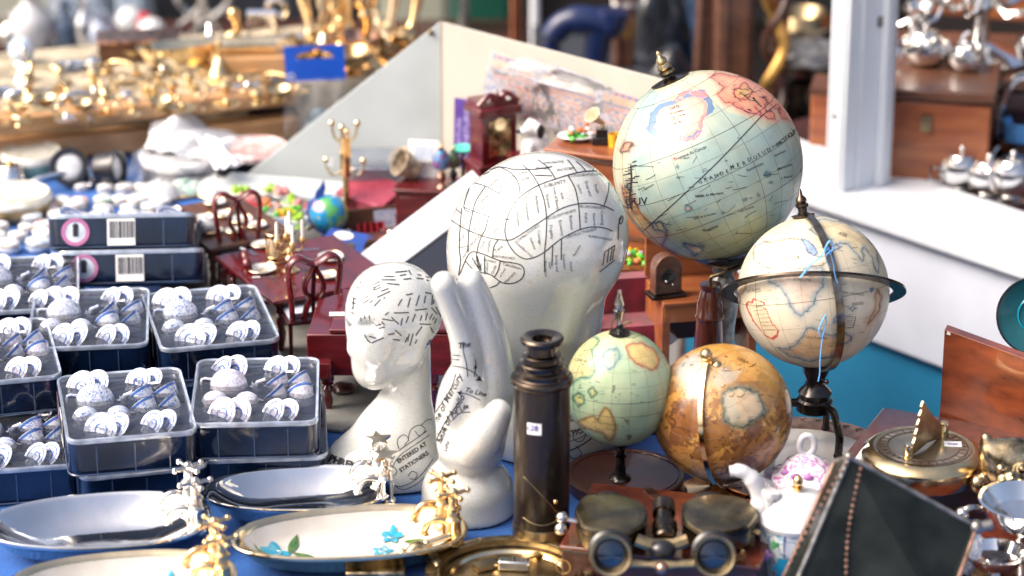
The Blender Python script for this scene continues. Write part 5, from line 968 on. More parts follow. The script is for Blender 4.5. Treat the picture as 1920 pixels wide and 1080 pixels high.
# mahogany box carrying the binoculars
bx = P(1262, 1050); t = thing('mahogany_case', 'dark mahogany case with gold clasp under the antique binoculars', 'case', bx, R(-14))
BHt = .030
MB().box((0, 0, BHt / 2), (.165, .125, BHt)).build('body', Mt['darkwood'], t, bevel=.0015); MB().box((0, 0, BHt + .002), (.168, .128, .0038)).build('lid', Mt['rosew'], t, bevel=.001)
m = MB(); m.box((.062, -.046, BHt + .005), (.016, .003, .0015), rz=.4); m.box((.062, -.048, BHt + .006), (.003, .010, .0015), rz=-.4); m.ball((.066, -.044, BHt + .007), .002); m.build('gold_clasp', Mt['gold'], t)
MB().tube([(-.080 + .006 * math.cos(a), -.066, .016 + .0065 * math.sin(a)) for a in np.linspace(0, 6.28, 18, endpoint=False)], .0007, 5, closed=True).build('ring_pull', Mt['gold'], t)
MB().box((-.028, .052, BHt + .0045), (.026, .008, .0015), rz=-.9).build('copper_strip', Mt['copper'], t)
# binoculars
zB = BHt + .0045; bp_ = P(1240, 985, zB + .02); bp_.z = zB
t = thing('antique_binoculars', 'worn bronze prism binoculars lying with eyepieces towards the camera', 'binoculars', bp_, R(-1)); t.scale = (.95, .95, .95)
def housing(sx, pts, name='prism_housing'):
    m = MB(); M = TR((sx, .012, .006), rx=R(7)); n = len(pts); prof = [(.93, 0), (1, .002), (1, .020), (.96, .0225), (.90, .0232)]
    rr = [[(x * k, y * k, z) for x, y in pts] for k, z in prof]; m.loft(rr, M); o = m.build(name, Mt['oldbrass_green'], t, sharp=35)
    rr = [[(x * k, y * k, z) for x, y in pts] for k, z in ((1.035, .0165), (1.035, .0195))]; MB().loft(rr, M).build('housing_rim', Mt['bronze'], o, sharp=35)
Mt['oldbrass_green'] = mat('tarnished_brass', (.20, .16, .085), .3, 1, scale=40, col2=(.085, .07, .05), rvar=.12, bump=.15, bscale=80, coat=.25)
def rpoly(base, r=.006, n=4):
    out = []; L_ = len(base)
    for i in range(L_):
        a, b, c = Vector((*base[i - 1], 0)), Vector((*base[i], 0)), Vector((*base[(i + 1) % L_], 0)); u = b + (a - b).normalized() * r; v = b + (c - b).normalized() * r
        for k in range(n + 1): q = k / n; out.append(tuple(((1 - q) ** 2 * u + 2 * q * (1 - q) * b + q * q * v).xy))
    return out
housing(-.042, rpoly([(-.026, -.026), (.012, -.034), (.030, -.012), (.028, .018), (.004, .032), (-.026, .030), (-.033, .004)], .009))
housing(.050, rpoly([(.024, -.022), (-.014, -.034), (-.032, -.012), (-.030, .022), (-.004, .034), (.024, .028), (.036, .004)], .009))
for sx in (-.0445, .0435):
    e = MB(); M = TR((sx, -.026, .010), rx=R(90 - 16))
    e.lathe([(.0165, -.012), (.0170, .0), (.0190, .002), (.0195, .010), (.0175, .012), (.0150, .013), (.0138, .020)], 32, M); e.build('eyepiece_barrel', Mt['black'], t)
    e = MB().lathe([(.0138, .018), (.0165, .023), (.0182, .0285), (.0176, .0300), (.0150, .0292), (.0128, .0245), (.0118, .0220)], 36, M, cap=False).build('eye_cup', Mt['oldbrass'], t)
    MB().lathe([(.0001, .0235), (.008, .0228), (.0128, .0215)], 28, M, cap=False).build('lens', Mt['lensblue'] if 'lensblue' in Mt else Mt.setdefault('lensblue', mat('blue_reflection_lens', (.006, .03, .08), .04, 0, scale=60, col2=(.002, .008, .025), coat=.6, lo=.3, hi=.7)), e)  # blue base colour stands for blue reflections in the lens
    MB().lathe([(.0195, .0), (.021, .004), (.021, .02), (.022, .023), (.020, .024)], 28, TR((sx * 1.02, .032, .006), rx=R(-90))).build('objective_tube', Mt['leather'], t)
m = MB()
for y, z in ((-.044, .0065),): m.tube([(-.030, y, z), (-.012, y - .001, z - .001), (.0, y - .002, z - .001), (.012, y - .001, z - .001), (.029, y, z)], [.0055, .0038, .0065, .0038, .0055], 10, flat=(1, .8))
m.tube([(-.022, -.018, .016), (-.010, -.020, .012), (.010, -.020, .012), (.022, -.018, .016)], .006, 8); m.build('bridge', Mt['oldbrass'], t)
MB().lathe([(.0085, 0), (.0098, .002), (.0098, .009), (.0085, .011), (.0112, .013), (.0112, .019), (.0095, .021), (.0078, .022), (.0078, .035), (.0100, .036), (.0100, .050), (.0080, .052)], 28, TR((.003, -.014, .014), rx=R(-78))).build('focus_wheel', Mt['bronze'], t)
MB().ball((.0, -.030, .012), (.012, .010, .009)).build('hinge_boss', Mt['black'], t); MB().ball((-.001, -.0545, .007), .0058).build('hinge_nut', Mt['copper'], t)
MB().tube([(-.082, .012, .020), (-.066, .010, .018)], .0022, 8).ball((-.086, .012, .022), .0055).ball((-.087, .006, .014), .0058).build('side_knob', Mt['chrome'], t)
MB().tube([(.075, .005, .016), (.086, .000, .014)], .0028, 8).build('strap_lug', Mt['oldbrass'], t)
# ================================================================ copper rimmed tray, teapots
t = thing('copper_rimmed_tray', 'shallow copper rimmed tray with white enamel centre behind the lilac teapot', 'tray', P(1500, 872)); ma = Mt['copperpl']
MB().lathe([(.085, 0), (.090, .004), (.094, .0055), (.094, .007), (.080, .0065), (.072, .003)], 64, cap=False).build('rim', ma, t); MB().lathe([(.0001, .0015), (.068, .0015), (.073, .0040), (.073, .0030), (.069, 0), (.0001, 0)], 64, cap=False).build('enamel_centre', Mt['enamel'], t)
m = MB(); [m.tube([(.083 * math.cos(a), .083 * math.sin(a), .0072), (.0865 * math.cos(a + .06), .0865 * math.sin(a + .06), .0074), (.09 * math.cos(a), .09 * math.sin(a), .0074)], .0004, 4) for a in np.linspace(0, 6.28, 40, endpoint=False)]; m.build('engraving', Mt['darkwood'], t)
Mt['lilac'] = bluewhite('lilac_porcelain', (.55, .16, .42), 75, .57, (.80, .78, .80)); Mt['floral'] = bluewhite('floral_porcelain', (.10, .30, .42), 90, .60, (.76, .78, .76))
tp0 = P(1508, 955, .0); t = thing('porcelain_teapot', 'white and lilac porcelain teapot with looped knob, behind the smoked glass lantern', 'teapot', tp0)
sz = 1 / S(tp0) * 1.0
def zpx(py, base): return D(1508, py, base.y).z
zt4 = zpx(850, tp0)
MB().lathe([(.020, 0), (.022, .003), (.019, .006), (.030, .015), (.0355, .03), (.034, zt4 - .040), (.028, zt4 - .030), (.0265, zt4 - .026)], 40).build('body', Mt['lilac'], t)
MB().lathe([(.0265, zt4 - .027), (.0300, zt4 - .024), (.0295, zt4 - .021), (.024, zt4 - .018), (.018, zt4 - .008), (.010, zt4 - .003), (.006, zt4)], 40).build('lid', Mt['lilac'], t)
MB().tube([(.0065 * math.cos(a), 0, zt4 + .008 + .009 * math.sin(a)) for a in np.linspace(0, 6.28, 24, endpoint=False)], .0030, 10, closed=True).build('knob', Mt['china_plain'], t)
m = MB(); 
for k in range(3): 
    a = R(-60 + 30 * k); m.ball((.0215 * math.sin(a), -.0215 * math.cos(a), zt4 - .0135), (.0045, .002, .003))
m.build('lid_flowers', Mt['lilacp'] if 'lilacp' in Mt else Mt.setdefault('lilacp', mat('lilac_paint', (.50, .2, .48), .25, scale=80, coat=.5)), t)
MB().tube(spline([(.030, 0, .02), (.055, 0, .03), (.055, 0, .06), (.03, 0, zt4 - .035)], 5), .004, 10).build('handle', Mt['china_plain'], t); MB().tube(spline([(-.03, 0, .02), (-.045, -.002, .03), (-.052, -.004, .048)], 4), [.008, .008, .007, .007, .006, .006, .005, .005, .0045], 12).build('spout', Mt['china_plain'], t)
# front faceted teapot with long spout
fp = P(1490, 1070); t = thing('faceted_teapot', 'faceted white teapot with green blue floral panels, gold knob and long curved spout', 'teapot', fp)
def fl(px, py, y=0.): p = D(px, py, fp.y + y) - fp; return (p.x, y, p.z)
zs = fl(1490, 962)[2]; ztop = fl(1490, 925)[2]; fr8 = 8
m = MB(); m.lathe([(.028, 0), (.030, .004), (.0335, zs * .6), (.034, zs - .006)], fr8, TR(rz=R(22.5))); m.build('body', Mt['floral'], t, sharp=20)
MB().lathe([(.034, zs - .0062), (.0355, zs - .002), (.034, zs + .001), (.028, zs + .008), (.020, ztop - .002), (.016, ztop), (.008, ztop + .002)], 40).build('shoulder', Mt['china_plain'], t)
m = MB()
for k in range(8):
    a = R(45 * k + 22.5); m.tube([(.0305 * math.cos(a), .0305 * math.sin(a), .004), (.0345 * math.cos(a), .0345 * math.sin(a), zs - .006)], .0006, 5)
m.build('panel_lines', Mt['violet'], t)
def disc_on(px, py, r, mtn, petals=0):
    c = Vector(fl(px, py, -.031 + .0)); m = MB(); n = 30; vs = [(c.x, -.0335, c.z)] + [(c.x + r * (1 + (.22 * math.cos(petals * q) if petals else 0)) * math.cos(q), -.0332, c.z + r * (1 + (.22 * math.cos(petals * q) if petals else 0)) * math.sin(q)) for q in np.linspace(0, 6.283, n, endpoint=False)]
    m.add(vs, [(0, 1 + k, 1 + (k + 1) % n) for k in range(n)]); m.build('painted_flower', Mt[mtn], t, smooth=False)
disc_on(1470, 1062, .0085, 'eblue', 6); disc_on(1435, 1040, .0045, 'lilacp', 5); disc_on(1500, 1040, .004, 'egreenl' if 'egreenl' in Mt else (Mt.setdefault('egreenl', mat('leaf_green_paint', (.12, .38, .12), .3, scale=60)) and 'egreenl'), 3); disc_on(1452, 1020, .0035, 'egreenl', 3)
MB().ball((0, 0, ztop + .011), (.0045, .0045, .0055)).lathe([(.003, ztop + .001), (.003, ztop + .004), (.005, ztop + .006)], 12).build('gold_knob', Mt['gold'], t)
MB().tube(spline([fl(1466, 1010), fl(1440, 985), fl(1430, 945), fl(1415, 905), fl(1392, 884), fl(1368, 884)], 5), [.0125] * 6 + [.010] * 6 + [.0075] * 6 + [.006] * 5 + [.0048] * 3, 14).build('spout', Mt['china_plain'], t)
MB().tube(spline([fl(1446, 990, -.004), fl(1440, 950, -.006), fl(1447, 920, -.006)], 5), [.006] * 4 + [.0045] * 4 + [.0075] * 3, 12).build('spout_brace', Mt['china_plain'], t)
# ================================================================ smoked glass lantern with copper beaded edges
base = P(1640, 1200); t = thing('glass_lantern', 'tilted smoked glass lantern with beaded copper edges, blurred in the lower right corner', 'lantern', base)
Yf = base.y
def ll(px, py, dy=0.): return D(px, py, Yf + dy) - base
A, B, Cc, Dd = ll(1592, 856, .03), ll(1832, 988, .03), ll(1768, 1165, -.03), ll(1462, 1165, -.03)
nrm = (B - A).cross(Dd - A).normalized(); nrm = -nrm if nrm.y > 0 else nrm; bk = -nrm * .035
A2, B2, C2_, D2 = A + bk + Vector((.0, .0, -.006)), B + bk, Cc + bk, Dd + bk
def pane(ps, name='glass_panel'):
    m = MB(); n_ = (ps[1] - ps[0]).cross(ps[2] - ps[0]).normalized() * .0008; m.add([p + n_ for p in ps] + [p - n_ for p in ps], [(0, 1, 2, 3), (7, 6, 5, 4), (0, 4, 5, 1), (1, 5, 6, 2), (2, 6, 7, 3), (3, 7, 4, 0)]); m.build(name, Mt['darkglass'], t, smooth=False)
pane([A, B, Cc, Dd]); pane([A2, B2, B, A], 'glass_side'); pane([B2, C2_, Cc, B], 'glass_side'); pane([D2, A2, A, Dd], 'glass_side'); pane([D2, C2_, B2, A2], 'glass_back')
m = MB(); 
for a, b in ((A, B), (A, Dd), (A, A2)): m.tube([a, b], .0020, 8)
m.build('lead_edges', Mt['lead'], t); m = MB()
for a, b in ((B, Cc), (Cc, Dd), (B, B2), (A2, B2), (A2, D2), (Cc, C2_), (Dd, D2)): m.tube([a, b], .0016, 8)
m.build('copper_edges', Mt['copper'], t); m = MB()
a, b = A + (B - A) * .10 + nrm * .002 + (Dd - A) * .03, Dd + (Cc - Dd) * .42 + nrm * .002
for k in range(26): m.ball(tuple(a + (b - a) * k / 25 + Vector((-.006 * math.sin(k * .125), 0, 0))), .0017, n=8)  # inner bead line models the chain's reflection in the glass
a, b = A + nrm * .003 + (A - B) * .01, Dd + nrm * .003 + (A - B) * .10
for k in range(24): m.ball(tuple(a + (b - a) * k / 23 + Vector((-.004 * math.sin(k * .09), 0, -.001))), .0018, n=8)
m.build('beads_and_reflection', Mt['copper'], t); MB().ball(tuple(A), .004).build('corner_solder', Mt['lead'], t); MB().ball(tuple(B), .006).tube([B, B + Vector((.012, 0, .002))], .0045, 10).build('corner_solder', Mt['lead'], t)
# ================================================================ sundial compass on a dark box
cb = P(1745, 905); t = thing('dark_wooden_block', 'dark reddish wooden box supporting the brass sundial compass', 'box', cb, R(-24))
hb = .036; MB().box((.045, .0, hb / 2), (.215, .115, hb)).build('body', Mt['darkwood'], t, bevel=.0015); MB().box((.045, 0, hb + .0015), (.218, .118, .003)).build('lid', Mt['rosew'], t, bevel=.001)
sp_ = P(1731, 848, hb + .022); sp_.z = hb + .003; t = thing('sundial_compass', 'round polished brass sundial compass with fretted gnomon and small white label', 'sundial', sp_)
rc = 115 / S(sp_)
MB().lathe([(rc * .93, 0), (rc * .95, .001), (rc * .965, .006), (rc * .97, .0065), (rc * .97, .0135), (rc, .0145), (rc, .0175), (rc * .98, .0195), (rc * .84, .0245), (rc * .80, .0248), (rc * .78, .0242), (.0001, .0240)], 80, cap=False).build('case', Mt['pale_gold2'] if 'pale_gold2' in Mt else Mt.setdefault('pale_gold2', mat('satin_brass', (.62, .49, .28), .22, 1, scale=25, var=.2, rvar=.1)), t, sharp=40)
MB().lathe([(.0001, .0243), (rc * .76, .0245)], 60, cap=False).build('dial_plate', Mt['dialp'] if 'dialp' in Mt else Mt.setdefault('dialp', mat('stained_dial', (.46, .38, .25), .2, .9, scale=22, col2=(.26, .22, .15))), t)
m = MB(); [m.tube([(rc * .60 * math.cos(a), rc * .60 * math.sin(a), .0249), (rc * .70 * math.cos(a), rc * .70 * math.sin(a), .0249)], .0003, 4) for a in np.linspace(0, 6.28, 32, endpoint=False)]; m.tube([(rc * .72 * math.cos(a), rc * .72 * math.sin(a), .0249) for a in np.linspace(0, 6.28, 60, endpoint=False)], .0003, 4, closed=True); m.tube([(rc * .58 * math.cos(a), rc * .58 * math.sin(a), .0249) for a in np.linspace(0, 6.28, 60, endpoint=False)], .0003, 4, closed=True); m.build('hour_ring', Mt['darkwood'], t)
def sl2(px, py, dy): p = D(px, py, sp_.y + dy) - sp_; return Vector((p.x, dy, p.z))
a, b, c = sl2(1708, 836, -.022), sl2(1730, 752, -.004), sl2(1768, 800, .022); a.z = .025; 
nn = (b - a).cross(c - a).normalized() * .0009; prof = [a]; 
for k in range(1, 12): 
    q = a + (b - a) * k / 12; prof.append(q + (a - c).normalized() * (.0012 if k % 2 else -.0006))
prof += [b, b + (c - b) * .35 + Vector((0, 0, -.002)), c, c - Vector((0, 0, .010)), a + (c - a) * .5 - Vector((0, 0, .001))]
m = MB(); n_ = len(prof); m.add([p + nn for p in prof] + [p - nn for p in prof], [tuple(range(n_)), tuple(range(2 * n_ - 1, n_ - 1, -1))] + [(i, n_ + i, n_ + (i + 1) % n_, (i + 1) % n_) for i in range(n_)]); m.build('gnomon', Mt['oldbrass'], t, smooth=False)
for q in (a + Vector((-.002, -.003, 0)), Vector((c.x + .001, c.y, .025))): MB().lathe([(.004, .024), (.0044, .026), (.0040, .034), (.0044, .036), (.0036, .038)], 16, TR((q.x, q.y, 0))).build('post', Mt['pale_gold'], t)
MB().box((.026, .004, .0250), (.015, .011, .0004), rz=-.1).build('price_label', Mt['tagw'], t, smooth=False); MB().box((.026, .0045, .02535), (.010, .0012, .0002), rz=-.1).box((.0258, .002, .02535), (.008, .0010, .0002), rz=-.1).build('label_writing', Mt['violet'], t, smooth=False)
# burl wooden panel and teal disc
q0 = P(1790, 850); t = thing('burl_wood_panel', 'upright burl walnut box lid behind the brass sundial at the right edge', 'panel', q0)
a, b = D(1771, 617, q0.y) - q0, D(1925, 668, q0.y - .06) - q0
v0, v1 = Vector((a.x, 0, a.z)), Vector((b.x, -.06, b.z)); th = Vector((.004, .012, 0))
m = MB(); m.add([(v0.x, v0.y, 0), (v1.x + .05, v1.y - .02, 0), tuple(v1 + Vector((.05, -.02, -.015))), tuple(v0), (v0.x + th.x, v0.y + th.y, 0), (v1.x + .05 + th.x, v1.y - .02 + th.y, 0), tuple(v1 + Vector((.05, -.02, -.015)) + th), tuple(v0 + th)], [(0, 1, 2, 3), (7, 6, 5, 4), (0, 4, 5, 1), (1, 5, 6, 2), (2, 6, 7, 3), (3, 7, 4, 0)]); m.build('board', Mt['burl'], t, bevel=.0008, smooth=False)
MB().box(((v0.x + v1.x) / 2 + .01, -.02, .004), (.12, .05, .008), rz=-.4).build('foot', Mt['darkwood'], t, bevel=.001); MB().box((v0.x + .008, -.002, v0.z - .0045), (.012, .003, .0025), ry=.3).build('white_sticker', Mt['tagw'], t)
q0 = P(1935, 845) + Vector((.0, .07, 0)); t = thing('teal_plate', 'teal enamelled plate with dark rim standing up at the right edge', 'plate', q0)
cz = D(1945, 590, q0.y) - q0; M_ = TR((cz.x, 0, cz.z), rx=R(80), rz=R(-10)); rt = 74 / S(q0)
MB().lathe([(.0001, 0), (rt * .7, 0), (rt, .006)], 48, M_, cap=False).build('dish', Mt['tealpl'], t); MB().lathe([(rt * .985, .0055), (rt * 1.02, .007), (rt * 1.0, .0085), (rt * .97, .0075)], 48, M_, cap=False).build('rim', Mt['black'], t); MB().tube([(cz.x - .02, .03, 0), (cz.x, .008, cz.z), (cz.x + .02, .03, 0)], .002, 6).build('easel', Mt['black'], t)
MB().lathe([(rt * .45, .0012), (rt * .46, .002), (rt * .5, .0012)], 48, M_, cap=False).build('pattern_ring', Mt['eblue'], t)
# brass cat face figure
q0 = P(1888, 920, hb + .003); t = thing('brass_cat_figure', 'old brass grinning cat face figure at the right edge behind the silver cup', 'figurine', q0)
q = SDF((-.034, -.03, -.002), (.034, .03, .062), .0011); q.add(q.ell((0, 0, .024), (.024, .018, .024)), .002); q.add(q.cap((-.016, 0, .034), (-.021, 0, .050), .008, .004), .006); q.add(q.cap((.016, 0, .034), (.021, 0, .050), .008, .004), .006); q.add(q.cap((-.016, 0, .038), (.016, 0, .038), .009, .009), .008)
for sx in (-1, 1): q.sub(q.ell((sx * .009, -.020, .028), (.006, .005, .0045)), .004); q.add(q.ell((sx * .009, -.0155, .0275), (.0032, .003, .003)), .002); q.add(q.ell((sx * .006, -.0185, .016), (.006, .005, .005)), .004)
q.add(q.ell((0, -.020, .021), (.0028, .004, .003)), .003); q.add(q.ell((0, 0, .0), (.020, .016, .008)), .006); q.add(q.ell((-.026, -.004, .008), (.007, .007, .009)), .004); q.flat(0); q.mesh('body', Mt['oldbrass2'], t, 2)
# silver goblet / cup pieces at the lower right
def tazza(loc, rz_, label, r0=.04, hh=.05, nm='silver_goblet'):
    t = thing(nm, label, 'goblet', loc)
    MB().lathe([(r0 * .55, 0), (r0 * .57, .002), (r0 * .3, .007), (r0 * .13, .012), (r0 * .10, hh * .35), (r0 * .2, hh * .4), (r0 * .12, hh * .46), (r0 * .3, hh * .52), (r0 * .8, hh * .72), (r0 * .97, hh * .96), (r0, hh), (r0 * .93, hh), (r0 * .75, hh * .76), (.0001, hh * .60)], 40, cap=False).build('cup', Mt['silver'], t); m = MB()
    m.tube(spline([(-r0 * .9, 0, hh * .85), (-r0 * 1.2, -.004, hh * .9), (-r0 * 1.35, -.004, hh * .75), (-r0 * 1.1, 0, hh * .6)], 5), .0032, 8); m.ball((-r0 * 1.32, -.004, hh * .82), .006); m.build('handle', Mt['chrome'], t); return t
tazza(P(1918, 1062), 0, 'silver footed bowl with dented bright rim at the right edge below the brass cat', .041, .062)
tazza(P(1862, 1105), 0, 'small silver cup lying low at the bottom right corner behind the lantern', .026, .035, 'silver_cup')
t = thing('blue_white_ornament', 'white porcelain loop handle with blue spots at the bottom right beside the lantern', 'cup', P(1808, 1090)); MB().tube(spline([(0, 0, .008), (.008, 0, .022), (.008, 0, .040), (.0, 0, .052)], 6), .0045, 12).build('handle', Mt['china_blue'], t); MB().lathe([(.016, 0), (.018, .01), (.014, .04), (.012, .052)], 24, TR((-.018, .004, 0))).build('body', Mt['china_blue'], t)
t = thing('wood_tray', 'dark wooden tray under the silver at the lower right corner', 'tray', P(1880, 1080)); MB().box((0, 0, .004), (.20, .16, .006)).build('base', Mt['rosew'], t, bevel=.001); MB().box((-.1, 0, .008), (.006, .16, .014)).build('edge', Mt['darkwood'], t, bevel=.001)
# ================================================================ white display box corner
c0 = D(826, 42, 3.10); hc0 = c0.z; t = thing('white_display_box', 'white folding display board with a tall triangular left wing and cream right wing', 'display board', (c0.x, c0.y, 0))
lt = P(428, 358) - Vector((c0.x, c0.y, 0)); e = D(1250, 152, 2.83) - Vector((c0.x, c0.y, 0)); rt_ = Vector((e.x, e.y, 0)); re_z = e.z
def slab(m, p, q, zq0, zq1, zp0, zp1, th):
    n = Vector((-(q - p).y, (q - p).x, 0)).normalized() * th
    m.add([(p.x, p.y, zp0), (q.x, q.y, zq0), (q.x, q.y, zq1), (p.x, p.y, zp1), (p.x + n.x, p.y + n.y, zp0), (q.x + n.x, q.y + n.y, zq0), (q.x + n.x, q.y + n.y, zq1), (p.x + n.x, p.y + n.y, zp1)], [(0, 1, 2, 3), (7, 6, 5, 4), (0, 4, 5, 1), (1, 5, 6, 2), (2, 6, 7, 3), (3, 7, 4, 0)])
o0 = Vector((0, 0, 0))
m = MB(); slab(m, Vector((lt.x, lt.y, 0)), Vector((-.001, 0, 0)), 0, hc0, 0, .002, .004); m.build('left_wing', Mt['panel'], t, bevel=.0006, smooth=False)
m = MB(); slab(m, Vector((.001, 0, 0)), rt_, 0, re_z, 0, hc0, .004); m.build('right_wing', Mt['panelw'], t, bevel=.0006, smooth=False)  # same white board; the wing colours carry cool shade and warm light
MB().tube([(0, .001, 0), (0, .001, hc0)], .0018, 6).build('hinge', Mt['panelw'], t); MB().ball((-.011, .0, hc0 - .012), (.0035, .002, .0035)).ball((.012, -.004, hc0 - .012), (.0022, .002, .0022)).build('rivet', Mt['oldbrass'], t)
def onwing(px, py, off=.006):      # point on the inner face of the right wing
    n = Vector((-(rt_).y, rt_.x, 0)).normalized(); n = -n if n.y > 0 else n; d = ray(px, py); p0_ = Vector((c0.x, c0.y, 0)) + n * off; k = (p0_ - CAM).dot(n) / d.dot(n); return CAM + d * k
# rug in plastic against the right wing
rb = onwing(1050, 200); t = thing('packaged_rug', 'miniature patterned oriental rug in crinkled clear plastic leaning on the cream board', 'rug', rb)
cs = [onwing(x, y, .008) - rb for x, y in ((925, 100), (1215, 192), (1205, 285), (905, 205))]
def grid(cs, nx, ny, f=lambda u, v: Vector((0, 0, 0))):
    vs = []; 
    for j in range(ny + 1):
        for i in range(nx + 1):
            u, v = i / nx, j / ny; vs.append((cs[0] * (1 - u) + cs[1] * u) * (1 - v) + (cs[3] * (1 - u) + cs[2] * u) * v + f(u, v))
    return MB().add(vs, [(j * (nx + 1) + i, j * (nx + 1) + i + 1, (j + 1) * (nx + 1) + i + 1, (j + 1) * (nx + 1) + i) for j in range(ny) for i in range(nx)])
def recolour(o, fn):
    me = o.data; n = len(me.vertices); at = me.color_attributes.new('Col', 'FLOAT_COLOR', 'POINT')
    at.data.foreach_set('color', [c for i in range(n) for c in (*fn(i), 1)])
nx, ny = 150, 50; g_ = grid(cs, nx, ny, lambda u, v: Vector((0, -.001 * math.sin(u * 20), 0))); o = g_.build('rug_pile', vcol_mat('rug_weave', .85, 0), t); r3 = random.Random(2); nrand = {}
def rugc(i):
    u, v = (i % (nx + 1)) / nx, (i // (nx + 1)) / ny
    if v < .08: return (.10, .15, .32) if math.sin(u * 150) > -.3 else (.5, .2, .15)
    if v < .27: return (.52, .36, .25) if v < .24 else (.14, .16, .3)
    if v < .33: return (.40, .22, .17)
    k = math.sin(u * 60 + 3 * math.sin(v * 19)) * math.sin(v * 34 + 2 * math.sin(u * 41)); 
    return (.12, .13, .24) if k > .35 else (.34, .12, .10) if k < -.45 else (.42, .33, .27) if r3.random() < .6 else (.3, .22, .22)
recolour(o, rugc)
cb2 = [onwing(x, y, .016) - rb for x, y in ((918, 92), (1222, 186), (1214, 300), (898, 215))]
grid(cb2, 60, 24, lambda u, v: Vector((0, -.003 * math.sin(u * 17 + v * 6) * math.sin(v * 9), 0))).build('plastic_sleeve', Mt['bag'], t)
cb3 = [onwing(x, y, .020) - rb for x, y in ((925, 137), (985, 108), (1165, 170), (1120, 178))]
grid(cb3, 40, 8, lambda u, v: Vector((0, -.004 * math.sin(u * 31) * math.cos(v * 5), .003 * math.sin(u * 27)))).build('crinkle', Mt['bag'], t)
# blue hang-tag bag behind the left wing
hb0 = D(590, 250, 3.30); t = thing('hang_tag_bag', 'clear plastic bag with blue cardboard hang tag behind the white board', 'bag', (hb0.x, hb0.y, 0))
def hg(px, py, dy=0.): p = D(px, py, 3.30 + dy); return Vector((p.x - hb0.x, dy, p.z))
pl = [hg(531, 88), hg(644, 83), hg(649, 149), hg(537, 155)]; hole = []
# tag with euro slot: strip faces around the slot
sl_ = [hg(553, 103), hg(572, 98), hg(592, 91), hg(600, 91), hg(608, 97), hg(622, 98), hg(624, 108), hg(556, 112)]
m = MB(); out = [hg(531, 88), hg(560, 86.6), hg(590, 85.3), hg(600, 85), hg(615, 84.3), hg(644, 83), hg(649, 149), hg(537, 155)]
vs = [tuple(p) for p in out + sl_]; vs2 = [(x, y + .0008, z) for x, y, z in vs]; fs = [(i, (i + 1) % 8, 8 + (i + 1) % 8, 8 + i) for i in range(8)]
m.add(vs + vs2, fs + [tuple(k + 16 for k in reversed(f)) for f in fs] + [(i, (i + 1) % 8, 16 + (i + 1) % 8, 16 + i) for i in range(8)]); m.build('cardboard_tag', Mt['bluecard'], t, smooth=False)
m = MB(); c = hg(547, 144, -.001)
for k in range(3):
    a = R(90 + 120 * k); b = R(90 + 120 * (k + 1)); m.tube([c + Vector((.0045 * math.cos(a + .25), 0, .0045 * math.sin(a + .25))), c + Vector((.0045 * math.cos(b - .25), 0, .0045 * math.sin(b - .25)))], .0007, 5)
m.build('recycling_mark', Mt['tagw'], t); cs = [hg(533, 150), hg(650, 146), hg(650, 300), hg(531, 300)]
grid(cs, 24, 30, lambda u, v: Vector((0, -.010 * math.sin(u * math.pi) * math.sin(v * math.pi) + .003 * math.sin(u * 19) * math.sin(v * 9), 0))).build('bag_film', Mt['bag'], t)
q = hg(600, 235, .004); MB().ball(tuple(q), (.018, .010, .022)).build('contents', mat('grey_blue_toy', (.16, .22, .26), .6, scale=70, var=.4), t)
# ================================================================ doll's house furniture
t = thing('grey_base_board', 'grey stone coloured base board under the doll furniture between tins and heads', 'board', (0, 0, 0)); pb = [P(x, y) for x, y in ((262, 470), (415, 368), (824, 366), (1235, 420), (1190, 600), (900, 700), (640, 812), (585, 805), (335, 610))]
MB().prism([(p.x, p.y) for p in reversed(pb)], .0022, z0=.0006).build('board', mat('grey_stone_board', (.26, .26, .24), .6, scale=14, var=.3, bump=.3), t, smooth=False)
def turned(m, x, y, h, r, M=None):
    m.lathe([(r * .55, 0), (r * .7, h * .03), (r * .45, h * .10), (r * .75, h * .18), (r * .8, h * .3), (r * .5, h * .45), (r * .9, h * .60), (r * .55, h * .68), (r * .95, h * .72), (r * .6, h * .76), (r, h * .79), (r, h)], 12, TR((x, y, 0)))
    return m
def dtable(name, label, loc, rz, L_, W_, H_, mn, top_h=.004, inset=.8, ledge=True):
    t = thing(name, label, 'toy table', loc, rz)
    m = MB(); m.box((0, 0, H_ - top_h / 2), (L_, W_, top_h)); 
    if ledge: m.box((0, 0, H_ - top_h * 1.3), (L_ * .985, W_ * .97, top_h * .5))
    m.build('table_top', Mt[mn], t, bevel=.0012); MB().box((0, 0, H_ - top_h * 1.6 - .005), (L_ * inset, W_ * inset * .96, .010)).build('apron', Mt[mn], t)
    for sx in (-1, 1):
        for sy in (-1, 1): turned(MB(), sx * L_ * inset / 2, sy * W_ * inset / 2, H_ - top_h * 1.6, .0052).build('leg', Mt[mn], t)
    return t
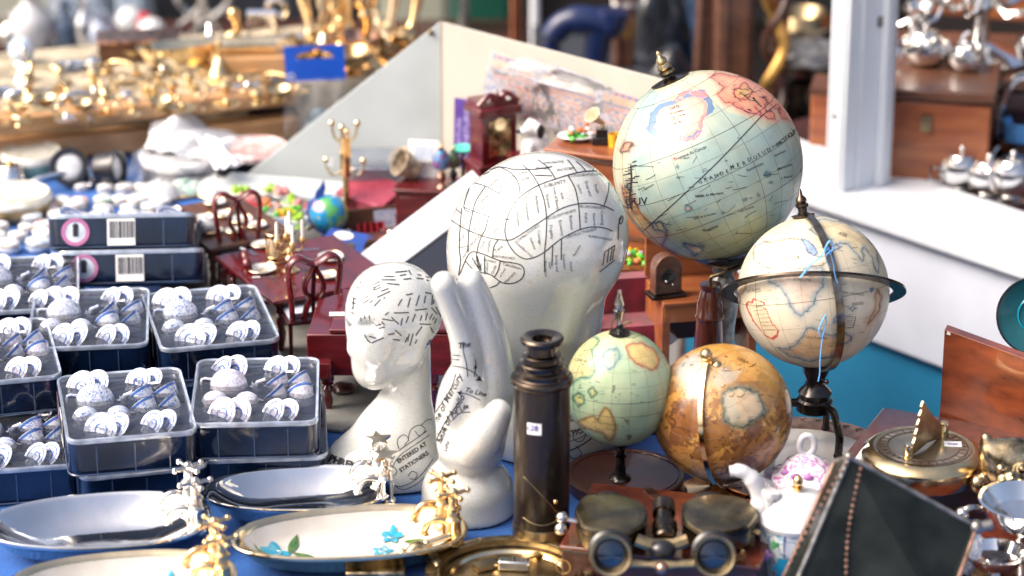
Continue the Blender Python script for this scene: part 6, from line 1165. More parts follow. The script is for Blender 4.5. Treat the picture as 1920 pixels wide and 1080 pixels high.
# cherry dining table: corners of top at (400,480) left, (510,560) front, (650,545..) ; centre about (545,505)
Ht = .062
A_ = P(402, 480, Ht); B_ = P(512, 566, Ht); ang = math.atan2((B_ - A_).y, (B_ - A_).x); ln = (B_ - A_).length; Wt = .135
ux = Vector((math.cos(ang), math.sin(ang), 0)); uy = Vector((-ux.y, ux.x, 0)); ctr = A_ + ux * ln / 2 + uy * Wt / 2; ctr.z = 0
dt = dtable('doll_dining_table', 'shiny cherry red doll dining table laid with plates and brass candlesticks', ctr, ang, ln, Wt, Ht, 'mahog')
def ont(px, py): return P(px, py, Ht + .0002)
def plate(loc, s, label, mn='china_plain', grp='doll plates on the cherry table'):
    t = thing('doll_plate', label, 'toy plate', loc, rnd.uniform(0, 3), grp); MB().lathe([(.0001, .0004), (.5 * s, .0004), (.62 * s, .0012), (s, .0026), (s * 1.01, .0032), (s * .98, .0034), (.62 * s, .0020), (.5 * s, .0012), (.0001, .0011)], 16, cap=False, sy=.92).build('dish', Mt[mn], t); MB().tube([(s * .97 * math.cos(a), s * .9 * math.sin(a), .0034) for a in np.linspace(0, 6.28, 24, endpoint=False)], .0004, 4, closed=True).build('gilt_edge', Mt['gold'], t); MB().lathe([(.0001, .0016), (s * .35, .0016)], 14, cap=False).build('food', Mt['wicker'], t)
    return t
plate(ont(492, 508), .0155, 'gilt edged doll plate at the front edge of the cherry table'); plate(ont(492, 462), .0125, 'gilt edged doll plate at the back left of the cherry table'); plate(ont(620, 485), .0150, 'gilt edged doll plate between the candlesticks and the blue leaflet'); plate(ont(612, 520), .0125, 'gilt edged doll plate behind the front chair back')
for i, (px, py, an, l) in enumerate([(505, 521, 8, 'doll knife and fork in front of the front plate'), (468, 475, -50, 'bone handled doll knife near the back left plate'), (543, 536, -70, 'doll spoon by the front chair'), (580, 470, 10, 'doll knife behind the candlesticks')]):
    t = thing('doll_cutlery', l + ' on the cherry table', 'toy cutlery', ont(px, py), R(an), 'doll cutlery'); m = MB(); m.box((0, 0, .0006), (.020, .0016, .0008)).box((.002, .0032, .0006), (.018, .0012, .0008)); m.build('blade', Mt['silver'], t); MB().box((-.013, .001, .0009), (.008, .0028, .0012)).build('handle', Mt['china_plain'], t)
def candelabra(loc, label, s=1, n=5):
    t = thing('doll_candelabra', label, 'toy candelabra', loc, .3)
    MB().lathe([(.0085, 0), (.009, .001), (.006, .003), (.0035, .005), (.0045, .008), (.003, .011), (.0055, .014), (.003, .017), (.0045, .022), (.0022, .026), (.0022, .034), (.004, .036), (.0036, .040)], 16, TR(s=s)).build('stem', Mt['gold'], t)
    for k in range(n - 1):
        a = 2 * math.pi * k / (n - 1); c, q = math.cos(a), math.sin(a); o = MB().tube(spline([(.002 * c * s, .002 * q * s, .024 * s), (.008 * c * s, .008 * q * s, .020 * s), (.013 * c * s, .013 * q * s, .024 * s), (.013 * c * s, .013 * q * s, .030 * s)], 4), .0012 * s, 6).lathe([(.002, .028), (.0042, .030), (.0036, .034), (.003, .035)], 10, TR((.013 * c * s, .013 * q * s, 0), s=s)).build('arm', Mt['gold'], t); MB().lathe([(.0016, .034), (.0016, .050), (.0006, .053)], 8, TR((.013 * c * s, .013 * q * s, 0), s=s)).build('candle', Mt['candle'], o)
    MB().lathe([(.0017, .040), (.0017, .060), (.0006, .063)], 8, TR(s=s)).build('candle', Mt['candle'], t)
candelabra(ont(545, 508), 'five armed brass doll candelabra with white candles at the middle of the cherry table', 1.02)
t = thing('doll_wire_basket', 'brass wire toast rack basket beside the candelabra on the cherry table', 'toy basket', ont(519, 488)); m = MB()
for k in range(14): a = 2 * math.pi * k / 14; m.tube([(.0105 * math.cos(a), .0105 * math.sin(a), .0), (.0105 * math.cos(a), .0105 * math.sin(a), .030)], .0006, 5)
for z in (.001, .006, .030): m.tube([(.0105 * math.cos(a), .0105 * math.sin(a), z) for a in np.linspace(0, 6.28, 24, endpoint=False)], .0009, 5, closed=True)
m.lathe([(.0108, 0), (.0112, .007)], 24, cap=False); m.build('wire_cage', Mt['gold'], t); MB().lathe([(.006, .001), (.007, .018)], 12).build('contents', Mt['wicker'], t)
def chair(loc, rz, label, s=1):
    t = thing('doll_chair', label, 'toy chair', loc, rz, 'red doll dining chairs')      # seat faces local -y, backrest at +y
    sw, sdp, sh_, bh_ = .040 * s, .036 * s, .036 * s, .088 * s; mn = Mt['mahog']
    MB().box((0, 0, sh_ - .002), (sw, sdp, .004), t=(.97, .97)).build('seat_frame', mn, t, bevel=.001)
    MB().loft([rrect(sw * .90, sdp * .90, .005, sh_), rrect(sw * .92, sdp * .92, .006, sh_ + .002), rrect(sw * .80, sdp * .80, .006, sh_ + .0042)]).build('seat', Mt['seatgrey'], t)
    for sx in (-1, 1):
        x = sx * sw * .44; MB().tube(spline([(x, -sdp * .42, sh_ - .003), (x * 1.08, -sdp * .50, sh_ * .75), (x * .96, -sdp * .42, sh_ * .3), (x * 1.08, -sdp * .50, 0)], 4), [.0034] * 4 + [.0030] * 4 + [.002] * 4 + [.0028], 8).build('leg', mn, t); MB().tube([(x, sdp * .44, sh_ - .003), (x * 1.05, sdp * .55, 0)], [.0022, .0018], 8).build('leg', mn, t)
    yb = sdp * .46; lean = .008
    def bp(x, z): return (x, yb + lean * z, sh_ + z * (bh_ - sh_))
    m = MB()
    for sx in (-1, 1): m.tube(spline([bp(sx * sw * .40, 0), bp(sx * sw * .43, .35), bp(sx * sw * .48, .7), bp(sx * sw * .46, .92), bp(sx * sw * .30, 1.0), bp(sx * sw * .12, .93), bp(0, .89)], 5), .0040 * s, 8, flat=(1.2, .55))
    m.build('back_frame', mn, t); m = MB()
    for sx in (-1, 1): m.tube(spline([bp(sx * .001, .88), bp(sx * sw * .06, .78), bp(sx * sw * .16, .62), bp(sx * sw * .17, .48), bp(sx * sw * .08, .34), bp(sx * sw * .14, .2), bp(sx * sw * .2, .02)], 5), .0037 * s, 8, flat=(1.2, .55))
    m.tube([bp(0, .9), bp(0, .7)], [.005 * s, .0022 * s], 8, flat=(1, .4)); m.tube(spline([bp(0, .72), bp(.001, .4), bp(0, .02)], 4), .0018 * s, 6); m.tube([bp(-sw * .4, .08), bp(sw * .4, .08)], .0022 * s, 6); m.build('back_splat', mn, t); return t
chair(P(582, 668), R(196), 'front red doll chair with its back to the camera at the cherry table', 1.32)
chair(P(458, 560), R(14), 'red doll chair at the far left end of the cherry table seen behind it', 1.22)
chair(P(498, 640) + Vector((.0, .05, 0)), R(100), 'red doll chair tucked under the left side of the cherry table', .85)
# walnut table with white plates
Hb = .058; A_ = P(287, 395, Hb); B_ = P(392, 467, Hb); ang2 = math.atan2((B_ - A_).y, (B_ - A_).x); ln = (B_ - A_).length; ux = Vector((math.cos(ang2), math.sin(ang2), 0)); uy = Vector((-ux.y, ux.x, 0)); Wb = .10; ctr = A_ + ux * ln / 2 + uy * Wb / 2; ctr.z = 0
dtable('doll_side_table', 'brown walnut doll table crowded with small white plates', ctr, ang2, ln, Wb, Hb, 'brown')
def onb(px, py, z=0): return P(px, py, Hb + .0002 + z)
for i, (px, py, z, s, l) in enumerate([(325, 398, 0, .010, 'leftmost plate on the walnut doll table'), (382, 412, 0, .012, 'doll plate at the centre left of the walnut table'), (397, 436, 0, .0125, 'doll plate at the front corner of the walnut table'), (420, 405, 0, .0125, 'doll plate at the middle of the walnut table'), (402, 382, .002, .013, 'doll plate at the back of the walnut table'), (452, 415, 0, .014, 'doll plate on the walnut table behind the far left chair'), (480, 425, 0, .012, 'rightmost doll plate on the walnut table'), (440, 436, 0, .011, 'doll plate seen through the far left chair back')]): plate(onb(px, py, z), s, l + ', gilt edged', grp='doll plates on the walnut table')
t = thing('doll_tureen', 'white covered tureen on the walnut doll table', 'toy tureen', onb(385, 430, .002)); MB().lathe([(.004, 0), (.009, .003), (.010, .007), (.008, .010), (.002, .013), (.002, .015), (.0001, .016)], 18).build('body', Mt['china_plain'], t)
MB().tube([(-.010, 0, .006), (-.013, 0, .008), (-.009, 0, .010)], .001, 5).build('handle', Mt['gold'], t)
# vegetables and fruit platters
VH = .070
t = thing('food_stand', 'pale shelf board carrying toy vegetable platters in front of the white board', 'stand', P(545, 400, 0)); bz = P(545, 400, 0)
MB().box((0, .0, .030), (.16, .06, .006), rz=-.25).box((0, 0, .014), (.12, .04, .027), rz=-.25).build('board', Mt['panel'], t, bevel=.001)
r4 = random.Random(11)
foods = [('green_lettuce', 'lime', 'lettuce'), ('pink_radish', 'pinkf', 'radish'), ('red_tomato', 'redf', 'tomato'), ('orange_prawn', 'orangef', 'prawn'), ('green_pepper', 'green', 'pepper')]
def clump(c, s, mn, name, label, cat):
    t = thing(name, label, cat, c); m = MB()
    for k in range(9): m.ball((r4.gauss(0, s * .45), r4.gauss(0, s * .35), abs(r4.gauss(s * .4, s * .25))), (s * r4.uniform(.3, .5), s * r4.uniform(.3, .5), s * r4.uniform(.2, .4)), n=10, rx=r4.random(), ry=r4.random())
    m.build('food', Mt[mn], t); MB().lathe([(.0001, -.001), (s * .8, -.001), (s * 1.25, .001), (s * 1.2, .002), (.0001, 0)], 18, cap=False).build('plate', Mt['china_plain'], t); return t
spots = [(450, 362, 'lime', 'lime green lettuce at the far left of the toy food'), (503, 360, 'lime', 'lime green cabbage at the back of the toy food'), (465, 378, 'pinkf', 'pink sausages left of the toy cabbages'), (530, 366, 'pinkf', 'pink ham at the back right of the toy food'), (505, 388, 'orangef', 'orange prawns in the centre of the toy food'), (475, 395, 'redf', 'red tomato at the front left of the toy food'), (545, 382, 'lime', 'yellow green lettuce right of the orange prawns'), (562, 392, 'pinkf', 'pale pink roast at the right end of the toy food'), (500, 408, 'green', 'dark green leaves at the front of the toy food'), (530, 405, 'yellow', 'yellow sweetcorn at the front of the toy food'), (558, 412, 'lime', 'bright lime apple in front of the pink roast'), (548, 400, 'green', 'dark green leaves under the pale pink roast')]
for i, (px, py, mn, l) in enumerate(spots):
    c = P(px, py, .036); clump(c, .0095, mn, 'toy_food', l, 'toy food')['group'] = 'toy food platters by the white board'
# silver tray of food bits in front
t = thing('toy_tray', 'oval metal tray in front of the toy vegetables', 'toy tray', P(520, 428, .034)); MB().lathe([(.0001, 0), (.028, 0), (.034, .003), (.033, .004), (.0001, .001)], 28, cap=False, sy=.6).build('dish', Mt['silver'], t); MB().box((0, 0, -.016), (.03, .02, .030)).build('foot', Mt['panel'], t)
# mini globe
q0 = P(612, 460); t = thing('mini_globe', 'miniature bright blue toy globe on a blue base beside the coat stand', 'toy globe', q0); zc = D(617, 400, q0.y) - q0; rg = 36 / S(q0)
def paintT(N, u, v, w):
    c = mixc((.01, .22, .48), (.02, .30, .55), .5 + nz(N, 3, 1)); k = nz(N, 2.6, 52, 4) > .42; c[k] = (.08, .34, .10); k2 = np.hypot(u + .55, v - .35) < .28; c[k2] = (.65, .28, .42); k3 = (nz(N, 4, 53) > .6); c[k3] = (.5, .4, .08); return c
make_ball('map_sphere', t, zc, rg, paintT, None, MGg, nlat=80); MB().lathe([(.016, 0), (.017, .003), (.006, .006), (.004, zc.z - rg)], 20).build('base', Mt['bluecard'], t)
mt_ = [(zc.x + rg * 1.12 * math.cos(a), 0, zc.z + rg * 1.12 * math.sin(a)) for a in np.linspace(R(110), R(275), 20)]; MB().tube(mt_, .0013, 6).build('meridian_arm', Mt['bluecard'], t); m = MB().prism([(0, 0), (.010, .002), (.013, .012), (.011, .022), (.007, .014), (.002, .008)], .003, TR((zc.x - rg * .75, -.001, zc.z + rg * .85), rx=R(90))); m.build('blue_fin', Mt['bluecard2'], t); MB().tube([(zc.x - rg * 1.1, -.008, zc.z - rg * .75), (zc.x - rg * .7, -.010, zc.z - rg * .45)], [.0022, .0014], 8).build('brass_pin', Mt['gold'], t)
# coat stand
q0 = P(652, 430); t = thing('doll_coat_stand', 'gilded doll coat stand with ball tipped hooks in front of the white board', 'coat stand', q0)
def cs_(px, py): p = D(px, py, q0.y) - q0; return Vector((p.x, 0, p.z))
MB().tube([cs_(652, 430), cs_(648, 330)], .0038, 10).build('pole', Mt['gold'], t); m = MB(); m.tube([cs_(648, 330), cs_(647, 258)], .0058, 4); m.build('square_shaft', Mt['gold'], t, smooth=False)
for pts in ([(645, 272), (628, 258), (622, 236)], [(650, 272), (664, 258), (670, 236)], [(642, 320), (625, 328), (614, 316), (612, 304)], [(652, 320), (670, 328), (681, 318), (681, 306)], [(646, 268), (641, 255), (641, 244)], [(647, 265), (652, 258), (650, 252)]):
    o = MB().tube(spline([cs_(*p) for p in pts], 5), .0016, 8).build('hook', Mt['pale_gold'], t); MB().ball(tuple(cs_(*pts[-1]) + Vector((0, 0, .003))), .0042, n=12).build('ball_tip', Mt['pale_gold'], o)
for k in range(3): a = R(30 + 120 * k); MB().tube(spline([(0, 0, .012), (.014 * math.cos(a), .014 * math.sin(a), .010), (.020 * math.cos(a), .020 * math.sin(a), 0)], 4), .0022, 8).build('leg', Mt['gold'], t)
MB().box(tuple(cs_(619, 302) + Vector((0, -.003, .0))), (.007, .0005, .010), ry=.1).build('price_tag', Mt['tagw'], t, smooth=False)
# clear plastic tub, red card box
q0 = P(715, 395) + Vector((0, .0, 0)); t = thing('plastic_tub', 'empty translucent grey plastic tub behind the coat stand', 'tub', q0); m = MB(); hT = D(715, 300, q0.y).z
m.loft([rrect(.070, .05, .006, 0), rrect(.084, .06, .006, hT)], cap=(True, False)); m.build('body', Mt['greyplastic'], t); MB().tube([Vector(p) for p in rrect(.086, .062, .007, hT)], .0014, 6, closed=True).build('rim', Mt['plastic'], t); MB().box((.0, .0, hT + .0025), (.085, .06, .003), rx=.02).build('lid', Mt['greyplastic'], t)
q0 = P(697, 420); t = thing('red_card_box', 'dusty red gabled card box with white sticker behind the toy medals case', 'box', q0, R(-35)); m = MB(); m.box((0, 0, .017), (.056, .044, .034)); m.build('body', Mt['pinkcard'], t, bevel=.0008); MB().box((0, 0, .0400), (.062, .050, .003), rx=R(16), ry=R(6)).build('lid', Mt['pinkcard'], t); MB().box((-.016, .012, .0455), (.010, .009, .0008), rz=.6, rx=R(16)).build('white_sticker', Mt['tagw'], t)
# long red box/tray with medals and pamphlet
q0 = P(725, 455); t = thing('toy_display_case', 'open wooden toy case holding red white ribbons and a blue map card', 'case', q0, R(18)); MB().box((0, .0, .006), (.105, .040, .012)).build('case', Mt['brown'], t, bevel=.001); MB().box((0, .020, .020), (.105, .004, .030), rx=R(-12)).build('lid', Mt['brown'], t, bevel=.001)
MB().box((.020, .0165, .021), (.058, .001, .022), rx=R(-12)).build('map_card', Mt['china_blue'], t); m = MB(); [m.box((-.030 + k * .007, .006, .016), (.0035, .002, .014), rx=R(-14)) for k in range(5)]; m.build('ribbons', Mt['redf'], t); m = MB(); [m.box((-.0265 + k * .007, .006, .016), (.0035, .002, .014), rx=R(-14)) for k in range(4)]; m.ball((-.044, .0, .016), .005).ball((.002, -.008, .014), .004); m.build('silver_bits', Mt['silver'], t); MB().lathe([(.006, 0), (.001, .024)], 10, TR((-.055, -.006, 0))).build('dark_cone', Mt['black'], t)
# blue leaflet lying on the table
q0 = P(640, 500); t = thing('blue_leaflet', 'blue cellophane wrapped leaflet with white oval and lines leaning behind the dining table', 'leaflet', q0, R(-12))
cl = [D(x, y, q0.y + dy) - q0 for x, y, dy in ((620, 427, .03), (692, 440, .03), (672, 485, -.01), (585, 473, -.01))]; rinv = Matrix.Rotation(R(12), 3, 'Z'); cl = [rinv @ c for c in cl]
grid(cl, 4, 4).build('sheet', Mt['bluecard2'], t, smooth=False); nn = (cl[1] - cl[0]).cross(cl[3] - cl[0]).normalized(); nn = nn if nn.z > 0 else -nn
def onc(u, v, h=.0008): return cl[0] * (1 - u) * (1 - v) + cl[1] * u * (1 - v) + cl[2] * u * v + cl[3] * (1 - u) * v + nn * h
m = MB(); m.add([onc(.42, .22)] + [onc(.42 + .24 * math.cos(a), .22 + .16 * math.sin(a)) for a in np.linspace(0, 6.28, 24, endpoint=False)], [(0, 1 + k, 1 + (k + 1) % 24) for k in range(24)]); m.build('white_oval', Mt['tagw'], t, smooth=False); m = MB()
for k in range(5): m.add([onc(.16 + .07 * k, .52), onc(.175 + .07 * k, .52), onc(.155 + .07 * k, .86), onc(.14 + .07 * k, .86)], [(0, 1, 2, 3)])
m.build('text_lines', Mt['tagw'], t, smooth=False); MB().add([onc(.62, .42), onc(.82, .50), onc(.76, .80), onc(.56, .72)], [(0, 1, 2, 3)]).build('small_picture', Mt['oldbrass2'], t, smooth=False); grid([c + nn * .002 for c in cl], 2, 2).build('cellophane', film('leaflet_cellophane', gloss=.12, rough=.1, bump=.1), t)
t = thing('toy_pegs', 'small bunch of red white and blue toy skittles beside the leaflet', 'toy', P(703, 466)); m = MB(); [m.lathe([(.002, 0), (.003, .004), (.0015, .010), (.002, .013), (.0001, .015)], 10, TR((-.010 + k * .006, .002 * (k % 2), 0), rx=.2)) for k in (0, 3)]; m.build('red_pegs', Mt['redf'], t); m = MB(); [m.lathe([(.002, 0), (.003, .004), (.0015, .010), (.002, .013), (.0001, .015)], 10, TR((-.010 + k * .006, .002 * (k % 2), 0), rx=.2)) for k in (1, 4)]; m.build('blue_pegs', Mt['bluecard'], t)
t = thing('white_bottle', 'small rounded white wrapped bundle at the lower end of the white frame', 'bundle', P(655, 492)); MB().ball((0, 0, .010), (.020, .012, .010)).build('body', Mt['whitebag'], t); MB().tube([(-.012, -.002, .017), (.01, .002, .019)], .002, 6).build('fold', Mt['whitebag'], t)
# leaning mirror with white frame
def fm(px, py, Y): return D(px, py, Y)
Y1, Y2 = 2.62, 2.86; a, b = P(640, 530, .02), D(858, 366, 2.86); q0 = Vector((.0, 2.78, 0)); 
t = thing('framed_mirror', 'dark mirror in a wide white frame leaning behind the heads', 'mirror', q0)
up = (b - a); L_ = up.length; u = up.normalized(); side = Vector((1, -.10, 0)); side = (side - u * side.dot(u)); side.normalize(); side = (side * .62 + Vector((0, 0, -1)) * .0).normalized(); nrm = side.cross(u).normalized(); nrm = nrm if nrm.z > 0 or nrm.y < 0 else -nrm; o0 = a - q0
def fp_(s, k, h=0.): return o0 + u * s + side * k + nrm * h
dw = Vector((0, 0, -.02))
m = MB(); wd = .026; m.add([fp_(-.01, -.012, .003), fp_(L_ + .03, -.012, .003), fp_(L_ + .03, wd, .003), fp_(-.01, wd, .003), fp_(-.01, -.012, -.004), fp_(L_ + .03, -.012, -.004), fp_(L_ + .03, wd, -.004), fp_(-.01, wd, -.004)], [(0, 1, 2, 3), (7, 6, 5, 4), (0, 4, 5, 1), (1, 5, 6, 2), (2, 6, 7, 3), (3, 7, 4, 0)]); m.build('frame', Mt['sillw'], t, bevel=.001, smooth=False)
m = MB(); m.add([fp_(-.02, wd - .001, .0), fp_(L_ + .03, wd - .001, .0), fp_(L_ + .03, .17, .0), fp_(-.02, .17, .0), fp_(-.02, wd - .001, -.003), fp_(L_ + .03, wd - .001, -.003), fp_(L_ + .03, .17, -.003), fp_(-.02, .17, -.003)], [(0, 1, 2, 3), (7, 6, 5, 4), (0, 4, 5, 1), (1, 5, 6, 2), (2, 6, 7, 3), (3, 7, 4, 0)]); m.build('glass', Mt['navyglass'], t, smooth=False)
MB().tube([fp_(.0, .0, -.004), Vector((fp_(0, 0).x, fp_(0, 0).y, 0))], .003, 6).tube([fp_(L_, .06, -.004), Vector((fp_(L_, .06).x, fp_(L_, .06).y + .01, 0))], .003, 6).build('support', Mt['darkwood'], t)
# red piano behind the small head
q0 = P(640, 778) + Vector((.0, .02, 0)); t = thing('doll_piano', 'dark red doll grand piano on turned legs behind the small phrenology head', 'toy piano', q0)
def pz(py, dy=0): return D(660, py, q0.y + dy).z
zt5, zb5 = pz(612), pz(690); xl = (D(578, 640, q0.y) - q0).x; xr = (D(850, 640, q0.y) - q0).x
poly = [(xl, -.020), (xr, -.020), (xr, .05), (xr * .5, .075), (xl * .3, .085), (xl + .005, .07)]
MB().prism(poly, zt5 - zb5, z0=zb5).build('case', Mt['mahog'], t, bevel=.0015); MB().prism([(x * 1.02 + (.006 if x > xl + .01 else .022), y * 1.02) for x, y in poly], .004, z0=zt5 + .001).build('lid', Mt['mahog'], t, bevel=.001); MB().box((xl + .008, -.026, zb5 + .010), (.03, .014, .016)).build('key_block', Mt['mahog'], t, bevel=.001)
MB().box(((xl + xr) / 2 - .04, .016, zt5 + .0062), (.018, .008, .0012)).build('lid_reflection', Mt['tagw'], t)  # white slip stands for a reflection on the lid
for x, y in ((xl + .018, -.010), (xl + .044, .055), (xr - .02, -.012)): turned(MB(), x, y, zb5, .0062).build('leg', Mt['mahog'], t)
for x in (xl + .030,): MB().ball((x, .03, .006), (.012, .012, .006)).build('pedal_block', Mt['darkwood'], t)
t = thing('silver_trinket', 'small silver trinket on the cloth behind the tins beside the piano leg', 'trinket', P(585, 712)); MB().lathe([(.004, 0), (.010, .002), (.008, .006), (.002, .009)], 18).build('body', Mt['silver'], t); MB().ball((0, 0, .010), .003).build('knob', Mt['silver'], t)
# grandfather clock
q0 = D(925, 345, 2.96); q0.z = 0; t = thing('doll_longcase_clock', 'dark red doll longcase clock with broken pediment behind the large head', 'toy clock', q0, R(28))
def cz_(py): return D(925, py, q0.y).z
z0c, z1c, z2c, z3c = 0, cz_(305), cz_(212), cz_(178); mn = Mt['mahog']
MB().box((0, 0, z1c / 2), (.050, .034, z1c)).build('plinth', mn, t, bevel=.001); MB().box((0, 0, z1c + .002), (.054, .038, .004)).build('plinth_moulding', mn, t, bevel=.001); MB().box((0, .0, (z1c + z2c) / 2 + .002), (.042, .030, z2c - z1c)).build('trunk', mn, t, bevel=.001); MB().box((0, 0, z2c + .0065), (.052, .038, .010)).build('hood', mn, t, bevel=.002)
MB().box((0, -.0155, (z1c + z2c) / 2 + .004), (.026, .001, (z2c - z1c) * .7)).build('dial_panel', Mt['oldbrass2'], t); m = MB()
for sx in (-1, 1): m.tube(spline([(sx * .024, -.012, z2c + .014), (sx * .012, -.012, z2c + .024), (sx * .005, -.012, z2c + .022), (sx * .007, -.012, z2c + .017)], 4), .0032, 8)
m.lathe([(.003, 0), (.004, .004), (.0015, .010), (.0001, .016)], 10, TR((0, -.010, z2c + .014))).ball((.018, .01, z2c + .016), (.003, .003, .006)); m.box((0, .0, z2c + .014), (.046, .030, .007)); m.build('pediment', mn, t); MB().lathe([(.0001, 0), (.007, 0), (.007, .001)], 18, TR((0, -.0155, z2c - .008), rx=R(90))).build('clock_face', Mt['pale_gold'], t)
# purple booklet against the wing
rb = onwing(873, 250, .008); t = thing('purple_booklet', 'purple booklet with pale vertical lettering standing behind the doll clock', 'booklet', rb)
cp = [onwing(x, y, .008) - rb for x, y in ((852, 183), (886, 188), (884, 318), (850, 312))]; grid(cp, 2, 2).build('cover', Mt['purple'], t, smooth=False)
cc_ = bpy.data.curves.new('t', 'FONT')
def wall_text(s, o_, ux_, uz_, size, mt, parent, name='printed_title'):
    cc_ = bpy.data.curves.new('t', 'FONT'); cc_.body = s; cc_.size = size; o2 = bpy.data.objects.new('t', cc_); me = bpy.data.meshes.new_from_object(o2); m = MB(); m.v = [tuple(o_ + ux_ * v.co.x + uz_ * v.co.y) for v in me.vertices]; m.f = [tuple(p.vertices) for p in me.polygons]; bpy.data.objects.remove(o2); return m.build(name, mt, parent, smooth=False)
lav = mat('lavender_print', (.42, .38, .62), .6, scale=60); ux_ = (cp[0] - cp[3]).normalized(); uz_ = (cp[0] - cp[1]).normalized(); nw = ux_.cross(uz_).normalized(); nw = -nw if nw.y > 0 else nw
wall_text('MINIATURE', cp[3] + (cp[2] - cp[3]) * .42 + ux_ * .008 + nw * .001, ux_, uz_, .010, lav, t); wall_text('FURNITURE', cp[3] + (cp[2] - cp[3]) * .85 + ux_ * .008 + nw * .001, ux_, uz_, .012, lav, t)
# small clutter inside the display
q0 = P(850, 375); t = thing('red_doll_dresser', 'low dark red doll dresser crowded with lamps behind the white frame', 'toy dresser', (D(845, 392, 2.99).x, 2.99, 0), R(-8)); hD = .058; MB().box((0, 0, hD / 2), (.115, .045, hD)).build('body', Mt['mahog'], t, bevel=.001); MB().box((0, 0, hD + .0015), (.12, .05, .003)).build('top', Mt['mahog'], t, bevel=.001)
for k in (-1, 0, 1): MB().box((k * .036, -.0235, hD / 2), (.032, .002, hD * .8)).build('drawer', Mt['mahog'], t, bevel=.0005)
def ond(px, py): return P(px, py, hD + .003)
def lamp(loc, label, s, mn, shade):
    t = thing('doll_lamp', label, 'toy lamp', loc); MB().lathe([(.005, 0), (.0055, .001), (.002, .004), (.004, .008), (.005, .012), (.002, .017), (.0015, .022)], 14, TR(s=s)).build('stem', Mt[mn], t); MB().lathe([(.007, .020), (.009, .024), (.0075, .032), (.004, .038), (.0035, .038), (.007, .030)], 14, TR(s=s), cap=False).build('shade', shade, t); MB().ball((0, 0, .041 * s), .0022 * s).build('finial', Mt['gold'], t)
stained = mat('stained_glass', (.03, .22, .42), .2, scale=160, col2=(.18, .04, .16), coat=.7, lo=.45, hi=.55); lamp(ond(828, 352), 'doll lamp with blue stained glass shade and copper stem', 1.15, 'copper', stained); lamp(ond(882, 340), 'thin brass doll lamp beside the red doll clock', .8, 'gold', mat('grey_shade', (.25, .25, .26), .5, scale=60)); lamp(ond(850, 345), 'doll lamp with dark green glass shade next to the blue one', 1.0, 'black', mat('dark_green_glass', (.02, .07, .07), .15, scale=90, coat=.8, col2=(.12, .14, .05)))
t = thing('wicker_basket', 'pale wicker cornucopia basket lying behind the plastic tub', 'toy basket', ond(778, 332)); MB().lathe([(.013, 0), (.014, .012), (.016, .022), (.0145, .022), (.012, .004), (.0001, .003)], 20, TR((0, 0, .010), rx=.4, ry=-1.0), cap=False).build('body', Mt['wicker'], t); MB().tube([(.016 * math.cos(a) - .012, 0, .018 + .016 * math.sin(a)) for a in np.linspace(0, 3.1, 12)], .0012, 6).build('rim', Mt['wicker'], t)
t = thing('white_picture_card', 'small white boxed picture card behind the wicker basket', 'card', D(795, 303, 3.01), R(-8)); MB().box((0, 0, .012), (.034, .004, .024), rx=R(-10)).build('card', Mt['tagw'], t, bevel=.0006); MB().box((.0, -.0028, .011), (.020, .0006, .015), rx=R(-10)).build('picture', Mt['skyb'], t); MB().box((0, .010, -t.location.z / 2), (.03, .012, t.location.z)).build('support', Mt['tagw'], t)
t = thing('aqua_dish', 'aqua green toy dish beside the red doll clock', 'toy dish', D(868, 287, 3.0)); MB().lathe([(.004, 0), (.012, .004), (.0135, .006), (.012, .007), (.0001, .004)], 20, cap=False).build('bowl', Mt['aqua'], t); MB().lathe([(.006, -t.location.z), (.002, -t.location.z + .004), (.002, 0)], 12).build('pedestal', Mt['mahog'], t)
t = thing('red_cross_case', 'small red and white toy first aid box beside the large head', 'toy box', ond(862, 372)); MB().box((0, 0, .006), (.022, .012, .012)).build('box', Mt['redf'], t, bevel=.001); MB().box((0, -.0066, .006), (.010, .001, .006)).build('white_patch', Mt['tagw'], t)
# white puppy
q0 = P(1004, 325, 0); zz = .042; t = thing('doll_bench', 'dark red doll bench under the toy puppy behind the large head', 'toy bench', (D(1025, 292, 2.92).x, 2.92, 0)); zq = D(1002, 296, 2.91).z; MB().box((0, 0, zq - .002), (.085, .034, .004)).build('seat', Mt['mahog'], t, bevel=.001); [MB().box((x, 0, zq / 2 - .002), (.004, .030, zq - .004)).build('leg', Mt['mahog'], t) for x in (-.036, .036)]
q0 = D(1002, 296, 2.91); q0.z = zq + .0003; t = thing('toy_puppy', 'white toy puppy with black ears and muzzle sitting behind the large head', 'toy dog', q0, R(-60)); q = SDF((-.03, -.03, -.002), (.03, .03, .055), .0011); q.add(q.ell((0, .004, .014), (.011, .014, .015)), .003); q.add(q.ell((0, -.003, .034), (.0095, .010, .009)), .004); q.add(q.ell((0, -.013, .031), (.005, .006, .0045)), .004)
for sx in (-1, 1): q.add(q.cap((sx * .006, -.008, .016), (sx * .006, -.010, .0), .0038, .0036), .003); q.add(q.ell((sx * .0105, .008, .005), (.006, .009, .006)), .004); q.add(q.ell((sx * .010, .0, .034), (.0025, .005, .008)), .002)
q.add(q.cap((0, .016, .006), (.003, .024, .014), .003, .002), .003); q.flat(0); q.mesh('body', Mt['china_plain'], t, 2); MB().ball((0, -.0195, .0325), .0024).ball((.0042, -.0105, .037), .0013).ball((-.0042, -.0105, .037), .0013).build('nose_and_eyes', Mt['black'], t); MB().ball((.0115, .001, .032), (.0022, .005, .008)).ball((-.0115, .001, .032), (.0022, .005, .008)).build('ears', Mt['black'], t)
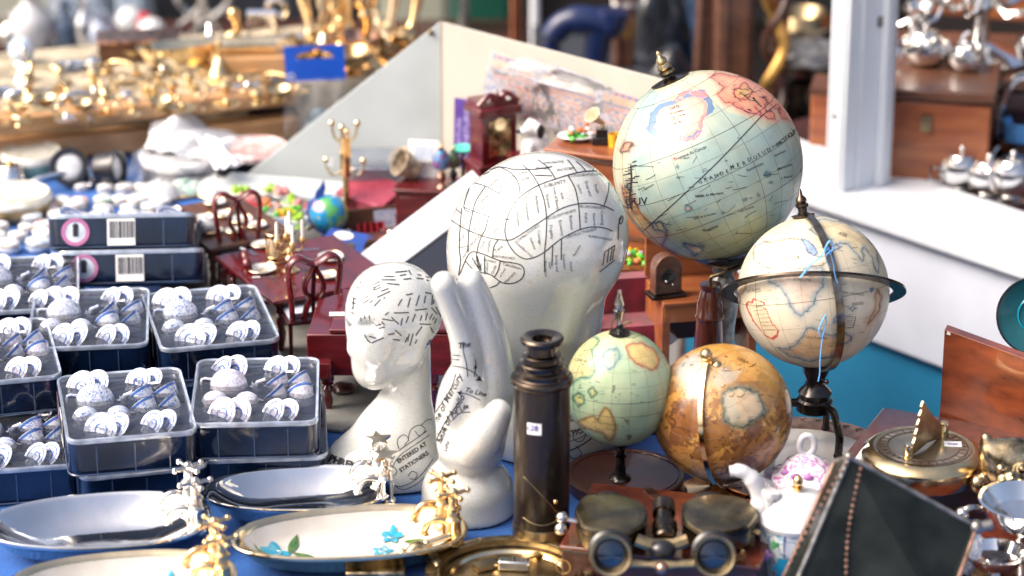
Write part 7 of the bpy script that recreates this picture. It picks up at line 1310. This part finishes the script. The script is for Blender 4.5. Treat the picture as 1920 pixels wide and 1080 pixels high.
# orange dresser with gramophone and salad
pt1 = P(1063, 290); zD = D(1063, 262, 2.84).z; q0 = D(1150, 300, 2.80); q0.z = 0
t = thing('doll_sideboard', 'tall orange brown doll sideboard between the large head and largest globe', 'toy sideboard', q0, R(-22)); wD = .12; MB().box((0, 0, zD / 2), (wD, .05, zD)).build('carcass', Mt['orange'], t, bevel=.001); MB().box((0, 0, zD + .002), (wD + .012, .058, .004)).build('top', Mt['orange'], t, bevel=.001); MB().box((0, 0, zD - .004), (wD + .006, .053, .005)).build('cornice', Mt['brown'], t, bevel=.001)
for z in (.25, .5, .75): MB().box((0, -.026, zD * z), (wD * .9, .003, .004)).build('shelf_edge', Mt['brown'], t)
def onD(px, py): p = P(px, py, zD + .0042); return p
t = thing('toy_salad_plate', 'white oval plate heaped with green and orange toy salad', 'toy food', onD(1082, 262)); MB().lathe([(.0001, 0), (.012, 0), (.021, .005), (.020, .006), (.0001, .003)], 28, cap=False, sy=.7).build('plate', Mt['china_plain'], t)
for nme, mn, k_, dz in (('green_leaves', 'green', 16, .004), ('orange_pieces', 'orangef', 9, .009), ('pale_pieces', 'china_plain', 3, .011)):
    m = MB(); [m.ball((r4.gauss(0, .008), r4.gauss(0, .005), dz + r4.uniform(0, .003)), (.0035, .0028, .0022), n=8, rx=r4.random() * 3, rz=r4.random() * 3) for _ in range(k_)]; m.build(nme, Mt[mn], t)
t = thing('doll_gramophone', 'black doll gramophone with cream horn on the orange sideboard', 'toy gramophone', onD(1128, 268)); MB().box((0, 0, .004), (.020, .018, .008)).build('case', Mt['black'], t, bevel=.0008); MB().box((0, 0, .011), (.012, .012, .010)).build('cabinet', Mt['black'], t); MB().tube([(.0, 0, .016), (.002, 0, .022), (-.002, -.002, .026)], .0016, 8).build('neck', Mt['gold'], t); MB().lathe([(.0015, 0), (.003, .006), (.009, .017), (.0082, .017), (.001, .002)], 20, TR((-.001, -.001, .021), ry=R(-38), rx=R(25)), cap=False).build('horn', mat('cream_horn', (.62, .55, .38), .35, scale=60), t)
t = thing('yellow_block', 'bright yellow toy cup at the right end of the orange sideboard', 'toy cup', onD(1152, 275)); MB().lathe([(.006, 0), (.0065, .014), (.0058, .014), (.005, .002), (.0001, .002)], 14, cap=False).build('cup', Mt['yellow'], t); MB().tube([(.006, 0, .011), (.010, 0, .009), (.006, 0, .004)], .001, 5).build('handle', Mt['yellow'], t)
# orange desk and lower shelf with clock, sofa
q0 = P(1318, 700) + Vector((0, .06, 0)); zK = D(1270, 558, q0.y - .03).z; t = thing('doll_desk', 'orange brown doll desk with dark kneehole beneath the largest globe', 'toy desk', q0, R(12)); wK = .096; MB().box((0, .0, zK - .002), (wK, .075, .004)).build('top', Mt['orange'], t, bevel=.001); MB().box((0, -.034, zK - .013), (wK * .97, .003, .018)).build('drawer_front', Mt['orange'], t, bevel=.0008)
for x in (-wK * .46, wK * .46): MB().box((x, 0, (zK - .004) / 2), (.008, .070, zK - .004)).build('side', Mt['orange'], t, bevel=.0005)
MB().box((0, .035, (zK - .004) / 2), (wK * .9, .003, zK - .004)).build('back', Mt['darkwood'], t); MB().box((0, .036, zK + .030), (wK, .004, .06)).build('hutch_back', Mt['orange'], t, bevel=.0008); MB().box((0, .024, zK + .062), (wK * 1.02, .03, .004)).build('hutch_shelf', Mt['orange'], t)
t = thing('orange_bulb_toy', 'orange toy pumpkin with a white card in the dark kneehole', 'toy', P(1248, 662) + Vector((0, .02, 0))); MB().ball((0, 0, .009), (.011, .010, .009)).build('body', Mt['orangef'], t); MB().box((.004, -.010, .014), (.016, .001, .008), ry=R(45)).build('card', Mt['tagw'], t)
q0 = P(1250, 556, zK + .0003); t = thing('doll_mantel_clock', 'dark carved arched doll mantel clock on the orange desk', 'toy clock', q0, R(20)); pr = [(-.014, 0), (.014, 0), (.014, .026)] + [(.014 * math.cos(a), .026 + .014 * math.sin(a)) for a in np.linspace(.2, 2.94, 10)] + [(-.014, .026)]
MB().prism(pr, .014, TR((0, .010, .004), rx=R(90))).build('case', Mt['brown'], t, bevel=.0008); MB().box((0, .003, .002), (.036, .022, .004)).build('base', Mt['blackmetal'], t, bevel=.0008); m = MB()
for k in range(9): m.ball((-.013, -.0045, .006 + k * .003), .0012, n=6).ball((.013, -.0045, .006 + k * .003), .0012, n=6)
m.build('beaded_edge', Mt['darkwood'], t); MB().ball((0, -.004, .022), (.008, .001, .008)).build('dark_face', Mt['black'], t); MB().ball((-.003, -.0055, .018), .0016).ball((.004, -.0055, .014), .0012).build('silver_studs', Mt['silver'], t)
t = thing('toy_food_tray', 'tray of bright green yellow and white toy food left of the mantel clock', 'toy food', P(1188, 500, .055)); MB().box((0, 0, .001), (.035, .024, .002)).box((0, .004, -.028), (.03, .018, .054)).build('tray', Mt['orange'], t)
for nme, mn, k_ in (('green_leaves', 'green', 12), ('yellow_pieces', 'yellow', 4), ('lime_pieces', 'lime', 5), ('white_pieces', 'china_plain', 5), ('orange_pieces', 'orangef', 4)):
    m = MB(); [m.ball((r4.gauss(0, .010), r4.gauss(0, .008), .004 + r4.uniform(0, .012)), (.004, .003, .0028), n=8, rx=r4.random() * 3, rz=r4.random() * 3) for _ in range(k_)]; m.build(nme, Mt[mn], t)
q0 = P(1165, 690) + Vector((0, .06, 0)); zS = D(1165, 525, q0.y).z; zs2 = D(1165, 600, q0.y - .03).z; t = thing('doll_sofa', 'crimson velvet doll armchair behind the small green globe', 'toy sofa', q0, R(10)); MB().loft([rrect(.075, .018, .006, .01), rrect(.078, .02, .008, zS * .6), rrect(.070, .018, .008, zS)], TR((0, .012, 0))).build('backrest', Mt['velvet'], t); MB().loft([rrect(.075, .045, .008, .008), rrect(.078, .05, .01, zs2 * .6), rrect(.072, .045, .01, zs2 * .85)], TR((0, -.012, 0))).build('seat', Mt['velvet'], t)
for sx in (-1, 1): MB().tube([(sx * .040, -.030, zs2), (sx * .040, .015, zs2 + .004)], .0075, 12).build('arm', Mt['velvet'], t); MB().lathe([(.003, 0), (.004, .01)], 10, TR((sx * .032, -.028, 0))).build('foot', Mt['mahog'], t)
t = thing('large_orange_cabinet', 'large orange brown doll cabinet filling the gap behind the sofa and desk', 'toy cabinet', P(1230, 600) + Vector((0, .16, 0)), R(-14)); zL = D(1200, 395, t.location.y).z; MB().box((0, 0, zL / 2), (.17, .04, zL)).build('carcass', Mt['orange'], t, bevel=.001); MB().box((0, -.004, zL + .002), (.18, .05, .004)).build('top', Mt['orange'], t, bevel=.001); [MB().box((x, -.021, zL * .5), (.07, .002, zL * .85)).build('door', Mt['orange'], t, bevel=.0006) for x in (-.04, .04)]
# round easel behind globes: dark base ring on cloth
t = thing('black_ring_stand', 'thin black oval ring lying on the cloth between the green and amber globes', 'ring', P(1262, 842)); MB().tube([(.045 * math.cos(a), .03 * math.sin(a), .003) for a in np.linspace(0, 6.28, 48, endpoint=False)], .0016, 8, closed=True).build('ring', Mt['black'], t); MB().ball((.045, 0, .004), .003).build('clasp', Mt['silver'], t)
# ================================================================ left middle: trinket boxes
r5 = random.Random(21)
pastel = {'white': (.58, .59, .6), 'pale_green': (.36, .52, .44), 'pale_pink': (.62, .36, .34), 'pale_blue': (.36, .48, .62), 'cream': (.66, .60, .46)}
PM = {k: china(v, k + '_trinket_china') for k, v in pastel.items()}
def trinket(loc, colr, s, shape, label, rz):
    t = thing('trinket_box', label, 'trinket box', loc, rz, 'porcelain trinket boxes crowded on the blue cloth'); m = PM[colr]; sy = .72 if shape == 'oval' else 1
    MB().lathe([(.85 * s, 0), (.98 * s, .15 * s), (s, .42 * s), (.96 * s, .5 * s)], 24, sy=sy).build('box', m, t); MB().lathe([(.97 * s, .49 * s), (1.04 * s, .52 * s), (1.04 * s, .60 * s), (.97 * s, .63 * s)], 24, sy=sy, cap=False).build('brass_rim', Mt['gold'], t)
    MB().lathe([(.98 * s, .62 * s), (.93 * s, .80 * s), (.72 * s, .93 * s), (.4 * s, .99 * s), (.0001, s)], 24, sy=sy).build('lid', m, t); MB().ball((0, -s * sy * 1.04, .54 * s), s * .10, n=8).build('clasp', Mt['gold'], t)
    fl = 'painted_motif'; mo = MB().lathe([(.0001, 1.012 * s), (.3 * s, 1.0 * s)], 10, cap=False, sy=.7); mo.build(fl, PM['pale_green' if colr != 'pale_green' else 'pale_pink'], t)
    return t
rows = [(462, -30, 300, 8, .0135, 'front row behind the sideways tins'), (444, -12, 372, 9, .0125, 'second row'), (425, 0, 350, 9, .0125, 'third row'), (408, -20, 280, 8, .0125, 'fourth row'), (392, 100, 290, 5, .0125, 'fifth row'), (376, 120, 300, 6, .0125, 'sixth row'), (352, 150, 430, 8, .012, 'rear row behind the walnut table')]
ordn = ['first', 'second', 'third', 'fourth', 'fifth', 'sixth', 'seventh', 'eighth', 'ninth', 'tenth', 'eleventh', 'twelfth', 'thirteenth']
adj = ['far left', 'left', 'centre left', 'middle', 'centre right', 'right', 'far right']
for ri, (py, x0, x1, n, s, rl) in enumerate(rows):
    for k in range(n):
        px = x0 + (x1 - x0) * k / (n - 1) + r5.uniform(-9, 9); colr = r5.choice(['white', 'white', 'white', 'white', 'pale_green', 'pale_pink', 'pale_blue', 'cream']); shp = r5.choice(['round', 'oval', 'oval'])
        trinket(P(px, py + 8 + r5.uniform(-4, 4)), colr, s * r5.uniform(.75, 1.15), shp, f"{colr.replace('_', ' ')} {shp} trinket box, {ordn[k]} from left in the {rl}", r5.uniform(-.6, .6))
# dome lids and little spoons of clutter between them
for i, (px, py, l) in enumerate([(405, 352, 'large white domed china lid left of the toy lettuce'), (352, 350, 'pale green domed china lid behind the walnut doll table'), (300, 360, 'flat white saucer behind the walnut doll table')]):
    t = thing('china_lid', l, 'china lid', P(px, py + 8)); MB().lathe([(.024, 0), (.025, .002), (.020, .012), (.010, .017), (.003, .018), (.003, .021), (.0001, .022)], 28).build('dome', [Mt['china_plain'], PM['pale_green'], Mt['china_plain']][i], t); MB().lathe([(.0245, 0), (.0262, .0015), (.0245, .003)], 28, cap=False).build('rim', Mt['gold'], t)
# round tins and magnifying glasses
def round_tin(px, py, r, h, label, side, top, nm='round_tin'):
    t = thing(nm, label, 'round tin', P(px, py)); MB().lathe([(r * .96, 0), (r, .002), (r, h * .9), (r * .98, h)], 44).build('side', side, t); MB().lathe([(r * 1.02, h * .78), (r * 1.03, h), (r * .97, h + .003), (r * .9, h + .002), (.0001, h + .0035)], 44).build('lid', top, t); MB().tube([(r * .93 * math.cos(a), r * .93 * math.sin(a), h + .003) for a in np.linspace(0, 6.28, 36, endpoint=False)], .0015, 6, closed=True).build('lid_bead', top, t); return t
gcream = china((.60, .58, .46), 'cream_green_lid'); gring = mat('sage_green_enamel', (.20, .34, .28), .3, scale=60, coat=.4)
round_tin(62, 322, .036, .022, 'round tin with pale floral lid and sage green rim at the left edge, rear one', gring, gcream); round_tin(25, 398, .044, .020, 'wide dark sided tin with cream lid at the left edge, nearer one', Mt['oldbrass'], gcream)
round_tin(345, 335, .050, .030, 'large round tin wrapped in clear plastic in the middle of the left clutter', Mt['tin'], PM['white']); round_tin(480, 318, .040, .026, 'round tin with black side and pink floral lid beside the white board edge', Mt['black'], PM['pale_pink'])
t = thing('plastic_wrap', 'crumpled clear plastic wrap around the large round tin', 'wrap', P(340, 345)); r6 = random.Random(5); ringp = [[((.056 + .012 * q) * math.cos(a) * (1 + .10 * math.sin(a * 5 + q)), (.056 + .012 * q) * math.sin(a) * (1 + .10 * math.sin(a * 7)), z) for a in np.linspace(0, 6.283, 60, endpoint=False)] for q, z in ((1.2, .002), (.3, .012), (-.1, .026), (-.9, .034))]; MB().loft(ringp, TR((.0, .02, 0)), cap=(False, True)).build('film', Mt['bag'], t)
def magnifier(px, py, label, rz, tilt, mn='black'):
    t = thing('magnifier_loupe', label, 'magnifier', P(px, py), rz); M = TR((0, 0, .022), rx=tilt); MB().lathe([(.019, -.012), (.020, -.010), (.020, .010), (.022, .011), (.022, .014), (.017, .014), (.016, .008), (.016, -.012)], 32, M, cap=False).build('barrel', Mt[mn], t); MB().ball(tuple(M @ Vector((0, 0, .009))), (.016, .016, .004), rx=tilt).build('lens', PM['white'], t); MB().tube([(0, 0, .004), (.02, .03, .003)], .003, 8).build('handle', Mt['chrome'], t)
magnifier(132, 348, 'black barrelled loupe facing the camera at the upper left', .1, R(65)); magnifier(205, 350, 'black loupe turned sideways beside the facing one', R(75), R(80)); 
for i, (px, py, a, l) in enumerate([(85, 360, .4, 'silver spoon leaning across the round tins at the left'), (165, 335, 1.8, 'silver handle sticking up between the two loupes'), (20, 345, .1, 'small silver pot at the left edge between the round tins')]):
    t = thing('silver_spoon' if i < 2 else 'silver_pot', l, 'spoon' if i < 2 else 'pot', P(px, py)); 
    if i < 2: MB().tube(spline([(-.03 * math.cos(a), -.03 * math.sin(a), .006), (0, 0, .018), (.03 * math.cos(a), .03 * math.sin(a), .020)], 5), [.004] * 5 + [.0025] * 6, 8).build('stem', Mt['silver'], t); MB().ball((-.034 * math.cos(a), -.034 * math.sin(a), .006), (.009, .006, .003), rz=a).build('bowl', Mt['silver'], t)
    else: MB().lathe([(.012, 0), (.018, .010), (.014, .022), (.012, .024)], 20).build('body', Mt['silver'], t); MB().ball((0, 0, .026), .004).build('knob', Mt['gold'], t)
# white plastic bag
q0 = P(400, 300); t = thing('white_plastic_bag', 'crumpled white plastic bag draped over the round tins below the brass tray', 'bag', q0)
nx, ny = 70, 40; cl = [D(x, y, Y) - q0 for x, y, Y in ((290, 240, 3.30), (530, 268, 3.33), (440, 318, 3.14), (270, 285, 3.18))]; r7 = random.Random(3)
peak = lambda u, v: .026 * math.exp(-((u - .25) / .22) ** 2 - ((v - .3) / .45) ** 2) + .010 * math.exp(-((u - .7) / .2) ** 2 - ((v - .4) / .4) ** 2) + .003 * math.sin(u * 23 + v * 7) + .002 * math.sin(v * 31 + u * 11)
grid(cl, nx, ny, lambda u, v: Vector((0, 0, max(0, peak(u, v)) + .002))).build('sheet', Mt['whitebag'], t, sharp=60); cl = [D(x, y, Y) - q0 for x, y, Y in ((370, 268, 3.2), (400, 262, 3.2), (445, 315, 3.08), (405, 330, 3.06))]
grid(cl, 20, 20, lambda u, v: Vector((0, 0, .006 + .002 * math.sin(u * 12)))).build('bag_handle', Mt['whitebag'], t, sharp=60)
# ================================================================ wooden framed trays of brass
def edgept(px, py, z): return P(px, py, z)
zr1, zr2 = .065, .02; Mt['palefelt'] = mat('pale_brass_sheet', (.62, .52, .36), .4, .3, scale=40, var=.25)
t = thing('wooden_tray_stand', 'two tier tan wooden showcase full of brass pieces at the upper left', 'showcase', P(200, 265))
o_ = t.location
def rail(pxa, pya, pxb, pyb, z, h, d, mn, name):
    a, b = P(pxa, pya, z) - o_, P(pxb, pyb, z) - o_; m = MB(); n = Vector((-(b - a).y, (b - a).x, 0)).normalized() * d; vs = [a, b, b + n, a + n]; m.add([v - Vector((0, 0, h)) for v in vs] + vs, [(3, 2, 1, 0), (4, 5, 6, 7), (0, 1, 5, 4), (1, 2, 6, 5), (2, 3, 7, 6), (3, 0, 4, 7)]); return m.build(name, Mt[mn], t, bevel=.003)
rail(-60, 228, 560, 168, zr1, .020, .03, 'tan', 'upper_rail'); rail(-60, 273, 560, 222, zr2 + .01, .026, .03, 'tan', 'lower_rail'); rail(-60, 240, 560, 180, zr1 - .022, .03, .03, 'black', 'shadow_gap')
a, b = P(-60, 226, zr1 - .006) - o_, P(720, 150, zr1 - .006) - o_; n = Vector((-(b - a).y, (b - a).x, 0)).normalized(); m = MB(); vs = [a + n * .02, b + n * .02, b + n * .27, a + n * .27]; m.add([v - Vector((0, 0, .06)) for v in vs] + vs, [(3, 2, 1, 0), (4, 5, 6, 7), (0, 1, 5, 4), (1, 2, 6, 5), (2, 3, 7, 6), (3, 0, 4, 7)]); m.build('tray_floor', Mt['palefelt'], t, smooth=False)
zf_ = zr1 - .006
for x in (-.3, .25): MB().box((x, .12, -.39), (.05, .05, .86)).build('leg', Mt['darkwood'], t)
def onf(px, py): return P(px, py, zf_)
kinds = []
def b_knob(t, m, s): MB().lathe([(.012, 0), (.013, .003), (.005, .008), (.006, .014), (.014, .022), (.014, .028), (.006, .034), (.0001, .035)], 14, TR(s=s)).build('knob', m, t); MB().lathe([(.018, 0), (.018, .002), (.012, .003)], 16, TR(s=s)).build('backplate', m, t)
def b_bowl(t, m, s): MB().lathe([(.012, 0), (.014, .002), (.008, .006), (.022, .016), (.028, .026), (.026, .026), (.018, .014), (.0001, .008)], 18, TR(s=s), cap=False).build('bowl', m, t); MB().lathe([(.0265, .025), (.029, .027), (.0265, .028)], 18, TR(s=s), cap=False).build('rim', m, t)
def b_handle(t, m, s): MB().tube([Vector(p) * s for p in spline([(-.03, 0, .002), (-.026, 0, .018), (0, 0, .024), (.026, 0, .018), (.03, 0, .002)], 4)], .0042 * s, 8).build('grip', m, t); [MB().box((q * .03 * s, 0, .002), (.016 * s, .016 * s, .004)).build('mount', m, t) for q in (-1, 1)]
def b_bell(t, m, s): MB().lathe([(.020, 0), (.021, .002), (.013, .014), (.010, .024), (.004, .030), (.003, .044), (.006, .048), (.0001, .052)], 16, TR(s=s), cap=False).build('bell', m, t); MB().ball((0, 0, .054 * s), .005 * s, n=10).build('finial', m, t)
def b_flat(t, m, s): MB().lathe([(.0001, .003), (.02, .003), (.028, .006), (.030, .005), (.02, 0), (.0001, 0)], 20, TR(s=s), cap=False).build('dish', m, t); MB().ball((0, 0, .006), (.008 * s, .008 * s, .004), n=10).build('boss', m, t)
def b_bird(t, m, s): MB().ball((0, 0, .018 * s), (.022 * s, .011 * s, .012 * s), ry=-.3).tube([Vector(p) * s for p in spline([(.012, 0, .022), (.022, 0, .034), (.026, 0, .040), (.034, 0, .038)], 3)], [.006 * s] * 3 + [.004 * s] * 4 + [.002 * s] * 3, 8).build('body', m, t); MB().lathe([(.012, 0), (.010, .003), (.004, .008)], 12, TR(s=s)).build('foot', m, t)
def b_spoon(t, m, s): MB().tube([(-.04 * s, 0, .003), (.01 * s, 0, .006), (.03 * s, 0, .004)], [.0035 * s, .002 * s, .003 * s], 6).build('stem', m, t); MB().ball((.042 * s, 0, .004), (.016 * s, .010 * s, .004), n=12).build('bowl', m, t)
KN = [('brass_door_knob', 'door knob', b_knob, 'brass door knob'), ('brass_bowl', 'bowl', b_bowl, 'small brass bowl'), ('brass_drawer_pull', 'drawer pull', b_handle, 'brass drawer pull'), ('brass_bell', 'bell', b_bell, 'brass hand bell'), ('brass_dish', 'dish', b_flat, 'flat brass dish'), ('brass_bird', 'figurine', b_bird, 'little brass bird'), ('brass_spoon', 'spoon', b_spoon, 'brass serving spoon')]
trows = [(214, -10, 520, 13, .75, 'front edge'), (200, 10, 560, 13, .8, 'second row'), (186, -5, 520, 12, .8, 'third row'), (172, 20, 510, 10, .85, 'fourth row'), (155, 0, 520, 10, .9, 'fifth row'), (136, 40, 560, 9, .9, 'sixth row'), (115, 60, 520, 8, .95, 'rear row')]
ordn = ['first', 'second', 'third', 'fourth', 'fifth', 'sixth', 'seventh', 'eighth', 'ninth', 'tenth', 'eleventh', 'twelfth', 'thirteenth']
for ri, (py, x0, x1, n, s, rl) in enumerate(trows):
    for k in range(n):
        px = x0 + (x1 - x0) * k / (n - 1) + r5.uniform(-10, 10); yy = py - .10 * (px - 250) * .9 + r5.uniform(-3, 3); kd = r5.choice([KN[0], KN[1], KN[2], KN[2], KN[6], KN[6], KN[4], KN[4], KN[4], KN[5]] + ([KN[3]] if ri > 3 else [])); mm = r5.choice(['gold', 'soft_gold', 'soft_gold', 'soft_gold', 'pale_gold', 'silver'])
        cn = {'gold': 'bright', 'pale_gold': 'pale', 'silver': 'silvery', 'soft_gold': 'satin'}[mm]
        t = thing(kd[0], f"{cn} {kd[3]}, {ordn[k]} from the left in the {rl} of the tan showcase", kd[1], onf(px, yy), r5.uniform(0, 3.1), 'brass pieces spread in the tan showcase'); kd[2](t, Mt[mm], s * r5.uniform(.55, .85))
# larger things on the showcase
t = thing('brass_horn_dish', 'long curved brass boat shaped dish on the showcase left of the blue hang tag', 'dish', onf(345, 125), R(20)); M_ = TR((0, 0, .0)); rr_ = [[(x * q, y * q, z) for x, y in [(.06 * math.cos(a), .022 * math.sin(a) * (1 - .3 * math.cos(a))) for a in np.linspace(0, 6.283, 28, endpoint=False)]] for q, z in ((.5, 0), (.8, .012), (1, .030), (.95, .030), (.7, .012), (.2, .006))]; MB().loft(rr_).build('bowl', Mt['pale_gold'], t); MB().tube(spline([(.055, 0, .028), (.070, 0, .040), (.066, 0, .060)], 4), [.008] * 4 + [.005] * 4 + [.004], 10).ball((.066, 0, .062), .0085).build('handle', Mt['gold'], t)
t = thing('white_ball', 'round white ball at the upper left edge of the showcase', 'ball', onf(42, 118)); MB().ball((0, 0, .017), .017, n=24).build('ball', PM['pale_blue'], t); MB().lathe([(.012, 0), (.010, .004)], 20).build('ring_base', Mt['silver'], t)
t = thing('red_wooden_box', 'low red brown wooden box among the brass at the back of the showcase', 'box', onf(260, 105), R(8)); MB().box((0, 0, .012), (.10, .05, .024)).build('body', Mt['brown'], t, bevel=.001); MB().box((0, 0, .026), (.104, .054, .004)).build('lid', Mt['copper'], t, bevel=.001)
t = thing('wooden_roller_box', 'brown box with a pale roller behind the toast rack on the showcase', 'box', onf(465, 128), R(5)); MB().box((0, 0, .010), (.09, .05, .020)).build('body', Mt['tan'], t, bevel=.001); MB().tube([(-.035, 0, .030), (.035, 0, .030)], .012, 16).build('roller', Mt['pale_gold'], t)
t = thing('toast_rack', 'silver ribbed toast rack standing behind the brass left of the blue hang tag', 'rack', onf(492, 92)); m = MB(); [m.tube([(-.016 + .008 * k, 0, 0), (-.016 + .008 * k, 0, .046)], .0016, 6) for k in range(5)]; m.build('bars', Mt['silver'], t); MB().tube([(-.018, 0, .047), (.018, 0, .047)], .005, 8).build('top_bar', Mt['silver'], t); MB().tube([(-.018, 0, .003), (.018, 0, .003)], .003, 8).build('bottom_bar', Mt['silver'], t)
t = thing('curved_silver_clip', 'looped silver clip near the black cabinet at the top', 'clip', onf(520, 72)); MB().tube([(.012 * math.cos(a), 0, .040 + .012 * math.sin(a)) for a in np.linspace(-1.2, 4.2, 20)], .0045, 8).tube([(-.008, 0, .030), (0, 0, .0), (.04, 0, .004)], .004, 8).build('loop', Mt['chrome'], t); MB().lathe([(.01, 0), (.008, .003)], 12).build('foot', Mt['chrome'], t)
# sprawl of brass candlesticks behind the left wing
for i, (px, py, h, lx, l) in enumerate([(590, 92, .14, -.05, 'tall brass candlestick leaning left, first behind the white board'), (625, 88, .16, .03, 'tall brass candlestick, second behind the white board'), (655, 84, .15, -.02, 'tall brass candlestick, third behind the white board'), (690, 80, .17, .04, 'slim brass candlestick, fourth behind the white board'), (725, 84, .15, .06, 'slim brass candlestick leaning right, fifth behind the white board'), (765, 88, .13, .07, 'brass candlestick nearest the top corner of the white board'), (610, 112, .10, .02, 'short brass candlestick in front of the tall ones'), (690, 118, .09, -.04, 'short brass candlestick tilted above the slope of the white board')]):
    t = thing('brass_candlestick', l, 'candlestick', P(px, py, zf_), .2 * i, 'brass candlesticks behind the white board'); M_ = TR(ry=lx * 4, rx=.06 * (i % 3 - 1)); MB().lathe([(.024, 0), (.025, .003), (.012, .008), (.006, .014), (.010, .024), (.005, .034), (.008, h * .45), (.0045, h * .6), (.009, h * .75), (.005, h * .85), (.012, h * .93), (.011, h), (.006, h * .97)], 16, M_).build('stem', Mt['gold' if i % 2 else 'pale_gold'], t); MB().lathe([(.014, h * .90), (.0145, h * .915), (.006, h * .92)], 16, M_).build('drip_pan', Mt['gold'], t)
    if i % 3 == 0: MB().tube([M_ @ Vector(p) for p in spline([(0, 0, h * .6), (.02, 0, h * .55), (.028, 0, h * .68), (.028, 0, h * .8)], 4)], .003, 8).build('side_arm', Mt['gold'], t)
for i, (px, py) in enumerate([(640, 128), (670, 110), (720, 100), (760, 108), (580, 125), (655, 140)]):
    t = thing('brass_ornament', f"{['rounded', 'copper toned', 'pale', 'crumpled looking', 'small', 'low'][i]} brass ornament at the foot of the candlesticks behind the white board", 'ornament', P(px, py, zf_), i, 'brass ornaments below the candlesticks'); [b_bell, b_bowl, b_bird, b_knob, b_bird, b_bowl][i](t, Mt[['gold', 'copper', 'pale_gold', 'gold', 'oldbrass2', 'gold'][i]], 1.15)
# back row at the top left: balls, vases, jars on a rear shelf
t = thing('rear_shelf', 'dark shelf crossing the top left behind the brass showcase', 'shelf', (D(250, 70, 4.25).x, 4.25, -.78)); zsv = P(250, 72, 0).z; zsh = D(250, 70, 4.25).z; MB().box((0, .02, zsh + .78 - .01), (1.2, .16, .02)).build('board', Mt['darkwood'], t); [MB().box((x, .02, (zsh + .76) / 2), (.04, .04, zsh + .76)).build('leg', Mt['darkwood'], t) for x in (-.5, .5)]
def osh(px): return Vector((D(px, 70, 4.2).x, 4.2, zsh + .0005))
items = [('grey_vase', 'vase', 125, .018, .07, 'dull_slate', 'slate blue vase at the top left'), ('white_vase', 'vase', 60, .034, .09, 'china_plain', 'broad cream white jar in the top left corner'), ('glass_jug', 'jug', 160, .018, .075, 'silver', 'silver jug with bright side at the top left'), ('blue_vase', 'vase', 185, .020, .055, 'china_blue', 'blue and white vase at the top left'), ('white_cup', 'cup', 335, .012, .018, 'china_plain', 'small white round cup under the dark legs at top'), ('silver_flask', 'flask', 378, .012, .07, 'chrome', 'pinkish metal flask against the black cabinet'), ('glass_flask', 'flask', 20, .02, .05, 'chrome', 'metal flask in the extreme top left')]
Mt['dull_slate'] = mat('slate_blue_glaze', (.07, .11, .18), .25, scale=30, coat=.5)
for nme, cat, px, r, h, mn, l in items:
    t = thing(nme, l, cat, osh(px)); MB().lathe([(r * .6, 0), (r * .7, h * .04), (r, h * .35), (r * .9, h * .55), (r * .35, h * .75), (r * .35, h * .85), (r * .6, h), (r * .5, h), (r * .25, h * .8)], 20).build('body', Mt[mn], t); MB().tube([(r * .6, 0, h * .9), (r * 1.3, 0, h * .75), (r * .9, 0, h * .4)], r * .12, 6).build('handle', Mt[mn], t)
for px, dz, r, mn, l in ((245, .020, .021, 'china_plain', 'greyish white ball left of the red one at the top'), (268, .016, .019, 'redf', 'red ball between two pale balls at the top left'), (290, .010, .0215, 'china_plain', 'nearest grey white ball right of the red one')):
    t = thing('glazed_ball', l, 'ball', osh(px) + Vector((0, -.03 if px == 290 else 0, 0)), 0, 'three balls on the rear shelf'); MB().ball((0, 0, dz + r), r, n=24).build('ball', Mt[mn], t); MB().lathe([(r * .7, 0), (r * .3, dz * .5), (r * .45, dz + r * .2)], 16).build('stand', Mt['oldbrass'], t)
for i, (px, sg) in enumerate([(310, .06), (420, -.03), (400, -.05), (345, .07)]):
    a = osh(px); t = thing('curved_metal_leg', ['long curved silver tongs rising right of the balls', 'curved pale metal leg at the right of the dark gap', 'second curved metal leg beside the black cabinet', 'slanting grey metal rod above the white cup'][i], 'metal leg', a, 0, 'curved metal legs on the rear shelf'); MB().tube(spline([(0, 0, 0), (sg * .3, 0, .03), (sg, 0, .07), (sg * 1.1, 0, .13)], 5), [.004] * 8 + [.006] * 8, 8).build('rod', Mt['chrome'], t); MB().lathe([(.008, 0), (.006, .004)], 12).build('foot', Mt['chrome'], t)
